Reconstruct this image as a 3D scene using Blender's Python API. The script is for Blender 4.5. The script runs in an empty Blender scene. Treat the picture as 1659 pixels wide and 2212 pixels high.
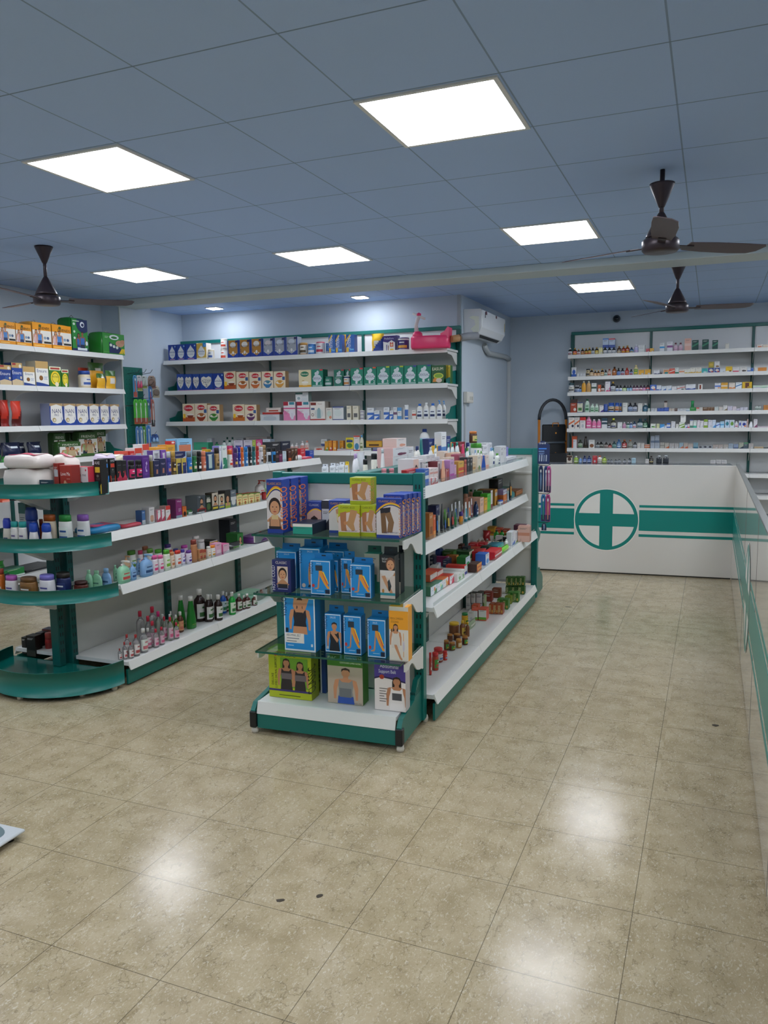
import bpy, bmesh, math, random
from mathutils import Matrix, Vector
random.seed(7)
R_ = math.radians
S = bpy.context.scene
COL = S.collection
# ------------------------------------------------------------------ camera
cam_d = bpy.data.cameras.new('camera'); cam = bpy.data.objects.new('camera', cam_d); COL.objects.link(cam)
cam_d.sensor_fit = 'VERTICAL'; cam_d.sensor_height = 36.0; cam_d.sensor_width = 36.0 * 1659 / 2212
cam_d.lens = 1697.26 / 2212 * 36.0; cam_d.clip_start = 0.02
yaw, pitch, roll = -0.394577838, -0.120908026, -0.0122989772
fw = Vector((math.sin(yaw) * math.cos(pitch), math.cos(yaw) * math.cos(pitch), math.sin(pitch)))
rt = Vector((math.cos(yaw), -math.sin(yaw), 0)); up = rt.cross(fw)
r2 = rt * math.cos(roll) + up * math.sin(roll); u2 = -rt * math.sin(roll) + up * math.cos(roll)
M = Matrix((r2, u2, -fw)).transposed().to_4x4(); M.translation = (0, 0, 1.565)
cam.matrix_world = M
S.camera = cam
# ------------------------------------------------------------------ world, exposure, panel strength
W = bpy.data.worlds.new('world'); S.world = W; W.use_nodes = True
W.node_tree.nodes['Background'].inputs[0].default_value = (0.55, 0.68, 0.85, 1)
W.node_tree.nodes['Background'].inputs[1].default_value = 0.12
S.view_settings.view_transform = 'Standard'; S.view_settings.look = 'None'
S.view_settings.gamma = 1.0; S.view_settings.use_curve_mapping = False
S.view_settings.exposure = 0.32
PANEL = 15.0
DOWNLIGHT = 75.0
S.cycles.max_bounces = 8; S.cycles.diffuse_bounces = 4; S.cycles.glossy_bounces = 4
S.cycles.transmission_bounces = 8; S.cycles.transparent_max_bounces = 8
S.cycles.caustics_reflective = False; S.cycles.caustics_refractive = False
S.cycles.use_denoising = True; S.cycles.sample_clamp_indirect = 6.0
# ------------------------------------------------------------------ materials
def lin(c):
    return c / 12.92 if c <= 0.04045 else ((c + 0.055) / 1.055) ** 2.4
def rgb(h):
    if len(h) == 3: h = ''.join(c * 2 for c in h)
    return tuple(lin(int(h[i:i + 2], 16) / 255) for i in (0, 2, 4)) + (1,)
MATS = {}
def mat(h, rough=0.5, metal=0.0, spec=0.5, trans=0.0, emit=0.0, coat=0.0, alpha=1.0):
    k = (h, rough, metal, spec, trans, emit, coat, alpha)
    if k in MATS: return MATS[k]
    m = bpy.data.materials.new('paint_' + h); m.use_nodes = True
    b = m.node_tree.nodes['Principled BSDF']; I = b.inputs
    I['Base Color'].default_value = rgb(h); I['Roughness'].default_value = rough; I['Metallic'].default_value = metal
    I['Specular IOR Level'].default_value = spec; I['Transmission Weight'].default_value = trans
    I['Coat Weight'].default_value = coat; I['Alpha'].default_value = alpha
    if emit:
        I['Emission Color'].default_value = rgb(h); I['Emission Strength'].default_value = emit
    m.diffuse_color = rgb(h)
    MATS[k] = m
    return m
class NT:
    """a small node-tree helper"""
    def __init__(s, name):
        s.m = bpy.data.materials.new(name); s.m.use_nodes = True; s.t = s.m.node_tree
        s.b = s.t.nodes['Principled BSDF']
    def n(s, kind, **kw):
        x = s.t.nodes.new(kind)
        for k, v in kw.items(): setattr(x, k, v)
        return x
    def l(s, a, b): s.t.links.new(a, b)
    def val(s, sock, v):
        if hasattr(v, 'is_output') or isinstance(v, bpy.types.NodeSocket): s.l(v, sock)
        else: sock.default_value = v
    def math(s, op, a, b=0.0, c=0.0):
        x = s.n('ShaderNodeMath', operation=op)
        for i, v in enumerate((a, b, c)): s.val(x.inputs[i], v)
        return x.outputs[0]
    def mix(s, f, a, b):
        x = s.n('ShaderNodeMix', data_type='RGBA')
        s.val(x.inputs[0], f); s.val(x.inputs[6], a); s.val(x.inputs[7], b)
        return x.outputs[2]
    def ramp(s, f, stops):
        x = s.n('ShaderNodeValToRGB'); e = x.color_ramp.elements
        while len(e) < len(stops): e.new(0.5)
        for q, (p, c) in zip(e, stops): q.position = p; q.color = c if len(c) == 4 else (*c, 1)
        s.l(f, x.inputs[0]); return x.outputs[0]
    def grid(s, ox, oy, size, half):
        """1 on the joints of a square grid, 0 on the tiles; world axes"""
        g = s.n('ShaderNodeNewGeometry'); sp = s.n('ShaderNodeSeparateXYZ'); s.l(g.outputs['Position'], sp.inputs[0])
        out = []
        for i, o in ((0, ox), (1, oy)):
            f = s.math('FRACT', s.math('DIVIDE', s.math('SUBTRACT', sp.outputs[i], o - 100 * size), size))
            d = s.math('MINIMUM', f, s.math('SUBTRACT', 1.0, f))
            out.append(s.math('LESS_THAN', d, half / size))
        return out, g.outputs['Position'], sp
def mat_ceiling():
    t = NT('ceiling_tile'); (a, b), pos, sp = t.grid(-0.179, 2.441, 0.6, 0.0035)
    n = t.n('ShaderNodeTexNoise'); t.l(pos, n.inputs['Vector']); n.inputs['Scale'].default_value = 160; n.inputs['Detail'].default_value = 3
    base = t.mix(t.math('MULTIPLY', n.outputs[0], 0.35), rgb('aec8ee'), rgb('a2bce2'))
    j = t.math('MAXIMUM', t.math('MULTIPLY', a, 0.45), t.math('MULTIPLY', b, 0.6))
    t.l(t.mix(j, base, rgb('333b44')), t.b.inputs['Base Color']); t.b.inputs['Roughness'].default_value = 0.75
    t.b.inputs['Specular IOR Level'].default_value = 0.2
    bu = t.n('ShaderNodeBump'); bu.inputs['Strength'].default_value = 0.35; bu.inputs['Distance'].default_value = 0.003
    t.l(t.math('SUBTRACT', 1.0, j), bu.inputs['Height']); t.l(bu.outputs[0], t.b.inputs['Normal'])
    return t.m
def mat_floor():
    t = NT('floor_tile'); (a, b), pos, sp = t.grid(-0.578, 2.830, 0.4002, 0.0013)
    # every tile shifts the figure so that the veins break at the joints
    fx = t.math('FLOOR', t.math('DIVIDE', t.math('ADD', sp.outputs[0], 0.578 + 40), 0.4002))
    fy = t.math('FLOOR', t.math('DIVIDE', t.math('SUBTRACT', sp.outputs[1], 2.830 - 40), 0.4002))
    wn = t.n('ShaderNodeTexWhiteNoise', noise_dimensions='2D'); cv = t.n('ShaderNodeCombineXYZ')
    t.l(fx, cv.inputs[0]); t.l(fy, cv.inputs[1]); t.l(cv.outputs[0], wn.inputs['Vector'])
    off = t.n('ShaderNodeVectorMath', operation='SCALE'); t.l(wn.outputs['Color'], off.inputs[0]); off.inputs['Scale'].default_value = 7.0
    p2 = t.n('ShaderNodeVectorMath', operation='ADD'); t.l(pos, p2.inputs[0]); t.l(off.outputs[0], p2.inputs[1])
    def mapped(sx, sy):
        mp = t.n('ShaderNodeMapping'); t.l(p2.outputs[0], mp.inputs['Vector']); mp.inputs['Scale'].default_value = (sx, sy, 1); return mp.outputs[0]
    big = t.n('ShaderNodeTexNoise'); t.l(mapped(1, 1), big.inputs['Vector']); big.inputs['Scale'].default_value = 9; big.inputs['Detail'].default_value = 5
    c0 = t.ramp(big.outputs[0], [(0.3, rgb('9b8c6e')), (0.5, rgb('ab9c7e')), (0.72, rgb('b5a78b'))])
    # pale flecks
    fl = t.n('ShaderNodeTexNoise'); t.l(mapped(1, 0.55), fl.inputs['Vector']); fl.inputs['Scale'].default_value = 95; fl.inputs['Detail'].default_value = 2; fl.inputs['Distortion'].default_value = 2.2
    f1 = t.ramp(fl.outputs[0], [(0.58, (0, 0, 0)), (0.68, (1, 1, 1))])
    c1 = t.mix(t.math('MULTIPLY', f1, 0.55), c0, rgb('d3cab8'))
    f2 = t.ramp(fl.outputs[0], [(0.30, (1, 1, 1)), (0.40, (0, 0, 0))])
    c2 = t.mix(t.math('MULTIPLY', f2, 0.5), c1, rgb('857a52'))
    # dark veins running away from the door
    wv = t.n('ShaderNodeTexNoise'); t.l(mapped(1, 1), wv.inputs['Vector']); wv.inputs['Scale'].default_value = 22; wv.inputs['Detail'].default_value = 4
    wo = t.n('ShaderNodeVectorMath', operation='SCALE'); t.l(wv.outputs['Color'], wo.inputs[0]); wo.inputs['Scale'].default_value = 0.075
    wp = t.n('ShaderNodeVectorMath', operation='ADD'); t.l(mapped(1, 0.16), wp.inputs[0]); t.l(wo.outputs[0], wp.inputs[1])
    vo = t.n('ShaderNodeTexVoronoi', feature='DISTANCE_TO_EDGE'); t.l(wp.outputs[0], vo.inputs['Vector']); vo.inputs['Scale'].default_value = 12
    v1 = t.ramp(vo.outputs['Distance'], [(0.004, (1, 1, 1)), (0.022, (0, 0, 0))])
    gate = t.ramp(wv.outputs[0], [(0.40, (0, 0, 0)), (0.52, (1, 1, 1))])
    c3 = t.mix(t.math('MULTIPLY', t.math('MULTIPLY', v1, gate), 0.42), c2, rgb('5a4f36'))
    # per tile tone and joints
    c4 = t.mix(t.math('MULTIPLY', wn.outputs['Value'], 0.16), c3, rgb('8d8068'))
    j = t.math('MAXIMUM', a, b)
    t.l(t.mix(t.math('MULTIPLY', j, 0.7), c4, rgb('453c2c')), t.b.inputs['Base Color'])
    rr = t.math('ADD', 0.11, t.math('MULTIPLY', fl.outputs[0], 0.13)); t.l(rr, t.b.inputs['Roughness'])
    t.b.inputs['Specular IOR Level'].default_value = 0.30
    bu = t.n('ShaderNodeBump'); bu.inputs['Strength'].default_value = 0.10; bu.inputs['Distance'].default_value = 0.0008
    hh = t.math('SUBTRACT', fl.outputs[0], t.math('MULTIPLY', j, 2.0)); t.l(hh, bu.inputs['Height']); t.l(bu.outputs[0], t.b.inputs['Normal'])
    return t.m
def mat_wall(name, c1, c2):
    t = NT(name); g = t.n('ShaderNodeNewGeometry')
    n = t.n('ShaderNodeTexNoise'); t.l(g.outputs['Position'], n.inputs['Vector']); n.inputs['Scale'].default_value = 3; n.inputs['Detail'].default_value = 4
    t.l(t.mix(n.outputs[0], rgb(c1), rgb(c2)), t.b.inputs['Base Color']); t.b.inputs['Roughness'].default_value = 0.6
    n2 = t.n('ShaderNodeTexNoise'); t.l(g.outputs['Position'], n2.inputs['Vector']); n2.inputs['Scale'].default_value = 220
    bu = t.n('ShaderNodeBump'); bu.inputs['Strength'].default_value = 0.06; bu.inputs['Distance'].default_value = 0.001
    t.l(n2.outputs[0], bu.inputs['Height']); t.l(bu.outputs[0], t.b.inputs['Normal'])
    return t.m
def mat_granite():
    t = NT('granite'); g = t.n('ShaderNodeNewGeometry')
    n = t.n('ShaderNodeTexNoise'); t.l(g.outputs['Position'], n.inputs['Vector']); n.inputs['Scale'].default_value = 60; n.inputs['Detail'].default_value = 6
    t.l(t.ramp(n.outputs[0], [(0.4, rgb('2b2e31')), (0.6, rgb('63676b')), (0.75, rgb('8f9397'))]), t.b.inputs['Base Color']); t.b.inputs['Roughness'].default_value = 0.25
    return t.m
TEAL = mat('0a6b63', 0.35); TEALD = mat('075550', 0.4); WHITE = mat('dcdcd8', 0.35); SHELFW = mat('d9dad8', 0.28); PANELW = mat('d6d6d0', 0.5)
BLACK = mat('17191b', 0.45); STEEL = mat('b9bec2', 0.3, 0.9); 
def thin(name, tint, rough=0.03, extra=0.0):
    """thin clear sheet: tinted see-through with a glossy coat"""
    t = NT(name); t.t.nodes.remove(t.b); o = t.t.nodes['Material Output']
    a = t.n('ShaderNodeBsdfTransparent'); a.inputs[0].default_value = rgb(tint); g = t.n('ShaderNodeBsdfGlossy'); g.inputs['Roughness'].default_value = rough
    lw = t.n('ShaderNodeLayerWeight'); ge = t.n('ShaderNodeNewGeometry'); mx = t.n('ShaderNodeMixShader')
    f = t.math('ADD', 0.04 + extra, t.math('MULTIPLY', 0.85, t.math('POWER', lw.outputs['Facing'], 5.0)))
    t.l(t.math('MULTIPLY', f, t.math('SUBTRACT', 1.0, ge.outputs['Backfacing'])), mx.inputs[0]); t.l(a.outputs[0], mx.inputs[1]); t.l(g.outputs[0], mx.inputs[2]); t.l(mx.outputs[0], o.inputs[0])
    return t.m
CLEAR = thin('clear_plastic', 'f4f8f8', 0.06, 0.02); GLASS = thin('glass', 'd6ebe2', 0.02, 0.03); BLISTER = thin('blister', 'f4f6f6', 0.1)
GLASSEDGE = mat('1f5a4a', 0.15)
# ------------------------------------------------------------------ mesh builder
FONTS = {}
def text_tris(s):
    """triangles of a line of lettering, height of capitals about 1"""
    if s in FONTS: return FONTS[s]
    c = bpy.data.curves.new('lettering', 'FONT'); c.body = s; c.resolution_u = 2; c.size = 1.4
    o = bpy.data.objects.new('lettering', c)
    me = bpy.data.meshes.new_from_object(o)
    vs = [(v.co.x, v.co.y) for v in me.vertices]; fs = [tuple(p.vertices) for p in me.polygons]
    x0 = min([v[0] for v in vs] or [0]); x1 = max([v[0] for v in vs] or [1])
    vs = [(v[0] - x0, v[1]) for v in vs]
    FONTS[s] = (vs, fs, x1 - x0)
    bpy.data.objects.remove(o); bpy.data.curves.remove(c); bpy.data.meshes.remove(me)
    return FONTS[s]
class MB:
    def __init__(s): s.bm = bmesh.new(); s.ms = []; s.T = Matrix()
    def mi(s, m):
        if m not in s.ms: s.ms.append(m)
        return s.ms.index(m)
    def face(s, pts, m, smooth=False):
        vs = [s.bm.verts.new(s.T @ Vector(p)) for p in pts]
        try: f = s.bm.faces.new(vs)
        except ValueError: return None
        f.material_index = s.mi(m); f.smooth = smooth
        return f
    def grid(s, rows, m, smooth=True, close=False):
        """quads between rows of points; rows of equal length"""
        V = [[s.bm.verts.new(s.T @ Vector(p)) for p in r] for r in rows]; i = s.mi(m); n = len(rows[0])
        for a, b in zip(V, V[1:]):
            for k in range(n if close else n - 1):
                f = s.bm.faces.new((a[k], a[(k + 1) % n], b[(k + 1) % n], b[k])); f.material_index = i; f.smooth = smooth
        return V
    def cap(s, ring, m, flip=False):
        f = s.bm.faces.new(ring[::-1] if flip else ring); f.material_index = s.mi(m); return f
    def box(s, x0, y0, z0, x1, y1, z1, m, c=0.0, mf=None):
        """a box; c chamfers its edges; mf = {'-y': material} recolours faces"""
        P = [(x, y, z) for x in (x0, x1) for y in (y0, y1) for z in (z0, z1)]
        V = [s.bm.verts.new(s.T @ Vector(p)) for p in P]
        F = {'-x': (0, 1, 3, 2), '+x': (4, 6, 7, 5), '-y': (0, 4, 5, 1), '+y': (2, 3, 7, 6), '-z': (0, 2, 6, 4), '+z': (1, 5, 7, 3)}
        fs = []
        for k, q in F.items():
            f = s.bm.faces.new([V[i] for i in q]); f.material_index = s.mi((mf or {}).get(k, m)); fs.append(f)
        if c:
            es = list({e for f in fs for e in f.edges})
            bmesh.ops.bevel(s.bm, geom=es, offset=c, segments=1, affect='EDGES', profile=0.5, material=-1)
    def prism(s, pts, axis, a, b, m, smooth=False):
        """polygon pts (2D) pushed along axis from a to b"""
        def P(p, t): return {'x': (t, p[0], p[1]), 'y': (p[0], t, p[1]), 'z': (p[0], p[1], t)}[axis]
        A = [s.bm.verts.new(s.T @ Vector(P(p, a))) for p in pts]; B = [s.bm.verts.new(s.T @ Vector(P(p, b))) for p in pts]
        i = s.mi(m); n = len(pts); fs = []
        for k in range(n):
            f = s.bm.faces.new((A[k], A[(k + 1) % n], B[(k + 1) % n], B[k])); f.smooth = smooth; fs.append(f)
        fs.append(s.bm.faces.new(A[::-1])); fs.append(s.bm.faces.new(B))
        for f in fs: f.material_index = i
        bmesh.ops.recalc_face_normals(s.bm, faces=fs)
    def lathe(s, prof, m, n=16, ex=1.0, ey=1.0, cx=0, cy=0, cap=True, arc=None):
        """profile [(r, z)...] bottom to top, elliptical section ex, ey"""
        full = arc is None; a0, a1 = arc or (0, 2 * math.pi); k = n if full else n + 1
        rows = [[(cx + r * ex * math.cos(a0 + (a1 - a0) * i / n), cy + r * ey * math.sin(a0 + (a1 - a0) * i / n), z) for i in range(k)] for r, z in prof]
        V = s.grid(rows, m, True, full)
        if cap and full:
            if prof[0][0] > 1e-5: s.cap(V[0], m, True)
            if prof[-1][0] > 1e-5: s.cap(V[-1], m)
    def tube(s, pts, r, m, n=8):
        pts = [Vector(p) for p in pts]; rows = []; up = Vector((0.13, 0.21, 1)).normalized()
        for i, p in enumerate(pts):
            t = ((pts[i + 1] if i < len(pts) - 1 else p) - (pts[i - 1] if i else p)).normalized()
            a = t.cross(up)
            if a.length < 0.05: a = t.cross(Vector((1, 0, 0)))
            a.normalize(); b = t.cross(a); q = r[i] if isinstance(r, (list, tuple)) else r
            rows.append([tuple(p + (a * math.cos(2 * math.pi * k / n) + b * math.sin(2 * math.pi * k / n)) * q) for k in range(n)])
        V = s.grid(rows, m, True, True); s.cap(V[0], m, True); s.cap(V[-1], m)
    def text(s, t, x, z, h, m, y=0.0, wmax=None, up=False, center=False):
        """lettering on a face looking to -y; x, z the lower left corner; up: read upwards"""
        vs, fs, w = text_tris(t); k = h; kx = h if not wmax or w * h <= wmax else wmax / w
        if center:
            if up: z -= w * kx / 2
            else: x -= w * kx / 2
        i = s.mi(m)
        V = [s.bm.verts.new(s.T @ Vector((x - q * k, y, z + p * kx) if up else (x + p * kx, y, z + q * k))) for p, q in vs]
        for f in fs:
            try: g = s.bm.faces.new([V[j] for j in f]); g.material_index = i
            except ValueError: pass
    def mesh(s, name):
        me = bpy.data.meshes.new(name)
        bmesh.ops.recalc_face_normals(s.bm, faces=[f for f in s.bm.faces if len(f.verts) == 4 and f.smooth])
        s.bm.to_mesh(me); s.bm.free()
        for m in s.ms: me.materials.append(m)
        return me
    def build(s, name, parent=None):
        o = bpy.data.objects.new(name, s.mesh(name)); COL.objects.link(o)
        if parent: o.parent = parent
        return o
def tag(o, label=None, cat=None, group=None, kind=None):
    for k, v in (('label', label), ('category', cat), ('group', group), ('kind', kind)):
        if v: o[k] = v
    return o
def empty(name, loc=(0, 0, 0), rz=0.0, label=None, cat=None, group=None):
    o = bpy.data.objects.new(name, None); COL.objects.link(o); o.location = loc; o.rotation_euler = (0, 0, rz); o.empty_display_size = 0.05
    return tag(o, label, cat, group)
def struct(name, mb, label=None): return tag(mb.build(name), label, None, None, 'structure')
def copy_tree(o, parent=None):
    c = o.copy(); COL.objects.link(c)
    if parent: c.parent = parent
    for ch in list(o.children): copy_tree(ch, c)
    return c
# ------------------------------------------------------------------ the room
ZC = 2.832
M_CEIL, M_FLOOR, M_GRAN = mat_ceiling(), mat_floor(), mat_granite()
M_WALL = mat_wall('wall_paint', 'bcc8d3', 'c2cdd8'); M_BEAM = mat_wall('beam_paint', 'bcc9cc', 'c2cdd0')
b = MB(); b.box(-6.5, -3.4, -0.1, 3.2, 10.7, 0, M_FLOOR); struct('floor', b, 'beige veined vinyl tile floor')
b = MB(); b.box(-6.5, -3.4, ZC, 3.2, 10.7, ZC + 0.1, M_CEIL); struct('ceiling', b, 'blue grey suspended tile ceiling')
b = MB(); b.box(-6.40, -3.4, 0, -6.18, 6.9, ZC, M_WALL); struct('wall_left', b)
b = MB(); b.box(-6.40, 6.9, 0, -5.93, 7.42, ZC, M_WALL); struct('wall_pillar', b)
b = MB(); b.box(-6.40, 7.42, 0, -6.08, 8.185, ZC, M_WALL); struct('wall_alcove_side', b)
b = MB(); b.box(-6.40, 8.185, 0, -2.49, 8.40, ZC, M_WALL); b.box(-2.70, 8.40, 0, -2.49, 10.38, ZC, M_WALL); struct('wall_alcove_back', b)
b = MB(); b.box(-2.70, 10.38, 0, 3.1, 10.6, ZC, M_WALL); struct('wall_back', b)
b = MB(); b.box(2.9, -3.4, 0, 3.1, 10.38, ZC, M_WALL); struct('wall_right', b)
b = MB(); b.box(-6.40, -3.4, 0, 3.1, -3.2, ZC, M_WALL); struct('wall_front', b)
b = MB(); b.box(-5.93, 6.83, ZC - 0.062, 2.9, 7.16, ZC, M_BEAM, 0.004); struct('trim_1', b, 'pale ceiling beam crossing the shop')
b = MB(); b.box(-2.535, 8.170, 0.0, -2.500, 8.185, ZC, mat('aab1b6', 0.5)); struct('trim_2', b)
b = MB(); b.box(-5.93, 6.885, 0, -5.915, 6.9, ZC - 0.06, mat('c3cac8', 0.5)); struct('trim_3', b)
# ------------------------------------------------------------------ lamps of the ceiling
EMIT = mat('f4f8ff', 0.5, emit=PANEL)
def panel_mesh():
    b = MB(); b.box(-0.278, -0.278, -0.006, 0.278, 0.278, -0.003, EMIT); return b
def panel(x, y, label, first=[None]):
    if first[0] is None:
        r = empty('ceiling_light', (x, y, ZC)); f = MB()
        for q in ((-0.297, -0.297, 0.297, -0.278), (-0.297, 0.278, 0.297, 0.297), (-0.297, -0.278, -0.278, 0.278), (0.278, -0.278, 0.297, 0.278)):
            f.box(q[0], q[1], -0.008, q[2], q[3], 0, WHITE)
        f.build('frame', r); panel_mesh().build('diffuser', r); first[0] = r
    else:
        r = copy_tree(first[0]); r.location = (x, y, ZC)
    return tag(r, label, 'ceiling light', 'square ceiling light panels')
for x, y, l in ((-2.88, 3.35, 'square lit ceiling panel over the rounded shelf end'), (-1.087, 3.35, 'largest looking square lit ceiling panel above the end display'),
                (-4.70, 5.77, 'square lit ceiling panel beside the dark fan above the diapers'), (-2.89, 5.76, 'square lit ceiling panel before the beam, between two other panels'),
                (-1.087, 5.73, 'square lit ceiling panel beside the dark fan above the aisle'), (-1.06, 8.30, 'square lit ceiling panel beyond the beam before the medicine wall'),
                (0.80, 8.30, 'square lit ceiling panel beyond the beam over the dispensary floor')):
    panel(x, y, l)
for x, y in ((-4.7, 3.35), (-4.7, 0.95), (-2.88, 0.95), (-1.08, 0.95), (0.72, 3.35), (0.72, 0.95), (0.72, 5.75), (2.2, 5.75), (2.2, 8.30), (-2.88, -1.45), (-1.08, -1.45), (0.72, -1.45)):  # unseen panels; the pair nearest the right wall is added to brighten the back
    panel(x, y, 'square lit ceiling panel over the shop entrance side')
for i, (x, y) in enumerate(((-5.34, 7.82), (-3.50, 7.82))):
    r = empty('downlight', (x, y, ZC), 0, 'small square downlight above the ' + ('pillar end of the formula shelves' if i == 0 else 'middle of the formula shelves'), 'downlight', 'small downlights over the formula shelves')
    b = MB(); b.box(-0.08, -0.08, -0.01, 0.08, 0.08, 0, WHITE, 0.003); b.build('frame', r)
    b = MB(); b.box(-0.066, -0.066, -0.013, 0.066, 0.066, -0.0105, mat('eef4ff', 0.5, emit=DOWNLIGHT)); b.build('diffuser', r)
# ------------------------------------------------------------------ shelving
def lerp(a, b, t): return a + (b - a) * t
def strip_profile(d, z, h=0.05, sg=-1, out=0.018):
    """slanted ticket edge: (y, z) outline; d = distance of its lower edge from the spine"""
    return [(sg * (d - out), z + 0.004), (sg * (d - out - 0.006), z + 0.004), (sg * (d - out - 0.006), z - 0.012), (sg * (d - 0.006), z - h), (sg * d, z - h)]
def bracket_mesh(mb, x, d, z, sg, m, t=0.004, h=0.09):
    pts = [(sg * 0.03, z - 0.005), (sg * (d - 0.05), z - 0.005), (sg * (d - 0.06), z - 0.03)]
    for k in range(6):
        a = k / 5; pts.append((sg * lerp(d * 0.62, 0.06, a), z - 0.035 - (h - 0.035) * (0.5 - 0.5 * math.cos(math.pi * a))))
    pts.append((sg * 0.03, z - h))
    mb.prism(pts, 'x', x - t / 2, x + t / 2, m)
def post_mesh(mb, x, y0, y1, z0, z1, m, w=0.05, slot_side=None):
    mb.box(x - w / 2, y0, z0, x + w / 2, y1, z1, m, 0.003)
    if slot_side:
        f = slot_side; z = z0 + 0.08
        while z < z1 - 0.05:
            if f == '-y':
                for dx in (-0.009, 0.009): mb.box(x + dx - 0.003, y0 - 0.0006, z, x + dx + 0.003, y0 + 0.002, z + 0.022, BLACK)
            elif f == '+x': mb.box(x + w / 2 - 0.002, (y0 + y1) / 2 - 0.006, z, x + w / 2 + 0.0006, (y0 + y1) / 2 + 0.006, z + 0.025, BLACK)
            z += 0.05
def shelf(root, x0, x1, z, d, sg, name='shelf', h=0.05, riser=False, y0=0.025, out=0.018, th=0.022):
    b = MB(); ya, yb = sorted((sg * y0, sg * (d - out - 0.004)))
    b.box(x0 + 0.002, ya, z - th, x1 - 0.002, yb, z, SHELFW); s = b.build(name, root)
    b = MB(); b.prism(strip_profile(d, z, h, sg, out), 'x', x0 + 0.0015, x1 - 0.0015, WHITE); b.build('ticket_strip', s)
    if riser:
        b = MB(); y = sg * (d - out - 0.006)
        b.box(x0 + 0.01, min(y, y - sg * 0.0015), z + 0.001, x1 - 0.01, max(y, y - sg * 0.0015), z + 0.024, CLEAR); b.build('clear_riser', s)
    return s
def gondola(loc, rz, xs, levels, top, label, both=True, cap_z=None, kick_d=0.40):
    r = empty('shelving_gondola', loc, rz, label, 'shelf unit')
    zz = [0.13, 0.55, 0.86, top]
    for x in xs:
        b = MB(); post_mesh(b, x, -0.045, 0.045, 0.035, top - 0.01, TEALD, 0.05, '-y'); b.build('upright_post', r)
        b = MB(); b.lathe([(0.016, 0), (0.018, 0.02), (0.014, 0.036)], mat('c9c7bd', 0.5), 10, cx=x, cy=-0.33); b.build('foot', r)
    for a, c in zip(xs, xs[1:]):
        for z0, z1 in zip(zz, zz[1:]):
            b = MB(); b.box(a + 0.026, -0.02, z0 + 0.002, c - 0.026, 0.02, z1 - 0.002, PANELW); b.build('back_panel', r)
        for sg in ((-1, 1) if both else (-1,)):
            for i, (z, d) in enumerate(levels):
                if i == len(levels) - 1: shelf(r, a, c, z, d, sg, 'base_shelf', 0.045)
                else: shelf(r, a, c, z, d, sg, riser=(sg < 0))
            b = MB(); y = sorted((sg * (kick_d - 0.012), sg * kick_d)); b.box(a, y[0], 0.012, c, y[1], 0.10, TEAL); b.build('kick_plate', r)
    for x in xs:
        for sg in ((-1, 1) if both else (-1,)):
            for z, d in levels[:-1]:
                b = MB(); bracket_mesh(b, x + (0.012 if x == xs[0] else 0), d, z - 0.024, sg, WHITE); b.build('shelf_bracket', r)
    if cap_z:
        b = MB(); b.box(xs[0] - 0.02, -0.03, cap_z - 0.05, xs[-1], 0.03, cap_z, TEAL, 0.004); b.build('top_rail', r)
        b = MB(); b.box(xs[0], -0.015, top, xs[-1], 0.015, cap_z - 0.05, PANELW); b.build('top_panel', r)
    return r
ZS = (1.200, 0.910, 0.602, 0.145)
RG = gondola((-1.645, 3.666, 0), R_(91.2), [0.0, 0.92, 1.86, 2.775], [(ZS[0], 0.32), (ZS[1], 0.32), (ZS[2], 0.40), (ZS[3], 0.40)], 1.215,
             'long white and green two sided shelving unit with soaps, beside the walkway', cap_z=1.285, kick_d=0.385)
LG = gondola((-3.570, 3.560, 0), R_(90.5), [0.0, 0.92, 1.84, 2.76], [(ZS[0], 0.36), (ZS[1], 0.36), (ZS[2], 0.43), (ZS[3], 0.46)], 1.195,
             'long white and green two sided shelving unit with deodorants and shampoos', kick_d=0.435)
# ---- rounded end of the perfume gondola
RE = empty('rounded_shelf_unit', (-3.570, 3.530, 0), R_(90.5), 'green half round end shelves stacked four high on one post', 'shelf unit')
b = MB(); post_mesh(b, -0.056, -0.03, 0.03, 0.107, 1.18, TEALD, 0.05, '-y'); b.build('upright_post', RE)
def arc_pts(rx, ry, n=28): return [(-rx * math.sin(math.pi * k / n), -ry * math.cos(math.pi * k / n)) for k in range(n + 1)]
TRAYS = ((1.150, 1.143, 1.222, 0.395), (0.852, 0.845, 0.922, 0.395), (0.560, 0.552, 0.632, 0.425), (0.105, 0.028, 0.168, 0.435))
for i, (zd, z0, z1, ry) in enumerate(TRAYS):
    rx = 0.38 if i < 3 else 0.40
    b = MB(); o = arc_pts(rx, ry); n_ = arc_pts(rx - 0.006, ry - 0.006)
    for j in range(len(o) - 1):
        A, B2, C_, D = o[j], o[j + 1], n_[j + 1], n_[j]
        b.face([(*A, z0), (*B2, z0), (*B2, z1), (*A, z1)], TEAL, True); b.face([(*D, z0), (*D, z1), (*C_, z1), (*C_, z0)], TEAL, True)
        b.face([(*A, z1), (*B2, z1), (*C_, z1), (*D, z1)], TEAL); b.face([(*A, z0), (*D, z0), (*C_, z0), (*B2, z0)], TEAL)
    bmesh.ops.remove_doubles(b.bm, verts=b.bm.verts, dist=1e-5)
    rim = b.build('tray_rim', RE)
    b = MB(); b.prism(n_, 'z', zd - 0.008, zd, mat('0a6058', 0.15)); b.build('tray_deck' if i < 3 else 'base_deck', RE)
    if i < 3:
        b = MB()
        for sg in (-1, 1):
            pts = [(0, zd - 0.012), (-0.0, zd - 0.10)] + [(-0.02, zd - 0.10)]
        b.prism([(-0.085, zd - 0.009), (-0.085, zd - 0.10), (-0.10, zd - 0.10), (-0.20, zd - 0.055), (-0.30, zd - 0.009)], 'y', -0.035, 0.035, WHITE); b.build('shelf_bracket', RE)
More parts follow.
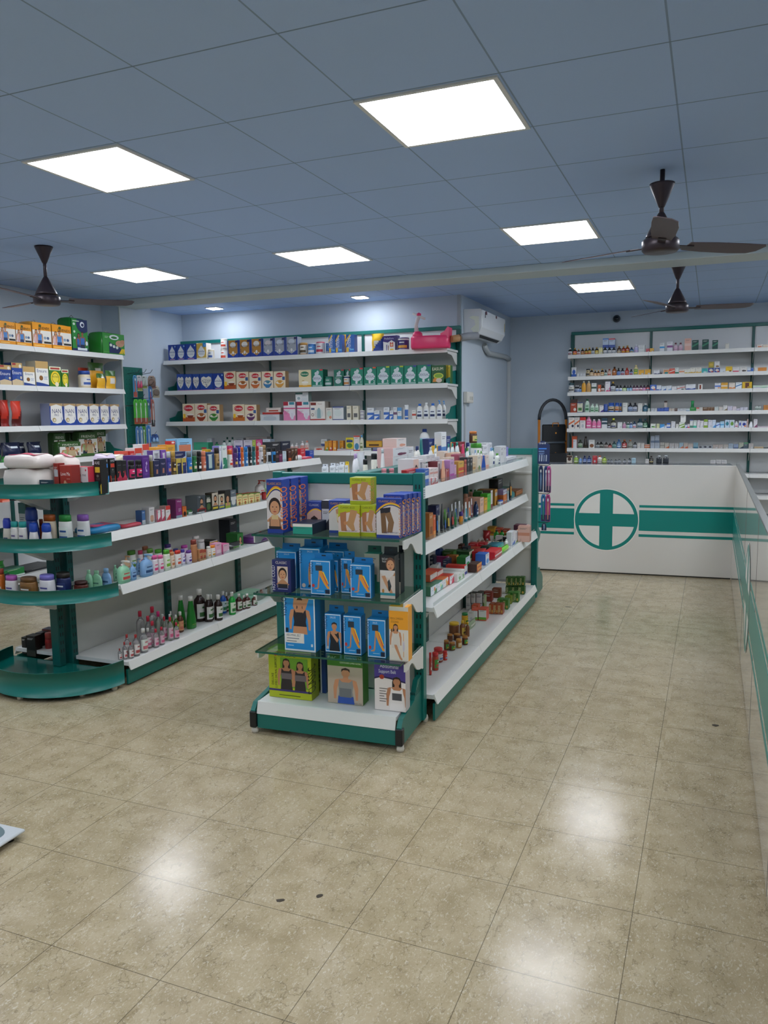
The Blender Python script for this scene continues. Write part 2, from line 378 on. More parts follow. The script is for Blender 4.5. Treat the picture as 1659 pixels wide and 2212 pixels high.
for x, y in ((-0.36, 0.0), (-0.05, -0.40), (-0.05, 0.40), (-0.2, -0.3)):
    b = MB(); b.lathe([(0.016, 0), (0.018, 0.015), (0.016, 0.10)], mat('d2cfc2', 0.5), 10, cx=x, cy=y); b.build('foot', RE)
# ---- end display with glass shelves
EC = empty('end_display_unit', (-1.300, 3.270, 0), R_(3.5), 'white and green end display with three glass shelves of body supports', 'shelf unit')
for x, sl in ((0.0, '-y'), (-0.765, None)):
    b = MB(); post_mesh(b, x, 0.335, 0.385, 0.03, 1.288, TEAL, 0.05, sl); b.build('upright_post', EC)
b = MB(); b.box(-0.745, 0.350, 0.17, -0.02, 0.366, 1.235, mat('d8d5cf', 0.45)); b.build('back_panel', EC)
b = MB(); b.box(-0.745, 0.342, 1.228, -0.025, 0.378, 1.284, TEAL, 0.004); b.build('top_rail', EC)
b = MB(); b.box(0.0255, 0.345, 1.16, 0.0262, 0.378, 1.215, mat('c9d2d4', 0.5))
for k in range(4): b.box(0.0261, 0.349, 1.168 + k * 0.011, 0.0265, 0.374, 1.172 + k * 0.011, mat('5d6d74', 0.5))
b.build('price_sticker', EC)
GZ = (1.012, 0.722, 0.432)
for z in GZ:
    b = MB(); b.box(-0.735, -0.012, z - 0.012, 0.015, 0.335, z, GLASS, 0.0015, {'-y': GLASSEDGE, '+x': GLASSEDGE, '-x': GLASSEDGE}); b.build('glass_shelf', EC)
    for x in (-0.742, 0.02):
        b = MB(); pts = [(0.335, z - 0.013), (0.03, z - 0.013), (0.03, z - 0.05), (0.05, z - 0.055)]
        for k in range(9):
            a = k / 8; pts.append((lerp(0.09, 0.30, a), z - 0.055 - 0.06 * (0.5 - 0.5 * math.cos(math.pi * a)) + 0.025 * math.sin(math.pi * min(1, a * 1.7)) * (a < 0.6)))
        pts += [(0.32, z - 0.125), (0.335, z - 0.125)]
        b.prism(pts, 'x', x - 0.003, x + 0.003, WHITE); b.build('shelf_bracket', EC)
b = MB(); b.box(-0.742, 0.025, 0.145, -0.018, 0.345, 0.165, SHELFW); b.build('base_deck', EC)
b = MB(); b.prism([(0.026, 0.165), (0.018, 0.163), (0.002, 0.105), (0.012, 0.10)], 'x', -0.745, -0.02, WHITE); b.build('front_lip', EC)
b = MB(); b.box(-0.745, 0.008, 0.03, -0.02, 0.022, 0.108, TEAL); b.build('kick_plate', EC)
for x in (-0.765, -0.0):
    b = MB(); b.prism([(0.0, 0.03), (0.34, 0.03), (0.34, 0.27), (0.27, 0.265), (0.21, 0.18), (0.03, 0.155), (0.0, 0.12)], 'x', x - 0.012, x + 0.012, TEAL)
    for k in range(6): b.box(x - 0.0135, 0.225 + k * 0.019, 0.195, x + 0.0135, 0.229 + k * 0.019, 0.20 + 0.014 + 0.008 * k, TEALD)
    b.build('side_plate', EC)
    b = MB(); b.box(x - 0.018, -0.006, 0.032, x + 0.018, 0.03, 0.115, BLACK, 0.004); b.build('corner_cap', EC)
    b = MB(); b.lathe([(0.017, 0), (0.019, 0.012), (0.016, 0.034)], mat('c9c5bb', 0.5), 12, cx=x, cy=0.02); b.build('foot', EC)
# ---- far end unit of the soap gondola, hung with toothbrush packs
FE = empty('far_end_unit', (-1.342, 6.512, 0), R_(2.0), 'green framed end unit at the far end of the soap shelves', 'shelf unit')
for x in (0.0, -0.66):
    b = MB(); post_mesh(b, x, -0.03, 0.03, 0.03, 1.29, TEAL, 0.05); b.build('upright_post', FE)
for z0, z1 in ((0.17, 0.45), (0.45, 0.78), (0.78, 1.08), (1.08, 1.24)):
    b = MB(); b.box(-0.635, -0.008, z0 + 0.004, -0.025, 0.008, z1 - 0.004, PANELW); b.build('back_panel', FE)
b = MB(); b.box(-0.635, -0.02, 1.236, -0.025, 0.02, 1.288, TEAL, 0.003); b.build('top_rail', FE)
for z in (0.445, 0.775, 1.075):
    b = MB(); b.box(-0.635, -0.014, z, -0.025, -0.004, z + 0.022, WHITE, 0.003); b.build('panel_seam', FE)
b = MB(); b.prism([(0.03, 0.03), (0.36, 0.03), (0.36, 0.14), (0.27, 0.20), (0.22, 0.21), (0.2, 0.25), (0.03, 0.27)], 'x', -0.012, 0.012, TEAL); b.build('side_plate', FE)
b = MB(); b.prism([(0.03, 0.46), (0.20, 0.50), (0.26, 0.56), (0.2, 0.57), (0.12, 0.62), (0.03, 0.64)], 'x', -0.008, 0.008, TEAL); b.build('shelf_bracket', FE)
b = MB(); b.box(-0.64, 0.03, 0.14, -0.03, 0.36, 0.165, SHELFW); b.build('base_deck', FE)
for i, z in enumerate((1.150, 0.915, 0.675)):
    b = MB(); b.tube([(0.02, -0.01, z), (0.10, -0.012, z - 0.004), (0.125, -0.012, z + 0.008)], 0.0028, BLACK, 6); b.build('hook', FE)
# ---- wall units
def wall_unit(name, loc, rz, xs, zs, depth, label, top, strip=0.045, post=TEALD, z0=0.0, base=True, panel_top=None, skip=(), tilt=0.018, shift=()):
    r = empty(name, loc, rz, label, 'shelf unit'); n = len(zs)
    for x in xs:
        b = MB(); post_mesh(b, x, -0.055, -0.005, z0 + 0.02, top, post, 0.045 if x in (xs[0], xs[-1]) else 0.028); b.build('upright_post', r)
    lev = [0.16] + list(zs[::-1]) + [top]
    for a, c in zip(xs, xs[1:]):
        for u, v in zip(lev, lev[1:]):
            b = MB(); b.box(a + 0.015, -0.03, u + 0.003, c - 0.015, -0.008, v - 0.003, mat('dfe0e0', 0.4)); b.build('back_panel', r)
        for i, z in enumerate(zs):
            if (round(a, 2), i) in skip: continue
            shelf(r, a, c, z, depth + (0.03 if i in shift else 0), -1, h=strip, y0=0.03, out=tilt)
        if base:
            shelf(r, a, c, 0.16, depth + 0.06, -1, 'base_shelf', h=strip); b = MB(); b.box(a, -(depth + 0.03), 0.02, c, -(depth + 0.02), 0.11, TEAL); b.build('kick_plate', r)
    b = MB(); b.box(xs[0] - 0.02, -0.05, top - 0.005, xs[-1] + 0.02, -0.006, top + 0.035, TEAL, 0.004); b.build('top_rail', r)
    for x in xs:
        for z in zs:
            b = MB(); bracket_mesh(b, x + (0.015 if x == xs[0] else -0.015 if x == xs[-1] else 0), depth, z - 0.022, -1, WHITE, 0.004, 0.13); b.build('shelf_bracket', r)
    return r
def end_plates(r, x, zs, depth):
    for z in zs:
        b = MB(); b.prism([(-0.03, z), (-depth + 0.06, z), (-depth + 0.05, z + 0.045), (-depth + 0.17, z + 0.07), (-depth + 0.22, z + 0.13), (-0.03, z + 0.15)], 'x', x - 0.004, x + 0.004, TEAL)
        b.build('end_plate', r)
AZ = (2.250, 1.895, 1.530, 1.195, 0.80)
AU = wall_unit('formula_shelf_unit', (-2.510, 8.180, 0), 0.0, [-3.54, -2.31, -1.105, 0.0], AZ, 0.43, 'white wall shelving with green frame full of baby formula boxes', 2.475)
end_plates(AU, -0.03, AZ[:4], 0.43); end_plates(AU, -3.515, AZ[1:4], 0.43)
LZ = (2.235, 1.880, 1.515, 1.20, 0.52)
LU = wall_unit('diaper_shelf_unit', (-6.178, 6.70, 0), R_(90), [-3.58, -2.38, -1.18, 0.0], LZ, 0.455, 'white wall shelving along the side wall with diapers and nutrition tins', 2.42, skip=((-1.18, 4),))
end_plates(LU, -0.03, (1.20,), 0.455)
PZ = (2.285, 2.022, 1.830, 1.582, 1.385, 1.142, 0.85, 0.60)
PU = wall_unit('medicine_shelf_unit', (-1.690, 10.370, 0), 0.0, [0.02, 0.965, 2.105, 3.25], PZ, 0.38, 'tall white medicine shelving on the far wall behind the counters', 2.565, strip=0.04, shift=(0, 2, 4), tilt=0.006)
# ---- counters
def counter_print(r, x0, x1, ex, y, first=True):
    """teal stripes and round cross emblem on a panel looking to -y"""
    def bar(a, c, z0, z1, nm): q = MB(); q.box(a, y - 0.0012, z0, c, y, z1, PRINT); q.build(nm, r)
    for a, c in ((x0, ex - 0.306), (ex + 0.306, x1)):
        if c > a:
            bar(a, c, 0.662, 0.686, 'thin_stripe'); bar(a, c, 0.436, 0.637, 'broad_stripe'); bar(a, c, 0.376, 0.402, 'thin_stripe')
    q = MB()
    def ring(ra, rb, m, yy, n=64):
        for k in range(n):
            t0, t1 = 2 * math.pi * k / n, 2 * math.pi * (k + 1) / n
            P = lambda rr, t: (ex + rr * math.cos(t), yy, 0.533 + rr * math.sin(t))
            q.face([P(rb, t0), P(rb, t1), P(ra, t1), P(ra, t0)] if ra > 0 else [P(rb, t0), P(rb, t1), (ex, yy, 0.533)], m)
    ring(0.0, 0.308, mat('e6e4de', 0.3), y - 0.0016); ring(0.268, 0.299, PRINT, y - 0.0022)
    q.box(ex - 0.062, y - 0.0021, 0.533 - 0.285, ex + 0.062, y - 0.0017, 0.533 + 0.285, PRINT)
    q.box(ex - 0.285, y - 0.0024, 0.533 - 0.062, ex + 0.285, y - 0.0020, 0.533 + 0.062, PRINT)
    q.build('emblem', r)
PRINT = mat('00837a', 0.3); LAM = mat('dcd9d3', 0.22, coat=0.3)
CF = empty('service_counter', (-0.9557, 7.884, 0), R_(3.9), 'white service counter with green stripes and a round cross emblem', 'counter')
b = MB(); b.box(-0.95, 0, 0.012, 1.176, 0.03, 1.072, LAM, 0.002); b.build('front_panel', CF)
b = MB(); b.box(-0.95, 0.012, 0.0, 1.17, 0.026, 0.012, BLACK); b.build('plinth', CF)
b = MB(); b.box(-0.95, 0.031, 1.035, 1.17, 0.50, 1.066, M_GRAN, 0.003); b.build('worktop', CF)
b = MB(); b.box(-0.95, 0.46, 0.0, 1.17, 0.48, 1.035, WHITE); b.build('back_panel', CF)
counter_print(CF, -0.95, 1.176, 0.03, 0.0)
CR = empty('side_counter', (0.2155, 7.955, 0), R_(-90), 'glossy white counter panel with green stripes running beside the walkway', 'counter')
LAM2 = mat('dcd9d3', 0.10, coat=0.6)
b = MB(); b.box(0.0, 0, 0.012, 7.6, 0.028, 1.09, LAM2, 0.002)
for x in (2.66, 3.98, 5.3): b.box(x, -0.0008, 0.012, x + 0.003, 0.0, 1.088, mat('5e5a55', 0.5))
b.build('front_panel', CR)
b = MB(); b.box(0.0, 0.006, 0.0, 7.6, 0.02, 0.012, BLACK); b.build('plinth', CR)
b = MB(); b.box(0.02, -0.001, 1.09, 7.6, 0.03, 1.10, mat('6f726f', 0.3), 0.001); b.build('edge_trim', CR)
b = MB(); b.box(0.55, 0.03, 0.66, 7.6, 0.50, 0.70, M_GRAN); b.build('worktop', CR)
b = MB(); b.box(0.55, 0.46, 0.0, 7.6, 0.48, 0.66, WHITE); b.build('back_panel', CR)
counter_print(CR, 0.01, 7.5, 3.2, 0.0)
# ---- air conditioner and pipes
ACW = mat('d9dde0', 0.25)
ac = empty('air_conditioner', (-2.488, 8.25, 2.40), R_(90), 'white wall air conditioner still wrapped in film near the far corner', 'air conditioner')
b = MB(); b.prism([(0.0, 0.02), (-0.12, 0.0), (-0.165, 0.03), (-0.195, 0.09), (-0.20, 0.27), (-0.185, 0.285), (0.0, 0.29)], 'x', 0, 1.0, ACW); b.build('body', ac)
b = MB(); b.prism([(-0.168, 0.035), (-0.2035, 0.092), (-0.2085, 0.272), (-0.2, 0.272), (-0.195, 0.095), (-0.162, 0.04)], 'x', 0.01, 0.99, mat('e2e6e9', 0.12)); b.build('front_cover', ac)
b = MB(); b.face([(0.09, -0.128, 0.0), (0.91, -0.128, 0.0), (0.91, -0.158, 0.022), (0.09, -0.158, 0.022)], mat('24282b', 0.6)); b.face([(0.09, -0.127, 0.0015), (0.09, -0.157, 0.024), (0.91, -0.157, 0.024), (0.91, -0.127, 0.0015)], mat('24282b', 0.6)); b.build('air_outlet', ac)
for x, z, w, h, c in ((0.12, 0.235, 0.06, 0.035, '6b3b46'), (0.55, 0.24, 0.05, 0.03, '5a3038'), (0.95, 0.13, 0.012, 0.09, 'c7a93c'), (0.10, 0.20, 0.02, 0.06, '3a3e42')):
    b = MB(); b.box(x, -0.2105, z, x + w, -0.2088, z + h, mat(c, 0.4)); b.build('sticker', ac)
b = MB(); pts = [(-0.17, 0.05), (-0.12, 0.03), (-0.08, 0.08), (-0.13, 0.12), (-0.12, 0.17), (-0.06, 0.2), (-0.10, 0.215), (-0.17, 0.205)]
b.prism([(-p[0] * -1, p[1]) for p in pts], 'x', -0.0025, -0.0005, mat('e6ebda', 0.35)); b.build('peeling_film', ac)
b = MB(); b.tube([(-2.465, 9.0, 2.375), (-2.46, 9.05, 2.33), (-2.455, 9.15, 2.29), (-2.455, 10.0, 2.30), (-2.462, 10.20, 2.285)], 0.03, mat('aeb4b6', 0.5), 10)
tag(b.build('drain_pipe'), 'grey wrapped pipe running from the air conditioner to the corner', 'pipe')
b = MB(); b.box(-2.489, 10.21, 0.0, -2.45, 10.27, 2.27, mat('c2c7c9', 0.5), 0.003); tag(b.build('cable_trunking'), 'narrow white trunking down the far corner below the pipe', 'trunking')
b = MB(); b.box(-2.489, 8.26, 0.0, -2.470, 8.29, 1.70, mat('bfc5c8', 0.5), 0.002); tag(b.build('cable_trunking'), 'narrow white trunking below the socket by the formula shelves', 'trunking')
sw = empty('wall_socket', (-2.487, 8.30, 1.70), R_(90), 'white surface wall socket beside the green frame of the formula shelves', 'socket')
b = MB(); b.box(-0.06, -0.045, 0.0, 0.17, 0.0, 0.12, mat('d6d4cc', 0.4), 0.004); b.build('box', sw)
b = MB(); b.box(-0.045, -0.05, 0.012, 0.155, -0.045, 0.108, mat('dedcd4', 0.35), 0.002)
for k in range(3): b.box(0.02 + k * 0.045, -0.0535, 0.03, 0.045 + k * 0.045, -0.05, 0.07, mat('c4c2ba', 0.4), 0.001)
b.build('cover_plate', sw)
b = MB(); b.tube([(-2.482, 7.80, 2.34), (-2.45, 7.84, 2.347), (-2.42, 7.88, 2.355)], [0.035, 0.037, 0.037], mat('b98a5e', 0.6), 14)
b.tube([(-2.42, 7.88, 2.355), (-2.37, 8.02, 2.38), (-2.335, 8.20, 2.40)], [0.037, 0.04, 0.04], mat('8e9196', 0.6), 14); b.tube([(-2.425, 7.873, 2.354), (-2.418, 7.880, 2.3555)], 0.0385, mat('6d5436', 0.6), 14)
tag(b.build('packing_tube'), 'tan and grey tube poking out between pink tub and air conditioner', 'tube')
# ---- fans
FANM = mat('3d3338', 0.35, 0.4); FANB = mat('54454a', 0.4, 0.2)
def fan(x, y, angs, zm, label, second=0.0, up=False):
    r = empty('ceiling_fan', (x, y, ZC), 0, label, 'ceiling fan', 'dark ceiling fans'); d = ZC - zm
    b = MB(); z0 = -0.07 if second else 0.0
    b.lathe([(0.012, z0 - 0.125), (0.018, z0 - 0.115), (0.062, z0 - 0.012), (0.064, z0 - 0.002), (0.012, z0)], FANM, 24); b.build('canopy', r)
    b = MB(); b.tube([(0, 0, -0.001), (0, 0, -d + 0.08)], 0.0125, FANM, 10); b.build('down_rod', r)
    b = MB(); b.lathe([(0.03, -d - 0.045), (0.085, -d - 0.043), (0.095, -d - 0.032), (0.095, -d + 0.012), (0.088, -d + 0.022), (0.02, -d + 0.026)], FANM, 28); b.build('motor', r)
    b = MB(); b.lathe([(0.078, -d + 0.03), (0.074, -d + 0.045), (0.02, -d + 0.15), (0.0135, -d + 0.16)], FANM, 24); b.build('motor_cover', r)
    for a in angs:
        b = MB(); b.T = Matrix.Rotation(R_(a), 4, 'Z') @ Matrix.Translation((0, 0, -d - 0.012)) @ Matrix.Rotation(R_(-10), 4, 'X')
        b.box(0.09, -0.02, -0.002, 0.19, 0.02, 0.003, FANM, 0.001); arm = b.build('blade_arm', r)
        b = MB(); b.T = Matrix.Rotation(R_(a), 4, 'Z') @ Matrix.Translation((0, 0, -d - 0.012)) @ Matrix.Rotation(R_(-11), 4, 'X')
        o = [(0.15, -0.05), (0.30, -0.062), (0.50, -0.066), (0.60, -0.062), (0.615, -0.045), (0.60, 0.02), (0.56, 0.052), (0.45, 0.062), (0.28, 0.058), (0.15, 0.045)]
        b.prism(o, 'z', 0.003, 0.007, FANB); b.build('blade', r)
    return r
fan(-4.565, 4.542, (45, 165, 285), 2.455, 'dark ceiling fan hanging over the diaper shelves')
fan(-0.285, 4.538, (36, 156, 276), 2.455, 'dark ceiling fan nearest the large light panel over the walkway', 0.05)
fan(-0.315, 7.423, (12, 132, 252), 2.475, 'dark ceiling fan beyond the beam over the service counter')
# ---- camera dome, step stool
r = empty('security_camera', (-1.143, 10.375, 2.74), 0, 'small dark round security camera high on the far wall', 'camera')
b = MB(); b.T = Matrix.Rotation(R_(90), 4, 'X'); b.lathe([(0.045, 0.0), (0.045, 0.02), (0.03, 0.03)], mat('4a4f55', 0.5), 16); b.build('base', r)
b = MB(); b.T = Matrix.Rotation(R_(90), 4, 'X'); b.lathe([(0.028, 0.028), (0.026, 0.06), (0.0, 0.065)], mat('15181b', 0.2), 16); b.build('lens', r)
ST = empty('step_stool', (-1.86, 10.12, 0), R_(38), 'folding step stool with black treads and orange legs behind the counter', 'step stool')
ORG = mat('c77a2a', 0.4)
for sx in (-0.19, 0.19):
    b = MB(); b.tube([(sx, 0.0, 0.0), (sx, 0.02, 0.75), (sx, 0.03, 1.50)], 0.016, ORG, 10); b.build('leg', ST)
    b = MB(); b.tube([(sx * 0.95, 0.25 * 0.6, 0.0), (sx * 0.95, 0.04, 1.2)], 0.012, ORG, 8); b.build('rear_leg', ST)
b = MB(); b.tube([(0.19 * math.cos(math.pi * k / 14), 0.03 + 0.004 * math.sin(math.pi * k / 14), 1.50 + 0.25 * math.sin(math.pi * k / 14)) for k in range(15)], 0.02, mat('33373c', 0.5), 10); b.build('grab_rail', ST)
for z0, z1 in ((1.22, 1.44), (0.95, 1.20), (0.55, 0.62)):
    b = MB(); b.box(-0.165, -0.02, z0, 0.165, 0.01, z1, mat('191d20', 0.5), 0.012)
    b.box(-0.165, -0.03, z0, 0.165, 0.0, z0 + 0.012, mat('191d20', 0.5)); t = b.build('tread', ST)
    if z0 > 0.9:
        b = MB(); b.tube([(0.02, -0.026, (z0 + z1) / 2), (0.02, -0.0195, (z0 + z1) / 2)], 0.011, mat('d08a30', 0.4), 10); b.build('rivet', t)
b = MB(); b.tube([(-0.03, -0.026, 1.41), (-0.03, -0.032, 1.455), (0.05, -0.032, 1.455), (0.05, -0.026, 1.41)], 0.008, ORG, 6); b.build('carry_handle', ST)
b = MB(); b.box(-1.97, 9.68, 0.0, -1.62, 9.88, 1.09, mat('16191b', 0.5), 0.005); tag(b.build('black_cabinet'), 'low black box behind the counter below the step stool', 'cabinet')
# ---- peg board
pb = empty('peg_board', (-5.925, 6.90, 0), R_(90), 'green perforated hook board on the pillar beside the diaper shelves', 'peg board')
def pegs(x0, x1, z0, z1):
    b = MB(); b.box(x0, -0.022, z0, x1, -0.004, z1, mat('0b6458', 0.45), 0.002)
    x = x0 + 0.03
    while x < x1 - 0.02:
        z = z0 + 0.03
        while z < z1 - 0.02: b.box(x - 0.004, -0.0225, z - 0.004, x + 0.004, -0.022, z + 0.004, mat('063d37', 0.6)); z += 0.05
        x += 0.05
    b.build('panel', pb)
pegs(0.0, 0.30, 1.72, 2.135); pegs(0.01, 0.31, 1.30, 1.71); pegs(0.02, 0.32, 0.88, 1.29)
HOOKS = [(0.05, 2.06), (0.15, 2.06), (0.25, 2.06), (0.26, 1.93), (0.26, 1.79), (0.10, 1.79), (0.26, 1.50), (0.06, 1.50), (0.27, 1.38)]
for x, z in HOOKS:
    b = MB(); b.tube([(x, -0.02, z), (x, -0.17, z + 0.015), (x, -0.20, z + 0.05)], 0.0028, mat('3c4144', 0.4, 0.5), 6); b.build('hook', pb)
b = MB(); b.box(-5.928, 7.06, 1.50, -5.921, 7.17, 1.66, mat('d8d6cc', 0.4), 0.002); tag(b.build('switch_plate'), 'white switch plate on the pillar behind the hook board', 'switch')
# ---- floor marks and the scale
CH = mat('3a3226', 0.7)
for i, (x, y, l, w, a) in enumerate(((0.068, 4.142, 0.05, 0.035, 10), (-1.249, 2.075, 0.035, 0.02, 30), (-1.14, 2.144, 0.03, 0.02, 60), (-1.036, 6.38, 0.07, 0.02, 0))):
    b = MB(); b.T = Matrix.Translation((x, y, 0)) @ Matrix.Rotation(R_(a), 4, 'Z')
    b.prism([(l * 0.5 * math.cos(k) * random.uniform(0.6, 1.1), w * 0.5 * math.sin(k) * random.uniform(0.6, 1.1)) for k in [j * 0.7854 for j in range(8)]], 'z', 0.0, 0.0012, CH)
    tag(b.build('floor_chip'), None, None, None, 'structure')
sc = empty('floor_scale', (-2.345, 2.065, 0), R_(2), 'white flat floor scale with a dark oval pad at the frame edge', 'scale')
b = MB(); b.box(-0.34, -0.32, 0.022, 0.0, 0.0, 0.034, mat('c4c8ca', 0.15), 0.004); b.build('platform', sc)
b = MB(); b.lathe([(0.11, 0.0342), (0.11, 0.0352)], mat('66787c', 0.3), 28, 1.0, 0.55, -0.15, -0.075); b.build('foot_pad', sc)
for x, y in ((-0.3, -0.28), (-0.04, -0.28), (-0.04, -0.04), (-0.3, -0.04)):
    b = MB(); b.lathe([(0.016, 0), (0.016, 0.022)], BLACK, 10, cx=x, cy=y); b.build('foot', sc)
# ------------------------------------------------------------------ packages
def lum(h):
    c = rgb(h); return 0.2 * c[0] + 0.7 * c[1] + 0.1 * c[2]
def pm(h, r=0.42): return mat(h, r)
SKIN, HAIR = 'c98f68', '2a1c16'
def sub(op, cols):
    """@1 .. @5 in an art text stand for the pack's own colours"""
    for i, c in enumerate(cols): op = op.replace('@%d' % i, c)
    return op
class Art:
    """print on the front (or side) of a pack: thin coloured shapes lying on its face; percent coordinates"""
    def __init__(s, mb, w, h, place=None):
        s.mb, s.w, s.h, s.k = mb, w, h, 0
        s.place = place or (lambda x, z, y: (x, y, z))
    def xy(s, x, z): return s.place((x / 100 - 0.5) * s.w, z / 100 * s.h, -0.00025 - s.k * 0.00004)
    def poly(s, pts, c):
        for ax, lim, sg in ((0, 0, 1), (0, 100, -1), (1, 0, 1), (1, 100, -1)):   # keep the print on its face
            o = []
            for i, q in enumerate(pts):
                p = pts[i - 1]; dp, dq = (p[ax] - lim) * sg, (q[ax] - lim) * sg
                if (dp < 0) != (dq < 0):
                    t = dp / (dp - dq); o.append((p[0] + (q[0] - p[0]) * t, p[1] + (q[1] - p[1]) * t))
                if dq >= 0: o.append(q)
            pts = o
            if len(pts) < 3: return
        s.k += 1; s.mb.face([s.xy(x, z) for x, z in pts], pm(c))
    def rect(s, x0, z0, x1, z1, c): s.poly([(x0, z0), (x1, z0), (x1, z1), (x0, z1)], c)
    def ell(s, cx, cz, rx, rz, c, n=18): s.poly([(cx + rx * math.cos(2 * math.pi * i / n), cz + rz * math.sin(2 * math.pi * i / n)) for i in range(n)], c)
    def text(s, t, x, z, h, c, up=False, wmax=92):
        s.k += 1; vs, fs, w = text_tris(t)
        H = h / 100 * s.h; L = w * H; lim = wmax / 100 * (s.h if up else s.w)
        sx = min(1.0, lim / L) if L else 1
        m = pm(c); i = s.mb.mi(m); X = (x / 100 - 0.5) * s.w; Z = z / 100 * s.h; y = -0.00025 - s.k * 0.00004
        V = []
        for a, b in vs:
            a = (a - w / 2) * H * sx; b = b * H
            V.append(s.mb.bm.verts.new(s.mb.T @ Vector(s.place(X - b, Z + a, y) if up else s.place(X + a, Z + b, y))))
        for f in fs:
            try: s.mb.bm.faces.new([V[j] for j in f]).material_index = i
            except ValueError: pass
    def lines(s, x, z, w, n, c, dz=5, t=1.6):
        for i in range(n): s.rect(x, z - i * dz - t, x + w * (1, 0.8, 0.9, 0.6)[i % 4], z - i * dz, c)
    def person(s, cx, z0, h, top, low, skin=SKIN, hair=HAIR, long=True, wide=1.0):
        """a printed figure: hair, neck, shoulders, arms, trunk, hips"""
        u = h / 100; q = wide * u * (s.h / s.w)
        P = lambda *a: [(cx + x * q, z0 + z * u) for x, z in a]
        if long: s.poly(P((-9, 97), (9, 97), (12, 84), (12, 62), (-12, 62), (-12, 84)), hair)
        s.poly(P((-24, 66), (-28, 45), (-27, 12), (-22, 12), (-20, 40), (-14, 62)), skin); s.poly(P((24, 66), (14, 62), (20, 40), (22, 12), (27, 12), (28, 45)), skin)
        s.poly(P((-5, 80), (5, 80), (6, 70), (22, 67), (15, 45), (-15, 45), (-22, 67), (-6, 70)), skin)
        s.poly(P((-15, 68), (-8, 60), (8, 60), (15, 68), (17, 50), (15, 34), (17, 20), (-17, 20), (-15, 34), (-17, 50)), top)
        s.poly(P((-17, 21), (17, 21), (19, 0), (-19, 0)), low)
        s.ell(cx, z0 + 86 * u, 9.5 * q, 12 * u, skin, 14)
        s.poly(P((-10, 88), (-9, 97), (0, 101), (9, 97), (10, 88), (5, 94), (-5, 94)), hair)
    def leg(s, cx, z0, h, a, b, skin, wide=1.0):
        """two printed legs, one striding"""
        u = h / 100; q = wide * u * (s.h / s.w); P = lambda *p: [(cx + x * q, z0 + z * u) for x, z in p]
        s.poly(P((-14, 100), (2, 100), (-2, 55), (-8, 8), (-22, 4), (-24, 0), (-6, 0), (0, 8), (4, 50), (6, 100)), skin)
        s.poly(P((-2, 100), (16, 100), (18, 68), (30, 40), (42, 18), (48, 14), (50, 4), (40, 4), (22, 30), (6, 60)), b)
        s.poly(P((-16, 108), (18, 108), (18, 84), (-15, 84)), a)
    def run(s, ops, cols):
        for op in sub(ops, cols).split(';'):
            if not op: continue
            k, a = op[0], op[1:].split(',')
            if k in 'TU': s.text(a[0], float(a[1]), float(a[2]), float(a[3]), a[4], k == 'U', float(a[5]) if len(a) > 5 else 90)
            elif k == 'R': s.rect(*map(float, a[:4]), a[4])
            elif k == 'E': s.ell(*map(float, a[:4]), a[4])
            elif k == 'P': v = list(map(float, a[:-1])); s.poly(list(zip(v[::2], v[1::2])), a[-1])
            elif k == 'L': s.lines(float(a[0]), float(a[1]), float(a[2]), int(a[3]), a[4])
            elif k == 'H': s.person(float(a[0]), float(a[1]), float(a[2]), a[3], a[4], a[5] if len(a) > 5 else SKIN, HAIR, a[6] == '1' if len(a) > 6 else True, float(a[7]) if len(a) > 7 else 1.0)
            elif k == 'G': s.leg(float(a[0]), float(a[1]), float(a[2]), a[3], a[4], a[5])
            elif k == 'A':   # rainbow bow over a picture: z, rise, colours
                z, rise = float(a[0]), float(a[1])
                for j, c in enumerate(a[2:]):
                    o = [(x, z - j * 2.6 + rise * (1 - ((x - 62) / 62) ** 2)) for x in range(0, 101, 10)]
                    s.poly([(x, max(0, y)) for x, y in o] + [(100, 8), (0, 8)], c)
            elif k == 'C':   # face close up
                cx, cz, r = map(float, a[:3]); q = s.h / s.w
                s.ell(cx, cz + r * 0.25, r * 0.95 * q, r * 1.25, a[3]); s.poly([(cx - r * 0.35 * q, cz - r), (cx + r * 0.35 * q, cz - r), (cx + r * 1.5 * q, cz - r * 2.0), (cx - r * 1.5 * q, cz - r * 2.0)], 'c08a64')
                s.ell(cx, cz, r * 0.75 * q, r * 1.02, 'd39c74')
                for d in (-1, 1): s.ell(cx + d * r * 0.3 * q, cz + r * 0.15, r * 0.11 * q, r * 0.08, '2a1a14', 8)
                s.ell(cx, cz - r * 0.2, r * 0.08 * q, r * 0.14, 'b9805a', 8); s.ell(cx, cz - r * 0.52, r * 0.26 * q, r * 0.09, 'a84b40', 10)
                if len(a) > 4: s.poly([(cx - r * 0.7 * q, cz - r * 0.3), (cx - r * 0.35 * q, cz - r * 0.42), (cx + r * 0.35 * q, cz - r * 0.42), (cx + r * 0.7 * q, cz - r * 0.3), (cx + r * 0.4 * q, cz - r * 1.0), (cx - r * 0.4 * q, cz - r * 1.0)], a[4])
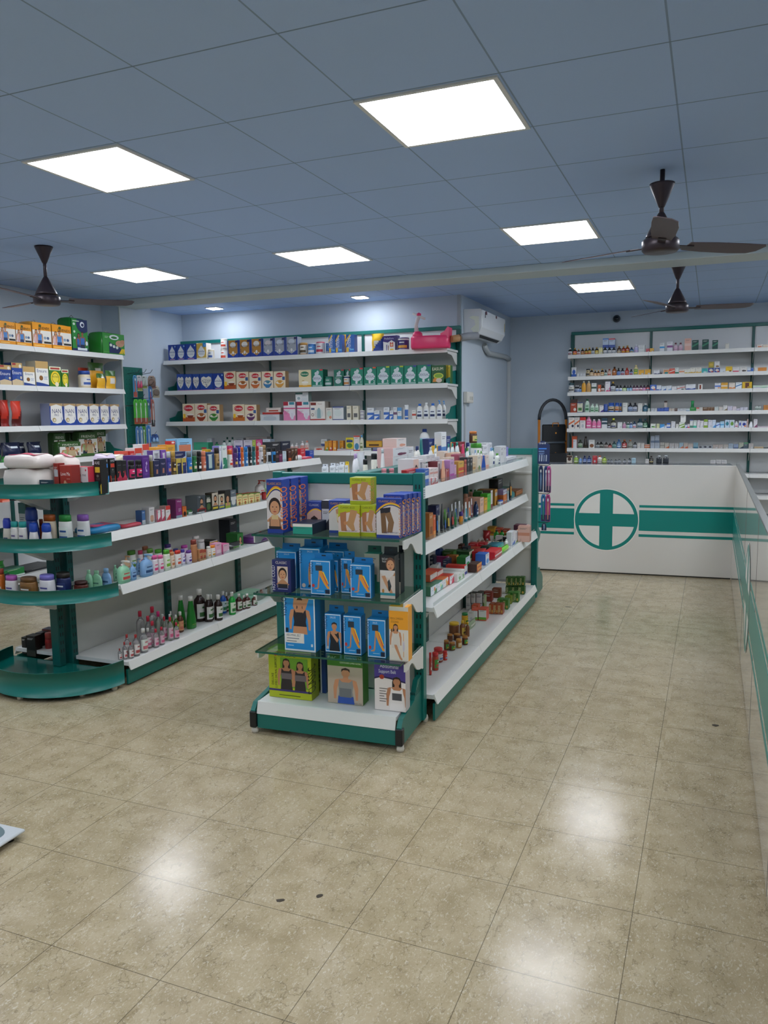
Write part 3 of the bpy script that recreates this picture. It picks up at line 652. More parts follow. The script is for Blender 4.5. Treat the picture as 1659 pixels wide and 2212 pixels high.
# short arts; @0 front colour, @1 side, @2 first accent, @3 second accent
ARTS = {
    'b': 'R0,0,100,30,@2', 't': 'R0,72,100,100,@2', 'm': 'R0,40,100,60,@2', 'o': 'E50,52,34,24,@2', 'v': 'R0,0,26,100,@2', 'd': 'P0,0,100,0,100,45,@2', 'w': 'P0,0,100,0,100,34,60,20,30,30,0,24,@2',
    'q': 'R18,20,82,48,@2', 'e': 'E50,30,36,22,@2', 'x': 'R30,12,70,88,@2', 'z': 'P0,30,100,62,100,78,0,46,@2', 's': 'E70,24,20,12,@3', 'r': 'R0,0,100,8,@3;R0,92,100,100,@3', 'l': 'L14,66,66,3,@9',
    'k': 'E50,24,22,16,@3', 'u': 'R10,58,90,80,@3', 'c': 'C50,50,18,2a1c16',
    'SIM': 'P50,92,60,80,80,62,86,45,80,28,65,18,50,15,35,18,20,28,14,45,20,62,40,80,e9e9e6;TSimilac,50,48,15,274a8e;TCLASSIC,50,34,6,3b5c98;R20,8,80,12,d8a0a8;E88,88,7,5,9ec6ea',
    'SIA': 'P50,86,64,74,84,56,88,42,80,26,65,18,50,16,35,18,20,26,12,42,16,56,36,74,f0f0ec;TSimilac,50,44,14,274a8e;TAdvance,50,32,8,3b5c98;R66,76,100,100,2f8fd8;R0,0,100,12,e6e2d0;T1,84,80,14,ffffff',
    'LAC': 'P50,14,20,34,8,56,12,76,30,84,50,76,70,84,88,76,92,56,80,34,e9e4d8;TLACTOGEN,50,52,13,23315f;TPRO,50,42,9,23315f;T@3,50,22,16,23315f;R0,0,100,5,b0408a',
    'APT': 'P10,100,90,100,90,28,50,10,10,28,@2;P0,0,100,0,100,28,50,8,0,28,1f3f9a;E50,74,26,15,@3;TAptamil,50,60,12,2c2e52,88;T@4,16,34,14,2c2e52;E50,30,9,9,e8e6e4;E32,24,5,4,@3;E68,24,5,4,@3;R72,86,98,98,2a2a60',
    'CER': 'E50,78,32,14,c8202c;TCerelac,50,73,12,ffffff,58;R74,48,96,68,3d5f96;E50,28,36,20,@2;P16,32,84,32,76,14,62,4,38,4,24,14,@3;E50,33,32,8,f2e8d8;E54,38,16,9,@4',
    'CE2': 'E50,76,38,17,c8202c;TCerelac,50,71,13,ffffff,64;R0,0,100,26,@2;E64,36,28,10,f4eadb;P36,36,92,36,80,20,48,20,@3;R4,20,24,44,f2c12e',
    'DEX': 'E38,76,10,9,d5dfe4;E55,82,12,11,d5dfe4;P50,72,74,66,90,50,82,34,50,24,18,34,10,50,26,66,d5dfe4;TDEXOLAC,50,43,13,1d2f6b,70;R8,4,92,12,9cc0b8;E46,20,9,9,e2e6ea;T@3,82,14,15,f4f4f4;R72,92,98,100,@4',
    'NES': 'E48,76,34,15,1d7a58;TNestum,48,71,12,f4f0d0,56;R0,0,100,14,f0b02a;P22,28,78,28,68,12,32,12,f2e4c0;E50,29,28,7,faf4e6;R28,38,44,41,c99a50',
    'NAN': 'P0,0,100,0,100,14,50,6,0,14,23489c;R0,88,100,100,b7976a;P8,88,50,96,92,88,96,30,80,14,50,9,20,14,4,30,eeeae2;TNAN,50,56,20,1d2c66,66;TPRO,50,43,10,1d2c66;E30,26,14,10,b59b62;E32,25,8,6,e6dcc2;T@3,84,24,14,3158a8',
    'ENS': 'R0,78,100,100,c9a569;P0,0,100,0,100,22,40,30,0,22,d8c29a;TEnsure,48,50,16,f2f2f2,84;E80,86,12,8,efe6d4;R46,28,70,44,3e62a6;E84,36,8,7,e6d8b8;R8,90,40,98,a82c34',
    'ENW': 'R0,72,100,100,c8a468;P0,0,100,0,100,8,50,14,0,18,27458c;TEnsure,48,56,13,20407f,84;E40,34,15,10,8a5a28;L62,40,30,3,7b93bd;R6,78,60,90,c8a468',
    'PRO': 'R0,82,100,100,e9eec8;E50,44,40,34,f3d12b;E50,44,30,25,3a6a22;E50,44,27,22,f0da46;TPROTINEX,50,46,9,5a3a16,52;E60,14,16,11,f2e4c6;R10,86,90,95,b03a30',
    'PED': 'P0,100,100,100,100,55,70,70,40,55,0,62,3b2a76;TPediaSure,50,76,12,d9d8ee;P58,60,72,50,86,60,86,28,58,28,c9402c;E72,40,9,8,e7c9a0;P40,4,46,4,46,40,40,34,7a4a30;P26,4,32,4,33,44,26,40,4a3a80;R58,6,88,14,f0c22a',
    'EAS': 'TEASUM,50,72,17,e9e6c8,86;E56,42,40,16,cfd04a;E56,43,32,11,7ea83a;P10,10,48,10,46,24,30,34,14,26,d98a3a;E60,18,24,12,d9c6b4;R0,0,100,6,1d4a2a',
    'HOR': 'P0,0,100,0,100,100,60,100,20,55,10,20,@2;P0,58,30,80,60,100,44,100,16,82,0,70,f4d24a;P6,36,30,66,62,96,52,96,24,70,4,46,e9e4d8;UHorlicks,58,52,26,eef2f8,56;R44,14,92,22,6ec0ea;R6,6,34,30,f0c63a',
    'BOO': 'P10,100,60,100,84,0,40,0,3a0c10;UBOOST,66,46,34,f6f2ee,86;E40,80,10,6,e8b02a',
    'FRI': 'R0,70,100,100,f4a11c;R0,0,100,16,f4a11c;TFRIENDS,62,74,11,3a3216,66;E40,88,7,6,4c5a1e;H18,16,56,e0b6b8,d8b0b4,c98f68,1,1.0;H36,16,60,4d86c8,2c3d66,c98f68,0,1.0;E64,40,7,6,8fa4b8;E80,40,7,6,4a5f86;R58,18,98,26,2f2a1c;R6,5,60,9,fbd27a',
    'FR2': 'R0,72,100,100,355c2a;R0,0,100,10,3f6b30;TFRIENDS,50,78,11,e8ecd8,74;H36,10,62,a9bd7a,2e3a4a,c98f68,0;H58,10,60,cbb48a,c9b089,c98f68,1;E86,50,7,8,dcc88a;E86,26,5,4,3a3a30;E86,16,5,4,3a3a30',
    'GRN': 'E72,86,44,28,1e2d5c;E66,84,14,9,e8eef2;E68,83,9,5,1e2d5c;H40,10,46,2f62b0,26407a,8a5a3e,1;H64,10,52,3a6ab0,1d2a44,8a5a3e,0;E14,84,7,4,d8e6d8;E14,60,6,4,d8e6d8;E14,40,6,4,d8e6d8;E90,26,8,7,dfe8ec;R0,0,100,8,1e2d5c;R30,3,92,11,dfe6ea;R6,92,46,95,c6dcc0',
    'GR2': 'E52,82,22,12,e8eef2;E52,81,14,6,2f7a36;P28,6,100,6,80,34,28,58,1e2d5c;P72,6,100,6,100,30,86,30,ecc92c;E78,54,20,16,c99878;E92,64,12,10,c08a68;E36,44,6,7,dfe8dc;E50,38,6,7,dfe8dc;E64,34,6,7,dfe8dc;L10,84,16,2,d4e4c8;R4,8,96,12,5aa04a',
    'NEK': 'A70,18,e8962a,f0d23a,1f2f78,d9d2d0;C50,47,13,2c1c18;P28,34,72,34,70,20,30,20,d8c08c;P10,10,90,10,86,22,72,26,28,26,14,22,c9946e;R10,8,90,13,2a2326;R16,8,20,26,2a2326;R80,8,84,26,2a2326;TCLASSIC-ECO,50,90,4.5,d9a03a;E10,91,3,1.6,c83a2a;R0,0,100,7,243f94',
    'NKS': 'UCLASSIC-ECO,62,46,30,e8762a,80',
    'ELB': 'A66,22,e8962a,f0d23a,1f2f78,d9d2d0;TCLASSIC-ECO,48,88,6,d9a03a,78;P40,72,60,78,70,60,64,40,84,16,70,12,48,36,c9946e;P44,60,66,56,60,34,46,40,e0d2a8;R0,0,100,7,243f94',
    'KNE': 'A68,22,e8962a,f0d23a,1f2f78,d9d2d0;TCLASSIC-ECO,46,90,5,d9a03a,72;P16,74,60,78,58,64,18,60,23232c;P18,62,38,64,44,12,22,12,7a5a3c;P36,62,60,66,74,40,66,14,44,14,50,40,8a6848;TKNEE SUPPORT,62,12,4,23306a,60;R0,0,100,8,243f94',
    'ANK': 'A62,18,c9921c,d9c6c0;TCLASSIC-ECO,44,89,6,3c3a1c,66;P8,74,38,80,36,30,40,16,14,16,b0764e;P58,86,90,82,72,40,78,20,66,16,40,36,34,44,46,50,c0905f;E33,42,8,6,c98a5a;TANKLE SUPPORT,60,15,4,4a2a4a,64;R0,0,100,13,a2ac18',
    'VIS': 'R3,2,97,98,e8eef2;R5.5,4,94.5,96,1e8ed6;UVISSCO,14,76,13,16325c,36;TSALUS,42,88,5,cfe4f2,24;G42,16,64,2a3846,e8a03a,c9906a;P58,64,82,30,88,30,64,66,e85a2a;P60,66,86,34,90,34,66,68,f2d23a;E14,26,7,5,c83a34;R72,4,95,16,1d2a44;L30,12,36,1,a8d2ee',
    'VIN': 'R3,2,97,98,e8eef2;R5.5,4,94.5,96,1e8ed6;UVISSCO,14,78,11,16325c,32;TSALUS,52,90,4,cfe4f2,34;P48,64,64,70,66,54,52,30,58,12,46,10,42,30,44,50,c9906a;P46,52,66,54,58,34,46,36,d9a04a;P44,14,60,14,60,8,40,8,23304a;E20,12,9,5,e2cfc4',
    'VAB': 'R2,2,98,98,e8eef2;R3.5,3.5,96.5,96.5,1e8ed6;UVISSCO,9,80,11,16325c,36;H52,32,66,23232c,c98f68,c98f68,1,1.15;P34,100,44,96,40,70,30,82,c98f68;P60,96,82,98,72,80,62,70,c98f68;R4,15,64,33,e9e6df;TABDOMINAL BELT,30,27,4.5,2f3a4c,46;L8,24,40,2,7a828c;R5,34,14,42,1b2434;R86,10,92,15,d5e4f0;L10,11,20,1,a8d2ee',
    'VCH': 'R3,2,97,98,e8eef2;R5.5,4,94.5,96,1e8ed6;UVISSCO,15,76,13,16325c,36;H58,4,74,1d222b,1d222b,c98f68,0,1.0;P34,50,74,26,84,34,44,56,c98f68;E16,12,7,4,c8c2bc;TSALUS,50,88,5,cfe4f2,34',
    'HOT': 'R28,14,84,80,d9c4b4;C56,54,15,1f1614;R30,14,82,26,22242e;UHOT / COLD,15,44,11,e8e8f0,76;TCLASSIC,50,88,8,e6e0da,60;L30,11,52,1,c2c6dc',
    'OCG': 'R0,76,100,100,3f7d22;TOAC,14,88,7,e8ecd8,24;TCONTOURED LUMBO SACRAL,66,82,3,f0f2e0,60;TLumbo Sacral Belt,76,92,3.2,f0f2e0,42;H52,1,72,8d8f8c,2f55a8,c98f68,0,1.3;R34,14,68,32,6f7476;TSIZE L-XXL,86,2,2.5,3a3a3a,22',
    'ABS': 'P0,64,20,68,50,66,100,60,100,100,0,100,4f3f94;P0,61,20,65,50,63,100,57,100,60,50,66,20,68,0,64,2a2352;TAbdominal,48,84,8,e9e6f2,60;TSupport Belt,42,74,7,e9e6f2,56;E24,66,8,4.5,b4402c;H72,2,66,e9e4e0,eee9e6,b9805c,1,1.15;R57,22,88,36,4a4c50;L16,44,26,6,6a6460',
    'LUM': 'R0,94,100,95,c8302a;TCLASSIC,42,86,8,2f2a30,50;E17,89,4,3,d23a2a;R28,22,92,84,6fa02a;H42,18,64,2b2628,2b2628,b9805c,1,1.1;H74,18,60,2b2628,2b2628,b9805c,1,1.1;R30,40,55,52,6a6264;R62,38,88,50,6a6264;ULUMBO SACRAL SUPPORT,20,52,5,33351c,64;UDELUXE,12,38,5,33351c,24;R0,14,100,18,3a2f6e;L24,7,50,1,55601a',
    'LUS': 'UCLASSIC,55,44,38,3a3a1c,56',
    'BLS': 'UCLASSIC-ECO,55,46,32,d98a3a,86',
    'STK': 'R0,58,100,92,efa42a;TMEDICAL COMPRESSION,40,76,4,6a3a10,66;TSTOCKINGS,30,70,4,6a3a10,40;H34,24,44,d8d2c8,d8d2c8,c98f68,1,0.9;P26,30,40,30,62,8,70,4,66,2,56,4,30,24,c98f68;R74,8,77,52,e0a050;E76,28,5,10,cfc8d2;E14,56,6,3,8a5a2a;R0,0,100,2,c2bab0',
    'WRI': 'R0,66,100,100,1d2426;TWrist Brace With Thumb,50,84,5,d8dcd8,70;TFull Cradle,34,90,5,d8dcd8,40;R0,8,100,66,d4c8be;C70,78,12,6a4a3a;P0,66,100,66,90,56,60,48,30,52,0,60,d9d4d0;P10,52,34,54,50,40,84,16,76,8,54,20,30,36,c9946e;P50,40,62,46,76,30,68,20,54,24,3a4248;E62,24,8,6,23282c;E20,18,8,5,b9803a;R0,8,100,14,2f8f9a',
    'CLS': 'TCLASSIC,50,84,8,c9ccde,70;A56,20,e8962a,f0d23a,d9b0a0;P30,10,70,10,74,40,50,50,26,40,2c1c18',
    'VWH': 'TVWash,55,84,9,e8d8e8,80;R10,30,60,60,7d2a66;R0,0,100,14,9fb0bd;L40,50,46,4,d9b8d4',
    'AXE': 'TAXE,50,86,9,d8dcde,76;R14,62,86,78,@2;E50,52,18,4,6a6a64;R20,40,80,46,3a3a3a;P0,0,16,0,16,24,0,30,@2;P84,0,100,0,100,30,84,24,@2;R16,8,84,16,4a4a4a',
    'SPD': 'P0,0,100,0,100,14,70,30,60,54,40,26,20,16,0,18,@2;E30,44,7,4,@3;R20,76,80,78,6a6a6a',
    'YAR': 'P46,66,62,74,70,62,56,56,50,40,66,34,60,26,44,30,42,46,54,60,c9b2e2;TYARDLEY,50,84,6,8a5fb4,80;L30,20,40,2,8a5fb4',
    'TUL': 'TTULIP,50,66,9,c9bcd6,80;P40,18,52,18,54,46,44,46,d68a5a;P56,18,66,18,66,46,58,46,c98a7a',
    'FOG': 'UFOGG,58,36,44,@2,66',
    'MEN': 'C52,62,17,17120f,20140f;R0,0,100,26,@2;R8,8,92,20,@3;TMen,30,90,7,e8e8e8,40',
    'IND': 'E50,18,20,16,c9803a;P42,18,50,36,58,18,50,8,a84b1c;TIndulekha,50,62,12,3c5a24,80;R24,42,76,50,d06a3a;P0,100,100,100,100,88,50,94,0,86,5b8a34',
    'LIL': 'P50,8,100,8,100,50,80,52,60,30,@2;E62,56,12,22,@3;TSoap,26,78,9,2f4a8a,36;L10,60,30,3,8a94a8',
    'RDV': 'P40,0,100,0,100,60,84,76,70,50,60,72,50,30,@2;E30,46,10,6,@2;TSoap,28,80,9,2f4a8a,36',
    'FLO': 'E50,30,30,22,@2;E36,36,12,9,@3;E62,26,12,9,@3;TGift,50,72,12,6a6a7a',
    'TPC': 'URefresh,40,52,26,2a4a8a,80;P0,0,100,0,100,30,@2',
    'HER': 'THimalaya,50,76,11,3a5a3a,80;E60,34,24,22,@2;R0,0,100,8,@2;L12,56,34,3,7a8a7a',
    'GSP': 'UMedimix,46,50,40,d8d89a,80;E76,28,14,16,c9a44a',
    'KIS': 'TKiss me,50,66,11,4a4046,70;E46,34,22,12,a51c3c;R24,33,68,35,e8e2e2;E86,88,5,4,c8284a',
    'RED': 'TLove Me,50,66,12,efe2dc,80;P30,8,74,8,76,34,60,46,40,42,26,26,6a3a2a;E44,40,12,10,d9a080;E60,34,11,9,c98f68;L60,56,30,1,d9a090',
    'MOM': 'TManual,66,84,6,8a4a3a,50;R4,80,40,94,7c2a20;E58,36,30,26,d5d8d4;P46,12,72,12,70,54,64,66,54,66,48,54,8fb0b4;R0,0,100,8,b0322c;E16,30,9,8,7a5a4a;E16,30,6,5,e8e4de;R6,56,30,66,39507a',
    'BAB': 'R0,80,40,100,a8283c;R50,84,92,98,3e8a9c;P0,0,100,0,100,26,40,40,0,60,e488b4;E72,34,20,22,e6e2ea;R64,8,84,40,dcd6e2;L8,52,40,4,c05a8a;R0,62,100,68,d8477f',
    'BOT': 'R0,78,56,96,3f6a62;E24,38,20,26,e4e8e8;E26,36,12,16,9fb4ba;P50,8,92,8,90,40,52,40,d0d8dc;L54,70,36,3,6a7a86',
}
def box_pack(w, d, h, cols, art, side='', soft=0.0012):
    """printed carton; cols front/side/accents"""
    b = MB(); f, sd = cols[0], cols[1] if len(cols) > 1 else cols[0]
    b.box(-w / 2, 0, 0, w / 2, d, h, pm(sd), min(soft, w * 0.05, h * 0.05, d * 0.05), {'-y': pm(f)})
    a = Art(b, w, h)
    dark = 'e8e6e0' if lum(f) < 0.25 else '4a4f58'
    C = (cols + ['c0c4c8'] * 9)[:9] + [dark]
    if art in ARTS and len(art) >= 3: a.run(ARTS[art], C)
    else:
        for ch in art: a.run(ARTS[ch], C)
        if 'c' not in art: a.run('L16,%d,62,2,@9' % (88 if 't' not in art else 62), C)
    if side:
        b2 = Art(b, d, h, lambda x, z, y: (w / 2 - y, x + d / 2, z)); b2.run(ARTS[side], C)
    return b
def outline(w, d, h, prof, n=16, p=2.4):
    """rows of a superellipse body; prof [(scale x, scale y, z fraction)]"""
    rows = []
    for sx, sy, z in prof:
        r = []
        for k in range(n):
            t = 2 * math.pi * k / n; c, s_ = math.cos(t), math.sin(t)
            r.append((w / 2 * sx * math.copysign(abs(c) ** (2 / p), c), d / 2 + d / 2 * sy * math.copysign(abs(s_) ** (2 / p), s_), z * h))
        rows.append(r)
    return rows
def solid(b, rows, m):
    V = b.grid(rows, m, True, True); b.cap(V[0], m, True); b.cap(V[-1], m)
def wrap(b, w, d, h, z0, z1, sx, c, frac=0.42, n=10, p=2.4, grow=0.0004):
    """label wrapped round the front of a body"""
    rows = []
    for z, s in ((z0, sx[0]), (z1, sx[1])):
        r = []
        for k in range(n + 1):
            t = math.pi * 1.5 + (k / n - 0.5) * 2 * math.pi * frac; cc, ss = math.cos(t), math.sin(t)
            r.append(((w / 2 * s + grow) * math.copysign(abs(cc) ** (2 / p), cc), d / 2 + (d / 2 * s + grow) * math.copysign(abs(ss) ** (2 / p), ss), z * h))
        rows.append(r)
    b.grid(rows, pm(c), True)
def body_mat(c, clear): return mat(c, 0.08, trans=0.75) if clear else mat(c, 0.25)
# kind: (profile of the body, start and end of cap, cap width, label from/to, superellipse power)
SHAPES = {
    'b': ([(.94, .94, 0), (1, 1, .03), (1, 1, .60), (.9, .9, .68), (.5, .5, .76), (.40, .40, .80), (.40, .40, .86)], .82, 1.0, .46, (.10, .56), 2.1),
    'l': ([(.86, .9, 0), (.95, 1, .03), (1, 1, .35), (.97, 1, .62), (.72, .8, .78), (.42, .6, .83), (.40, .6, .86)], .83, 1.0, .44, (.12, .60), 2.5),
    'a': ([(.90, .9, 0), (1, 1, .03), (1, 1, .5), (.96, .98, .74), (.9, .94, .80)], .80, 1.0, .90, (.14, .62), 2.8),
    's': ([(.94, .94, 0), (1, 1, .02), (1, 1, .70), (.93, .93, .74)], .745, 1.0, .95, (.12, .55), 2.0),
    'j': ([(.93, .93, 0), (1, 1, .05), (1, 1, .70), (.9, .9, .78), (.86, .86, .80)], .79, 1.0, .94, (.16, .62), 2.0),
    'n': ([(1, 1, 0), (1.01, 1.01, .03), (.98, .98, .05), (.98, .98, .88), (1.01, 1.01, .91)], .90, 1.0, .97, (.12, .80), 2.0),
    'g': ([(.92, .92, 0), (1, 1, .03), (.98, .98, .25), (.55, .6, .70), (.40, .45, .84), (.36, .42, .88)], .86, 1.0, .44, (.08, .45), 2.2),
    'm': ([(.88, .92, 0), (.97, 1, .03), (1, 1, .3), (.9, .95, .60), (.55, .7, .70), (.3, .4, .74), (.28, .38, .78)], .75, .84, .34, (.12, .52), 2.5),
    'y': ([(.80, .85, 0), (.92, .95, .02), (1, 1, .20), (.96, 1, .45), (.74, .85, .66), (.62, .75, .70)], .66, 1.0, .82, (.10, .42), 2.6),
}
def bottle(kind, w, d, h, cols, art, name):
    """cols body/cap/label/accent ; art: c clear body, n no label, h wide low cap, t tapered label print"""
    prof, c0, c1, cw, (l0, l1), p = SHAPES[kind]
    cols = cols + ['dddddd'] * 4; b = MB(); solid(b, outline(w, d, h, prof, 18, p), body_mat(cols[0], 'c' in art)); root = b.build(name)
    b = MB(); cm = mat(cols[1], 0.35); u, v = cw, cw if kind in 'sjn' else cw * w / d * (0.9 if kind in 'bg' else 0.6 if kind in 'lmy' else 0.85)
    v = min(v, 0.98)
    if kind == 'm':
        solid(b, outline(w, d, h, [(u, v, c0), (u, v, c0 + .06), (.16, .2, c0 + .075), (.14, .18, .92)], 12, 2), cm)
        b.box(-w * 0.10, -d * 0.35, h * .92, w * 0.10, d * 0.62, h * .97, cm, 0.001); b.box(-w * 0.05, -d * 0.35, h * .89, w * 0.05, -d * 0.15, h * .92, cm)
    elif kind == 'y': solid(b, outline(w, d, h, [(.74, .84, c0), (.86, .95, c0 + .04), (.84, .9, .9), (.60, .7, 1.0)], 16, 2.6), cm)
    elif kind == 's': solid(b, outline(w, d, h, [(u, u, c0), (u, u, .97), (u * .9, u * .9, 1.0)], 16, 2), cm)
    else:
        rows = [(u, v, c0), (u, v, lerp(c0, c1, .85)), (u * .88, v * .88, c1)]
        solid(b, outline(w, d, h, rows, 16, 2 if kind in 'bjn' else 2.4), cm)
    b.build('cap' if kind not in 'jn' else 'lid', root)
    if 'n' not in art:
        b = MB(); s = 1.0 if kind not in 'gy' else .97
        top = .72 if kind == 'g' else s
        wrap(b, w, d, h, l0, l1, (s, top), cols[2], .27 if kind in 'lamyg' else .45, 10, p)
        if cols[3] != 'dddddd':
            wrap(b, w, d, h, lerp(l0, l1, .12), lerp(l0, l1, .42), (s, lerp(s, top, .4)), cols[3], .2 if kind in 'lamyg' else .3, 8, p, 0.0008)
            wrap(b, w, d, h, lerp(l0, l1, .68), lerp(l0, l1, .80), (lerp(s, top, .6), lerp(s, top, .8)), cols[3] if lum(cols[2]) > .2 else 'e8e8e8', .14, 6, p, 0.0008)
        b.build('label', root)
    return root
def tube_pack(w, d, h, cols, art, name):
    """squeeze tube standing on its cap; cols body/cap/accent"""
    cols = cols + [cols[0]] * 3; b = MB(); zc = .14
    rows = outline(w, d, h, [(.92, .92, zc), (.97, .97, zc + .03), (.97, .8, .45), (1, .45, .75), (1.02, .10, .93), (1.02, .06, 1.0)], 16, 2)
    solid(b, rows, mat(cols[0], 0.3)); root = b.build(name)
    b = MB(); solid(b, outline(w, d, h, [(.84, .84, 0), (.88, .88, zc)], 16, 2), mat(cols[1], 0.35)); b.build('cap', root)
    b = MB(); rows = []
    for z, sx, sy in ((.24, .975, .92), (.46, .975, .80), (.68, .99, .56)):
        rows.append([((w / 2 * sx + .0005) * math.cos(t), d / 2 + (d / 2 * sy + .0006) * math.sin(t), z * h) for t in [math.pi * (1.16 + .068 * k) for k in range(11)]])
    b.grid(rows, pm(cols[2]), True); b.build('label', root)
    return root
def pouch(w, d, h, cols, art, name):
    """pillow bag standing up; cols body/accent/second"""
    b = MB(); n, k = 12, 10; cols = cols + [cols[0]] * 3; m = mat(cols[0], 0.28)
    def P(u, v, side):
        x = (u - .5) * w * (1 - .10 * math.sin(math.pi * v)); z = v * h
        f = (math.sin(math.pi * u) ** .6) * (math.sin(math.pi * min(1, v * 1.02)) ** .55 if v < .97 else .12)
        if v < .04: f = (math.sin(math.pi * u) ** .6) * .8
        wob = .03 * d * math.sin(9 * u + 7 * v) * (v > .1)
        return (x, d / 2 + side * (d / 2 * f + wob * .5) + .12 * d * math.sin(3 * math.pi * v) * (1 - f), z)
    for sd in (-1, 1):
        rows = [[P(i / n, j / k, sd) for i in range(n + 1)] for j in range(k + 1)]
        if sd > 0: rows = rows[::-1]
        V = [[b.bm.verts.new(Vector(p)) for p in r] for r in rows]
        for j in range(k):
            for i in range(n):
                f = b.bm.faces.new((V[j][i], V[j][i + 1], V[j + 1][i + 1], V[j + 1][i])); f.smooth = True
                v, u = (j + .5) / k, (i + .5) / n
                c = cols[0]
                if sd < 0:
                    if 't' in art and v > .7: c = cols[1]
                    if 'b' in art and v < .3: c = cols[1]
                    if 'o' in art and abs(u - .5) < .28 and .25 < v < .6: c = cols[2]
                    if 'd' in art and v < u * .8: c = cols[1]
                    if 'k' in art and .3 < u < .75 and .72 < v < .84: c = cols[2]
                f.material_index = b.mi(mat(c, 0.28))
    b.cap([b.bm.verts.new(Vector(P(i / n, 0, -1))) for i in range(n + 1)] + [b.bm.verts.new(Vector(P(i / n, 0, 1))) for i in range(n - 1, 0, -1)], m, True)
    return b.build(name)
def soft_pack(w, d, h, cols, art, name):
    """plastic wrapped diaper pack with a gathered handle"""
    b = MB(); rows = []
    for z, s, q in ((0, .93, .9), (.05, 1, 1), (.5, 1.0, 1.02), (.92, .99, .94), (.97, .93, .8), (1.0, .84, .55)):
        rows.append((s, q, z))
    solid(b, outline(w, d, h, rows, 28, 7), mat(cols[1], 0.25)); root = b.build(name)
    b = MB(); a = Art(b, w * .97, h * .93, lambda x, z, y: (x, y - .002 - .012 * d * (1 - (2 * x / w) ** 2), z + .02 * h)); a.rect(0, 0, 100, 100, cols[0]); a.run(ARTS[art], (cols + ['888888'] * 9)[:10]); b.build('front_print', root)
    if 'x' not in (cols[4] if len(cols) > 4 else ''):
        b = MB(); b.tube([(-.16 * w, d / 2, h * .985), (-.06 * w, d / 2, h * 1.05), (.04 * w, d / 2, h * 1.09), (.12 * w, d / 2, h * 1.04), (.2 * w, d / 2, h * .985)], .004, mat('d8d8d4', .2, trans=.6), 6); b.build('handle', root)
    return root
def tab_box(w, d, h, cols, art, name):
    """carton with a hanging flap on its top"""
    hb = h * .86; b = box_pack(w, d, hb, cols, art); root = b.build(name)
    b = MB(); y = d * .88; pts = [(-w * .46, hb - .002), (w * .46, hb - .002), (w * .44, h), (-w * .44, h)]
    b.prism(pts, 'y', y, y + .0012, pm(cols[1])); b.box(-w * .10, y - .0006, hb + (h - hb) * .45, w * .10, y, hb + (h - hb) * .68, pm('23313c')); b.build('hang_tab', root)
    return root
def flat_pack(w, d, h, cols, art, name):
    """wrapped soft bundle lying flat; cols body/accent"""
    b = MB(); rows = outline(w, d, h, [(.9, .88, 0), (1, 1, .2), (1, 1, .6), (.93, .93, .86), (.7, .72, 1.0)], 24, 5)
    for r in rows: r[:] = [(x, y, z + .06 * h * math.sin(40 * x + 31 * y)) if z > h * .5 else (x, y, z) for x, y, z in r]
    solid(b, rows, mat(cols[0], .35)); root = b.build(name)
    if len(cols) > 1:
        b = MB(); rr = [[(lerp(-.36, .36, i / 8) * w, lerp(.14, .86, j / 5) * d, h * 1.01 + .05 * h * math.sin(40 * lerp(-.36, .36, i / 8) * w + 31 * lerp(.14, .86, j / 5) * d) + .0008) for i in range(9)] for j in range(6)]
        b.grid(rr, mat(cols[1], .35)); b.build('top_print', root)
    return root
def top_art(b, w, d, h, cols, art):
    a = Art(b, w, d, lambda x, z, y: (x, z, h - y)); C = (cols + ['c0c4c8'] * 9)[:9] + ['4a4f58']
    if art: a.run(art, C)
def make(kind, w, d, h, cols, art, name):
    if kind in SHAPES: return bottle(kind, w, d, h, cols, art, name)
    if kind == 't': return tube_pack(w, d, h, cols, art, name)
    if kind == 'p': return pouch(w, d, h, cols, art, name)
    if kind == 'd': return soft_pack(w, d, h, cols, art, name)
    if kind == 'h': return tab_box(w, d, h, cols, art, name)
    if kind == 'f': return flat_pack(w, d, h, cols, art, name)
    if kind == 'k':
        b = box_pack(w, d, h, cols, art, '', min(w, h, d) * .16); return b.build(name)
    side = ''
    if '+' in art: art, side = art.split('+')
    b = box_pack(w, d, h, cols, art, side)
    if len(art) < 3 and len(cols) > 2: top_art(b, w, d, h, cols, 'R8,10,92,40,@2' if False else '')
    return b.build(name)
KINDS = {'c': 'carton', 'b': 'syrup_bottle', 'l': 'lotion_bottle', 'a': 'talc_bottle', 's': 'spray_can', 'j': 'jar', 'n': 'tin', 'g': 'cone_bottle', 'm': 'pump_bottle', 'y': 'powder_bottle', 't': 'squeeze_tube', 'p': 'pouch', 'd': 'diaper_pack', 'h': 'hang_carton', 'f': 'wrapped_pack', 'k': 'soap_pack'}
CATS = {'carton': 'box', 'syrup_bottle': 'bottle', 'lotion_bottle': 'bottle', 'talc_bottle': 'bottle', 'spray_can': 'spray can', 'jar': 'jar', 'tin': 'tin', 'cone_bottle': 'bottle', 'pump_bottle': 'bottle', 'powder_bottle': 'bottle', 'squeeze_tube': 'tube', 'pouch': 'pouch', 'diaper_pack': 'diaper pack', 'hang_carton': 'box', 'wrapped_pack': 'package', 'soap_pack': 'soap'}
PROTO = {}
def put(kind, name, w, d, h, cols, art, loc, rz, tilt=0.0, flip=False):
    k = (kind, cols, art, name)
    if k not in PROTO:
        r = make(kind, w, d, h, cols.split('/'), art, name); PROTO[k] = (r, w, d, h)
    else:
        p, w0, d0, h0 = PROTO[k]; r = copy_tree(p); r.scale = (w / w0, d / d0, h / h0)
    r.location = loc; r.rotation_euler = (tilt, 0, rz)
    return r
ORD = ['first', 'second', 'third', 'fourth', 'fifth', 'sixth', 'seventh', 'eighth', 'ninth', 'tenth', 'eleventh', 'twelfth', 'thirteenth', 'fourteenth', 'fifteenth', 'sixteenth']
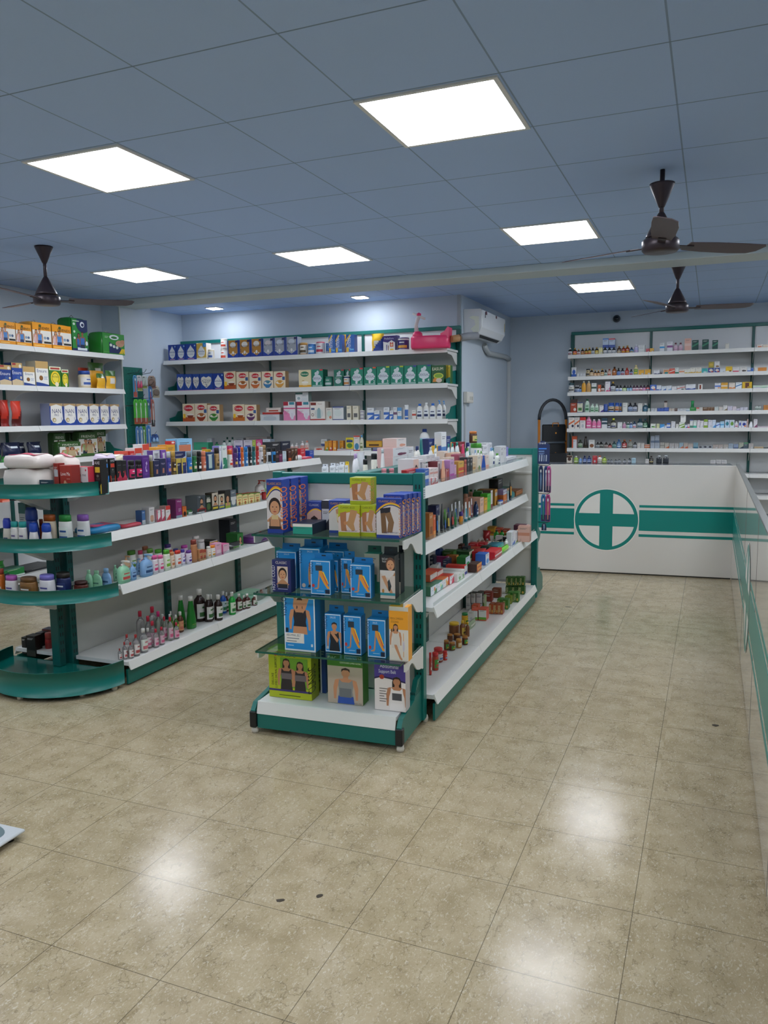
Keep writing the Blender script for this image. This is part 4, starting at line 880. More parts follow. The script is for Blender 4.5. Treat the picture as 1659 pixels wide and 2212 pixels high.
def short(desc):
    t = desc.split(' with ')[0].split(' ')
    return ' '.join(t[-3:])
def name_things(items, where, anchor):
    """items [(object, desc, s)] of one shelf, sorted from the anchor; gives each a label that singles it out"""
    items = sorted(items, key=lambda q: q[2]); ds = [q[1] for q in items]
    for i, (o, d, s) in enumerate(items):
        same = [j for j in range(len(items)) if ds[j] == d]
        lab = d + ' ' + where
        if len(same) > 1:
            def near(j): return [short(ds[q]) for q in (j - 1, j + 1) if 0 <= q < len(ds) and ds[q] != d]
            opts = near(i); done = False
            for w in opts:
                if sum(w in near(j) for j in same) == 1 and ds.count(w) <= 1 and sum(short(x) == w for x in ds) == 1:
                    lab = d + ' beside the ' + w + ' ' + where; done = len(lab.split()) <= 16
                    if done: break
            if not done:
                k = same.index(i); lab = '%s, %s from %s %s' % (d, ORD[min(k, 15)], anchor, where)
        if len(lab.split()) > 16: lab = lab.replace(' ' + where, ', ' + where.split(' the ')[1])
        o['label'] = lab
    return items
SHELVES = [
(90, 'on the top diaper shelf', 'the pillar', 'packs on the diaper wall', -1, 'nutrition_carton', '''
d||0.177|0.200|0.211|eeeae0/f4a11c|FRI|-5.773|5.264|2.235||-1.436|yellow white adult diaper pack with couple|
d||0.179|0.200|0.207|eeeae0/f2a41e|FRI|-5.773|5.444|2.235||-1.256|yellow white adult diaper pack with couple|
d||0.228|0.200|0.239|eeeae0/f0b04a|FRI|-5.773|5.657|2.235||-1.043|yellow white adult diaper pack with couple|
d||0.247|0.200|0.242|eeeae0/f4a11c|FRI|-5.773|5.899|2.235||-0.801|yellow white adult diaper pack with couple|
d||0.214|0.200|0.330|2c8a3a/247a33|GRN|-5.783|6.148|2.235||-0.552|tall green diaper pack with navy corner|
d||0.333|0.200|0.228|359336/2c8330|GR2|-5.773|6.609|2.235||-0.091|low green baby diaper pack|
'''),
(90, 'on the second diaper shelf', 'the pillar', 'goods on the diaper wall', -1, 'nutrition_carton', '''
c||0.127|0.090|0.176|23418c/1d3572|ENS|-5.773|5.215|1.880||-1.485|navy nutrition carton with brown base|
c||0.118|0.090|0.203|2a4a9c/1d3572|ENS|-5.783|5.353|1.880||-1.347|navy nutrition carton with cream base|
c||0.130|0.090|0.176|f1eee6/e6e0d2|ENW|-5.773|5.478|1.880||-1.222|low white nutrition carton with gold top|
c||0.151|0.120|0.234|f1eee6/cfc6ae|ENW|-5.783|5.641|1.880||-1.059|tall white nutrition carton with gold top|
c||0.144|0.090|0.192|3f7a24/35691f|PRO|-5.773|5.790|1.880||-0.910|large green carton with yellow disc|
c||0.087|0.070|0.170|3f7a24/35691f|PRO|-5.773|5.913|1.880||-0.787|small green carton with yellow disc|
j||0.120|0.120|0.176|e2d3b4/2c4f9e/e6e2dc/3b5ea8||-5.783|6.238|1.880||-0.462|clear oat jar with blue lid|
p||0.222|0.060|0.276|eeb12c/3d6b2a/d8d0c0|tk|-5.913|6.519|1.880||-0.181|yellow cereal pouch with green top|
p||0.124|0.060|0.158|efb52e/3d6b2a/e8e2d6|tk|-5.783|6.440|1.880||-0.260|yellow cereal pouch with pale picture|
p||0.151|0.060|0.194|f0b830/3d6b2a/e9e4da|to|-5.783|6.585|1.880||-0.115|small yellow cereal pouch at shelf end|
p||0.141|0.060|0.221|eeae2c/c8452e/d8d0c0|tb|-5.975|6.404|1.880||-0.296|dark yellow pouch behind the oat jar|
'''),
(90, 'on the third diaper shelf', 'the pillar', 'goods on the diaper wall', -1, 'nutrition_carton', '''
p||0.081|0.070|0.246|c22f22/3a0c10/f1ece6|bd|-5.875|5.224|1.515||-1.476|red malt drink pouch with dark stripe|
p||0.090|0.070|0.237|c8321f/8a1a14/f1ece6|bd|-5.803|5.234|1.515||-1.466|red malt drink pouch with plain stripe|
p||0.111|0.070|0.229|d23a22/5a1512/f4f0ea|bd|-5.773|5.336|1.515||-1.364|red malt drink pouch with white lettering|
c||0.165|0.120|0.211|23489c/8f97b8/e8e4dc/1|NAN|-5.783|5.787|1.515||-0.913|navy white formula carton with gold top|
c||0.162|0.120|0.211|23489c/8f97b8/e8e4dc/1|NAN|-5.783|5.957|1.515||-0.743|navy white formula carton with gold top|
c||0.162|0.120|0.210|23489c/8f97b8/e8e4dc/1|NAN|-5.783|6.125|1.515||-0.575|navy white formula carton with gold top|
c||0.148|0.120|0.212|23489c/8f97b8/e8e4dc/2|NAN|-5.783|6.286|1.515||-0.414|navy white formula carton with number two|
c||0.136|0.120|0.212|23489c/8f97b8/e8e4dc/3|NAN|-5.783|6.435|1.515||-0.265|navy white formula carton with number three|
c||0.144|0.120|0.211|23489c/8f97b8/e8e4dc/4|NAN|-5.783|6.583|1.515||-0.117|navy white formula carton with number four|
'''),
(90, 'on the fourth diaper shelf', 'the pillar', 'goods on the diaper wall', -1, 'nutrition_carton', '''
p||0.062|0.100|0.218|1c2540/2a8a34/e0e6e0|b|-5.803|5.133|1.200||-1.567|tall green navy diaper pouch|
p||0.212|0.100|0.174|1b2447/2d8c36/dfe6ee|bk|-5.783|5.271|1.200||-1.429|navy and green diaper pouch|
p||0.133|0.100|0.163|1b2447/2d8c36/dfe6ee|bk|-5.905|5.473|1.200||-1.227|navy and green diaper pouch|
p||0.162|0.100|0.170|1b2447/2d8c36/dfe6ee|bk|-5.803|5.555|1.200||-1.145|navy and green diaper pouch|
d||0.147|0.090|0.250|e9e7de/33562a/x/x/x|FR2|-5.893|5.914|1.200||-0.786|green white pull-up pack leaning at the end|
d||0.281|0.100|0.163|e9e7de/33562a/x/x/x|FR2|-5.773|5.922|1.200||-0.778|green white pull-up pack in front|
d||0.161|0.090|0.243|e4e2d8/33562a/x/x/x|FR2|-6.003|6.244|1.200||-0.456|dark green pull-up pack behind the others|
d||0.263|0.100|0.253|e9e7de/33562a/x/x/x|FR2|-5.883|6.285|1.200||-0.415|wide green white pull-up pack with couple|
d||0.200|0.090|0.277|e9e7de/33562a/x/x/x|FR2|-6.003|6.577|1.200||-0.123|tall green white pull-up pack at shelf end|
'''),
(90, 'on the fifth diaper shelf', 'the pillar', 'goods on the diaper wall', -1, 'nutrition_carton', '''
c||0.079|0.090|0.057|e85a34/d84a2a/f0a090|b|-5.773|5.125|0.850||-1.575|orange pink carton with running figure|
c||0.052|0.090|0.039|2a2c38/20222c/4a5a8a|m|-5.875|5.230|0.850||-1.470|dark carton behind the round shelves|
c||0.060|0.090|0.041|1e2026/181a20/c8b040|q|-5.783|5.260|0.850||-1.440|black carton with small yellow picture|
p||0.082|0.080|0.029|d45a90/2a2438/e8c8d8|d|-5.783|5.340|0.850||-1.360|pink and dark blue pad packet|
p||0.136|0.090|0.023|1f2030/e2cbd6/d8d8e2|o|-5.783|5.453|0.850||-1.247|black white pad packet|
p||0.112|0.080|0.013|d22a66/e8a8c0/e8e0e4|d|-5.773|5.578|0.850||-1.122|magenta pad packet|
'''),
(90, 'on the lowest diaper shelf', 'the pillar', 'goods on the diaper wall', -1, 'nutrition_carton', '''
p||0.160|0.100|0.137|2a8a2c/6ac23a/1e6a24|ok|-5.890|5.127|0.165||-1.573|bright green wipes packet|
k|wipes_carton|0.224|0.140|0.085|1f7a3c/2c5a48/c8d8d0|b|-5.748|5.143|0.165||-1.557|green and pale wide carton|
c|storage_carton|0.403|0.280|0.023|17191c/141618/2a2c30|m|-5.818|5.538|0.165||-1.162|large dark carton with silver top|
'''),
(0, 'on the top formula shelf', 'the pillar', 'baby food on the formula shelves', 1, 'baby_food_carton', '''
c||0.114|0.100|0.189|1f3f9a/1a3078|SIM|-5.952|7.810|2.250||-3.442|deep blue formula carton with white drop|
c||0.122|0.100|0.189|1f3f9a/1a3078|SIM|-5.828|7.810|2.250||-3.318|deep blue formula carton with white drop|
c||0.150|0.100|0.190|1f3f9a/1a3078|SIM|-5.687|7.810|2.250||-3.177|deep blue formula carton with white drop|
c||0.136|0.100|0.191|d8b24e/e6e0d2|SIA|-5.538|7.810|2.250||-3.028|gold white formula carton with blue corner|
n||0.067|0.080|0.117|e2d6b8/d8d4c8/e8e6e0/3a5a9a||-5.435|7.820|2.250||-2.925|small gold white formula tin|
n||0.081|0.081|0.135|e0d6ca/c8c6c0/e9e6e0/b8402a||-5.365|7.980|2.250||-2.855|pale cereal tin under another|
n||0.081|0.081|0.113|e0d6ca/c8c6c0/e9e6e0/b8402a||-5.360|7.980|2.385||-2.850|pale cereal tin stacked on top|
c||0.149|0.100|0.202|2a4aa0/1f3a86/c08a3c/f0ece6/1|APT|-5.103|7.810|2.250||-2.593|gold blue formula carton number one|
c||0.153|0.100|0.203|2a4aa0/1f3a86/c08a3c/f0ece6/2|APT|-4.947|7.810|2.250||-2.437|gold blue formula carton number two|
c||0.149|0.100|0.204|2a4aa0/1f3a86/c08a3c/f0ece6/3|APT|-4.791|7.810|2.250||-2.281|gold blue formula carton number three|
c||0.142|0.100|0.202|2a4aa0/a4aab6/a9aeb8/d8d0d2/1|APT|-4.640|7.810|2.250||-2.130|silver blue formula carton number one|
c||0.143|0.100|0.203|2a4aa0/a4aab6/a9aeb8/d2dae4/2|APT|-4.492|7.810|2.250||-1.982|silver blue formula carton number two|
c||0.150|0.100|0.204|2a4aa0/a4aab6/a9aeb8/d2dae4/3|APT|-4.340|7.810|2.250||-1.830|silver blue formula carton number three|
n||0.089|0.089|0.137|b8823c/c9a66a/e9e0d2/5a4a30||-4.214|7.820|2.250||-1.704|small gold formula tin|
n||0.088|0.088|0.126|2f6cb8/d0d8de/4f94d6/dfe8f0||-4.112|7.820|2.250||-1.602|small blue formula tin|
n||0.098|0.102|0.136|e2dede/c43a5c/e6e0e2/b8304a||-4.009|7.820|2.250||-1.499|white tin with crimson lid|
c||0.033|0.035|0.123|3f7fc8/2f6ab0|b|-3.943|7.900|2.250||-1.433|blue carton beside the crimson lid tin|
c||0.080|0.070|0.201|2350a4/1b3d84/2f6cc0|HOR|-3.845|7.820|2.250||-1.335|slim blue malt drink carton|
c||0.077|0.070|0.196|2350a4/1b3d84/2f6cc0|HOR|-3.758|7.810|2.250||-1.248|slim blue malt drink carton|
c||0.041|0.060|0.205|f0b02a/e09a20/d8843a|ds|-3.738|7.900|2.250||-1.228|orange malt drink carton|
c||0.100|0.080|0.192|2350a4/16306c/2f6cc0|HOR|-3.623|7.810|2.250||-1.113|wide blue malt drink carton|
p||0.144|0.070|0.191|eec02e/27408e/e2ded6|do|-3.319|7.820|2.250||-0.809|shiny yellow blue malt drink pouch|
c||0.134|0.070|0.161|e6e4e2/4a3a86|PED|-3.179|7.830|2.250||-0.669|purple white growth drink carton|
c||0.053|0.070|0.172|e6e4e2/4a3a86|PED|-3.149|7.930|2.250||-0.639|purple white growth drink carton behind|
n||0.125|0.125|0.135|e2dfe0/3b2a66/3a2a6e/d8a040||-3.034|7.820|2.250||-0.524|purple white growth drink tin|
'''),
(0, 'on the second formula shelf', 'the pillar', 'baby food on the formula shelves', 1, 'baby_food_carton', '''
c||0.107|0.100|0.200|22489e/1b3a84/e9e4d8/1|LAC|-5.858|7.820|1.895||-3.348|blue heart formula carton number one|
c||0.106|0.100|0.196|22489e/1b3a84/e9e4d8/1|LAC|-5.747|7.820|1.895||-3.237|blue heart formula carton number one|
c||0.101|0.100|0.195|22489e/1b3a84/e9e4d8/2|LAC|-5.644|7.830|1.895||-3.134|blue heart formula carton number two|
c||0.176|0.100|0.193|22489e/1b3a84/e9e4d8/2|LAC|-5.486|7.810|1.895||-2.976|wide blue heart formula carton with seal|
c||0.146|0.100|0.191|1f3f9a/1a3078|SIM|-5.320|7.810|1.895||-2.810|deep blue formula carton with white drop|
c||0.157|0.080|0.208|e9d8b8/d8bf96/b9562a/8a3a20/e0a050|CE2|-5.161|7.810|1.895||-2.651|cream cereal carton with red base|
c||0.163|0.080|0.198|ecdcc0/cfa878/c9622a/d0703a/a8642a|CER|-4.991|7.810|1.895||-2.481|cream cereal carton with orange bowl|
c||0.158|0.080|0.189|ecdcc0/cfa878/c9622a/d0703a/a8642a|CER|-4.821|7.810|1.895||-2.311|cream cereal carton with orange bowl|
c||0.148|0.080|0.192|ecdcc0/cfa878/2f6a96/3f7fb0/4a8a9a|CER|-4.660|7.810|1.895||-2.150|cream cereal carton with blue bowl|
c||0.149|0.080|0.188|ecdcc0/cfa878/e0a83a/dca04a/d89a3a|CER|-4.504|7.810|1.895||-1.994|cream cereal carton with yellow bowl|
c||0.154|0.080|0.192|efe0b4/d8bf86|NES|-4.181|7.810|1.895||-1.671|cream cereal carton with green badge|
c||0.142|0.120|0.193|15836a/11705a/x/1/d23a4a|DEX|-4.029|7.810|1.895||-1.519|green formula carton number one beside cereal|
n||0.094|0.094|0.115|2a7a68/2f6a5c/3f8a76/c8d4d4||-3.906|7.810|1.895||-1.396|small dark green formula tin|
c||0.124|0.100|0.189|1a7a64/146450/x/1/c8404a|DEX|-3.816|7.920|1.895||-1.306|tall green formula carton behind small tins|
c||0.101|0.070|0.108|2c7c68/236a58/c8d4d4|o|-3.773|7.810|1.895||-1.263|low dark green formula carton|
n||0.073|0.079|0.112|1c3f6e/d8d8d0/e0e0dc/d08a4a||-3.684|7.810|1.895||-1.174|small round blue white tin|
c||0.068|0.100|0.189|1a7a64/146450/x/2/c8404a|DEX|-3.719|7.940|1.895||-1.209|green formula carton half hidden|
c||0.148|0.120|0.190|15836a/11705a/x/1/d23a4a|DEX|-3.549|7.810|1.895||-1.039|large green formula carton number one|
c||0.145|0.120|0.195|15836a/11705a/x/2/d8502a|DEX|-3.395|7.810|1.895||-0.885|large green formula carton number two|
c||0.151|0.120|0.198|15836a/11705a/x/3/b8c83a|DEX|-3.242|7.810|1.895||-0.732|large green formula carton number three|
c||0.151|0.120|0.197|15836a/11705a/x/3/b8c83a|DEX|-3.086|7.810|1.895||-0.576|large green formula carton number three|
c||0.140|0.120|0.196|15836a/11705a/x/4/3a4a9a|DEX|-2.935|7.810|1.895||-0.425|large green formula carton number four|
c||0.153|0.120|0.197|15836a/11705a/x/4/3a4a9a|DEX|-2.783|7.810|1.895||-0.273|large green formula carton number four|
c||0.135|0.080|0.188|2a5c34/23502c|EAS|-2.633|7.810|1.895||-0.123|dark green cereal carton with yellow bowl|
c||0.043|0.080|0.194|d8b93a/3a6a34/2a5c34|w|-2.584|7.920|1.895||-0.074|yellow green cereal carton behind|
c||0.026|0.080|0.191|e0c23c/3a6a34/2a5c34|w|-2.546|7.920|1.895||-0.036|slim yellow green cereal carton at shelf end|
'''),
(0, 'on the third formula shelf', 'the pillar', 'baby goods on the formula shelves', 1, 'baby_food_carton', '''
c||0.171|0.080|0.213|e9d8b8/d8bf96/b9562a/8a3a20/e0a050|CE2|-5.754|7.810|1.530||-3.244|cream cereal carton with red base|
c||0.172|0.080|0.213|ecdcc0/cfa878/b8502a/9a3a20/a8642a|CER|-5.577|7.810|1.530||-3.067|cream cereal carton with brown bowl|
c||0.167|0.080|0.196|ecdcc0/cfa878/2f7a3a/3f8a3a/4a8a2a|CER|-5.402|7.810|1.530||-2.892|cream cereal carton with green bowl|
c||0.157|0.080|0.194|e9d8b8/d8bf96/c8702a/a8521f/e0a050|CE2|-5.056|7.810|1.530||-2.546|cream cereal carton with orange base|
c||0.155|0.080|0.187|ecdcc0/cfa878/7a4a7a/6a3a6a/5a3a5a|CER|-4.895|7.810|1.530||-2.385|cream cereal carton with purple bowl|
c||0.248|0.090|0.074|d2d6da/b0b4ba/b8c0c8/e8e8ea|oe|-4.643|7.810|1.530||-2.133|low white bottle carton|
c||0.223|0.080|0.024|b8322c/9a2a24||-4.634|7.820|1.604||-2.124|flat red carton on the low bottle carton|
c||0.191|0.070|0.051|d8ccc4/b8a8a0/b03a2a|q|-4.605|7.830|1.628||-2.095|pale carton with red patch on top|
c||0.150|0.090|0.212|e6e0e4/c9a8ba|BAB|-4.388|7.810|1.530||-1.878|pink white breast pump carton|
c||0.158|0.090|0.209|e6e0e4/c9a8ba|BAB|-4.211|7.810|1.530||-1.701|pink white breast pump carton|
c||0.162|0.080|0.106|d8dcde/8fa8a4|BOT|-4.231|7.820|1.739||-1.721|pale bottle warmer carton on a pink carton|
c||0.182|0.090|0.209|e9e4dc/b8aca0|MOM|-4.033|7.810|1.530||-1.523|white breast pump carton with red base|
c||0.037|0.060|0.207|8a7a6c/7a6a5e||-3.973|7.910|1.530||-1.463|brown carton behind the breast pump carton|
c||0.078|0.060|0.138|e4dfd6/cfc4b8/c8d8cc/d89070|os|-3.902|7.830|1.530||-1.392|small white carton with pale green oval|
c||0.132|0.080|0.149|e2e4e2/8a9aa8/d8e0dc/3a4a8a|or|-3.782|7.810|1.530||-1.272|white carton with green base and photo|
c||0.055|0.045|0.155|e2dcc8/d0c8b2/6a6a6a|q|-3.652|7.810|1.530||-1.142|tall narrow cream carton|
c||0.067|0.045|0.154|e2dcc8/d0c8b2/6a6a6a|q|-3.572|7.810|1.530||-1.062|tall narrow cream carton|
c||0.036|0.040|0.037|dfe0de/c4c6c8/6a5a8a|m|-3.500|7.820|1.530||-0.990|tiny white carton lowest of three|
c||0.036|0.040|0.035|dfe0de/c4c6c8/6a5a8a|m|-3.499|7.820|1.567||-0.989|tiny white carton in the middle of three|
c||0.036|0.040|0.034|dfe0de/c4c6c8/6a5a8a|m|-3.499|7.820|1.601||-0.989|tiny white carton on top of three|
c||0.078|0.050|0.129|e2e6ea/b8c0cc/3f6fc0|dm|-3.395|7.810|1.530||-0.885|white blue skin carton|
c||0.061|0.040|0.099|e2e6ea/b8c0cc/3f6fc0|dm|-3.322|7.810|1.530||-0.812|low white blue skin carton|
c||0.064|0.050|0.133|e2e6ea/b8c0cc/3f6fc0|dm|-3.213|7.820|1.530||-0.703|white blue skin carton|
c||0.039|0.040|0.096|e2e6ea/b8c0cc/3f6fc0|dm|-3.153|7.810|1.530||-0.643|low white blue skin carton|
c||0.040|0.050|0.132|dfe0e2/b8bcc4/7a5a7a|m|-3.109|7.810|1.530||-0.599|white carton with plum band|
c||0.047|0.050|0.127|dde2e6/a8b8c8/5a9ad0|bt|-3.061|7.810|1.530||-0.551|pale carton with sky blue ends|
t||0.044|0.027|0.153|e4e8ea/2a6ac0/3a6ab8||-2.989|7.820|1.530||-0.479|white tube with blue foot|
c||0.044|0.040|0.098|e2e0da/c4c0b8/c04a3a|m|-2.897|7.810|1.530||-0.387|small white carton with red band|
l||0.071|0.040|0.163|e6e6e2/2f6fc8/dfe4e8/1f2f5a||-2.839|7.810|1.530||-0.329|white lotion bottle with blue cap|
l||0.063|0.035|0.174|e6e6e2/e0e2e2/dfe4e8/1f2f5a||-2.765|7.810|1.530||-0.255|white lotion bottle with pale cap|
l||0.074|0.041|0.165|e6e6e2/2f6fc8/dfe4e8/1f2f5a||-2.694|7.810|1.530||-0.184|white lotion bottle with blue cap|
m||0.063|0.038|0.201|e8e8e4/5a9ad8/dfe4e8/1f2f5a||-2.620|7.810|1.530||-0.110|white pump bottle with blue pump|
m||0.046|0.027|0.197|e8e8e4/5a9ad8/dfe4e8/1f2f5a||-2.599|7.900|1.530||-0.089|white pump bottle standing behind|
'''),
(0, 'on the fourth formula shelf', 'the pillar', 'baby goods on the formula shelves', 1, 'baby_food_carton', '''
c||0.207|0.100|0.090|4ab08a/3a9a78/2f6a9a/c8404a|s|-5.618|7.840|1.195||-3.108|green wipes carton|
c||0.070|0.060|0.134|e2e2e6/b8b8c4/5a5a8a|m|-5.610|8.000|1.195||-3.100|white carton with slate band|
b||0.046|0.043|0.147|dfe6e4/1f5a50/d8dede/6a7ab0||-5.378|8.020|1.195||-2.868|small clear bottle with dark green cap|
b||0.048|0.044|0.147|dfe6e4/1f5a50/d8dede/6a7ab0||-5.305|8.020|1.195||-2.795|small clear bottle with dark green cap|
b||0.057|0.052|0.109|dfe6e4/1f5a50/d8dede/6a7ab0||-5.345|7.900|1.195||-2.835|small clear bottle with dark green cap|
b||0.064|0.059|0.111|dfe6e4/1f5a50/d8dede/6a7ab0||-5.271|7.900|1.195||-2.761|small clear bottle with dark green cap|
b||0.050|0.046|0.094|3f8a5a/1f5a50/5aa07a/d8e0dc||-5.421|7.860|1.195||-2.911|green bottle with dark cap|
c||0.114|0.060|0.136|d6d8dc/b0b4ba/8fa0b0|e|-5.209|8.040|1.195||-2.699|white carton behind the wipes|
c||0.121|0.100|0.115|dcd4e4/b4a8c4/4a4a9a/d05a7a|qs|-5.089|7.830|1.195||-2.579|lilac white wipes carton with blue mark|
c||0.114|0.100|0.117|dcd4e4/b4a8c4/4a4a9a/d05a7a|qs|-4.959|7.830|1.195||-2.449|lilac white wipes carton with blue mark|
c||0.044|0.100|0.118|c8d86a/a8b84a/8ab03a|e|-4.876|7.830|1.195||-2.366|lime wipes carton|
c||0.084|0.100|0.124|d84a8a/b83a70/f0c8d8|o|-4.809|7.830|1.195||-2.299|bright pink wipes carton|
c||0.098|0.100|0.128|d2dcea/a8b8cc/3a5aa0/c86a6a|qs|-4.710|7.830|1.195||-2.200|pale blue white wipes carton|
c||0.291|0.100|0.151|c8c2bc/a8a29c/c05a3a|d|-4.947|8.000|1.195||-2.437|long pale carton behind the wipes|
b|feeding_bottle|0.050|0.046|0.103|e4e2e2/d8d4d4/e0a8a0/d88a7a||-4.282|7.880|1.195||-1.772|small milk bottle with white teat|
b|feeding_bottle|0.049|0.045|0.109|e4dcd8/e09080/e4c8c0/d86a5a||-4.223|7.880|1.195||-1.713|small milk bottle with coral teat|
b|feeding_bottle|0.046|0.042|0.080|e4e2e2/e2dede/e0b8b0/d88a7a||-4.367|7.900|1.195||-1.857|low milk bottle with white teat|
b|feeding_bottle|0.041|0.038|0.077|e4e2e2/e2dede/e0b8b0/d88a7a||-4.423|7.900|1.195||-1.913|low milk bottle near the flip card|
c||0.098|0.080|0.045|d8c8c0/b8a8a0/c8503a/e8e0da|os|-4.040|7.872|1.195||-1.530|red white soap carton|
c||0.077|0.080|0.123|d6d8d8/b0b4b4/4a5a8a/6a8a4a|me|-4.035|7.954|1.195||-1.525|white carton with olive picture|
c||0.041|0.050|0.105|e0a030/5a9a34/4a8a2a/e0d8c8|ds|-3.938|7.820|1.195||-1.428|green orange juice carton|
c||0.043|0.050|0.112|e0902a/c8382a/c8302a/e8dcd0|ds|-3.892|7.820|1.195||-1.382|red orange juice carton|
c||0.041|0.050|0.110|f0a848/e08a34/e89030/e8e0d8|ds|-3.840|7.820|1.195||-1.330|pale orange juice carton|
c||0.046|0.050|0.109|eea83c/e08a34/e8a030/e8e0d8|es|-3.793|7.902|1.195||-1.283|yellow orange juice carton|
c||0.120|0.070|0.036|d8d2ce/b0aaa6/c8402a/e2e2e2|os|-4.020|7.800|1.195||-1.510|low white red carton|
c||0.193|0.100|0.023|d8dcdc/b0b8b8/c84a3a/3a4a8a|zr|-3.701|7.800|1.195||-1.191|long flat white carton|
c||0.091|0.070|0.122|e4cf3a/c8b02c/5a8a3a/2f4a8a|eu|-3.649|7.810|1.218||-1.139|yellow carton with cucumber picture|
c||0.072|0.070|0.166|e0dcd8/b8b4b0/4a8ab0/c8403a|er|-3.564|7.810|1.195||-1.054|tall white carton with red ends|
l||0.043|0.033|0.173|dcdcc8/4f9ad0/d8dcc0/7a8a5a||-3.505|7.800|1.195||-0.995|clear baby lotion bottle with blue cap|
c||0.089|0.120|0.033|ccd2d0/a8aeac/8a9aa0|m|-3.438|7.810|1.195||-0.928|low pale carton under the yellow one|
c||0.200|0.120|0.042|8088a0/6a7288/5a3a8a|b|-3.278|7.820|1.195||-0.768|slate carton with purple base|
c||0.184|0.080|0.068|d8a83a/b88a2a/5a3a20/c87a2a|rq|-3.369|7.830|1.237||-0.859|long yellow carton lying on others|
c||0.072|0.070|0.049|4a2f72/3c265e/d8d4dc|b|-3.146|7.840|1.241||-0.636|purple white carton lying on the slate one|
l||0.111|0.061|0.234|e2e4e6/2a4a9a/c8d4e8/3f6fb8||-2.816|7.880|1.195||-0.306|large white baby bottle with navy cap|
'''),
(90.5, 'on the deodorant shelf', 'the rounded end', 'perfumes on the deodorant shelf', 1, 'perfume_carton', '''
c|perfume_carton|0.047|0.040|0.142|17181a/121314/2f86d8|AXE|-3.255|3.605|1.200||0.042|black perfume carton with blue square|
c|perfume_carton|0.044|0.040|0.140|17181a/121314/c8402a|AXE|-3.256|3.664|1.200||0.101|black perfume carton with red square|
c|perfume_carton|0.045|0.045|0.125|17171a/141416/c82a4a/d8503a|SPD|-3.246|3.710|1.200||0.147|black perfume carton with crimson foot|
c|perfume_carton|0.040|0.045|0.123|17171a/141416/c82a4a/d8503a|SPD|-3.247|3.755|1.200||0.192|black perfume carton with crimson foot|
s||0.041|0.041|0.118|1c1a1e/161618/d83068/1c1a1e||-3.247|3.837|1.200||0.274|black spray can with pink foot|
s||0.038|0.041|0.117|1c1a1e/161618/d83068/1c1a1e||-3.248|3.905|1.200||0.342|black spray can with pink foot|
c|perfume_carton|0.065|0.150|0.142|5a2a86/4a2070|YAR|-3.253|3.958|1.200||0.395|purple perfume carton with silver plant|
s|perfume_bottle|0.023|0.023|0.141|6a5a2a/c4c2ba/5a4c26|n|-3.249|4.016|1.200||0.453|olive glass perfume bottle|
c|perfume_carton|0.059|0.045|0.104|23284e/1c2040/x|TUL|-3.254|4.062|1.200||0.499|navy perfume carton with pale lettering|
c|perfume_carton|0.062|0.045|0.114|23284e/1c2040/x|TUL|-3.255|4.126|1.200||0.563|tall navy perfume carton with pale lettering|
s||0.027|0.027|0.155|3a3a86/c8ccd0/4a4a9a/d08a70||-3.251|4.196|1.200||0.633|violet spray can with silver cap|
s||0.028|0.031|0.155|8a6a30/c09a4a/3a2a18/d8b060||-3.251|4.246|1.200||0.683|gold spray can|
c|perfume_carton|0.053|0.050|0.105|1d2548/171d3a/c8b04a/d8c060|tv|-3.256|4.288|1.200||0.725|navy perfume carton with gold strip|
c|perfume_carton|0.051|0.050|0.105|222c6a/1a2250/c8b04a/d8c060|tv|-3.257|4.346|1.200||0.784|blue perfume carton with gold strip|
s||0.035|0.035|0.145|2b6ab0/7a8286/2f74c0/d8b060||-3.253|4.422|1.200||0.859|blue spray can with grey cap|
s||0.032|0.032|0.152|2a6a3a/7d8583/2f7a40/e0d0b0||-3.253|4.479|1.200||0.916|green spray can with grey cap|
s||0.030|0.030|0.143|17181a/1a1b1d/1a1b1d/e8e8e6||-3.248|4.524|1.200||0.961|black spray can with white swirl|
s||0.031|0.031|0.141|d8785a/e08a6a/d8785a/f0d8c8||-3.249|4.579|1.200||1.016|coral spray can with pale swirl|
c||0.132|0.090|0.144|2a3564/232c54/c8d0e0|z|-3.353|4.432|1.200||0.870|flat navy gift carton behind the spray cans|
c||0.050|0.050|0.163|8a5ab0/5a3a86/dcdce0|x|-3.351|4.260|1.200||0.698|white carton with violet edges|
c||0.069|0.050|0.162|d8d8dc/5a3a86/a8a8b0|x|-3.361|4.199|1.200||0.638|white carton with violet side|
f||0.120|0.120|0.140|ddd6b8/e8e4d0||-3.405|3.920|1.200||0.358|cream wrapped pack lying behind purple carton|
f||0.083|0.140|0.152|d8c8dc/e8d8c8||-3.377|3.810|1.200||0.249|pale flowered wrapped pack|
c||0.069|0.080|0.198|e6dfda/d8d0cc/e0503a|tu|-3.542|4.316|1.200||0.755|white carton with coral flap|
c||0.073|0.080|0.176|e6dfda/d8d0cc/e0503a|tu|-3.531|4.227|1.200||0.666|low white carton with coral flap|
c||0.046|0.070|0.159|d83a34/c02e2a/e8e0dc|b|-3.530|4.164|1.200||0.603|small red white carton|
c||0.052|0.070|0.161|e8604a/d04e3a/e8b0a0|b|-3.530|4.098|1.200||0.537|small coral carton|
c||0.180|0.100|0.221|8ec2e2/7ab0d4/2f4f9a/c87a5a|uk|-3.566|4.779|1.200||1.219|light blue white soap carton|
c||0.094|0.080|0.184|e6a834/d0922a/e8e0d0/d08030|dk|-3.554|4.601|1.200||1.041|orange white carton|
c||0.115|0.080|0.172|f0a83c/e09a30|z|-3.543|4.481|1.200||0.921|flat yellow orange carton|
c||0.053|0.050|0.025|d23a34/b82e2a/f0e0d8|o|-3.564|4.640|1.384||1.080|small red carton with white diamond|
c|perfume_carton|0.101|0.060|0.130|1d3c66/172f52/b8ccc8|x|-3.260|4.653|1.200||1.090|dark blue perfume carton|
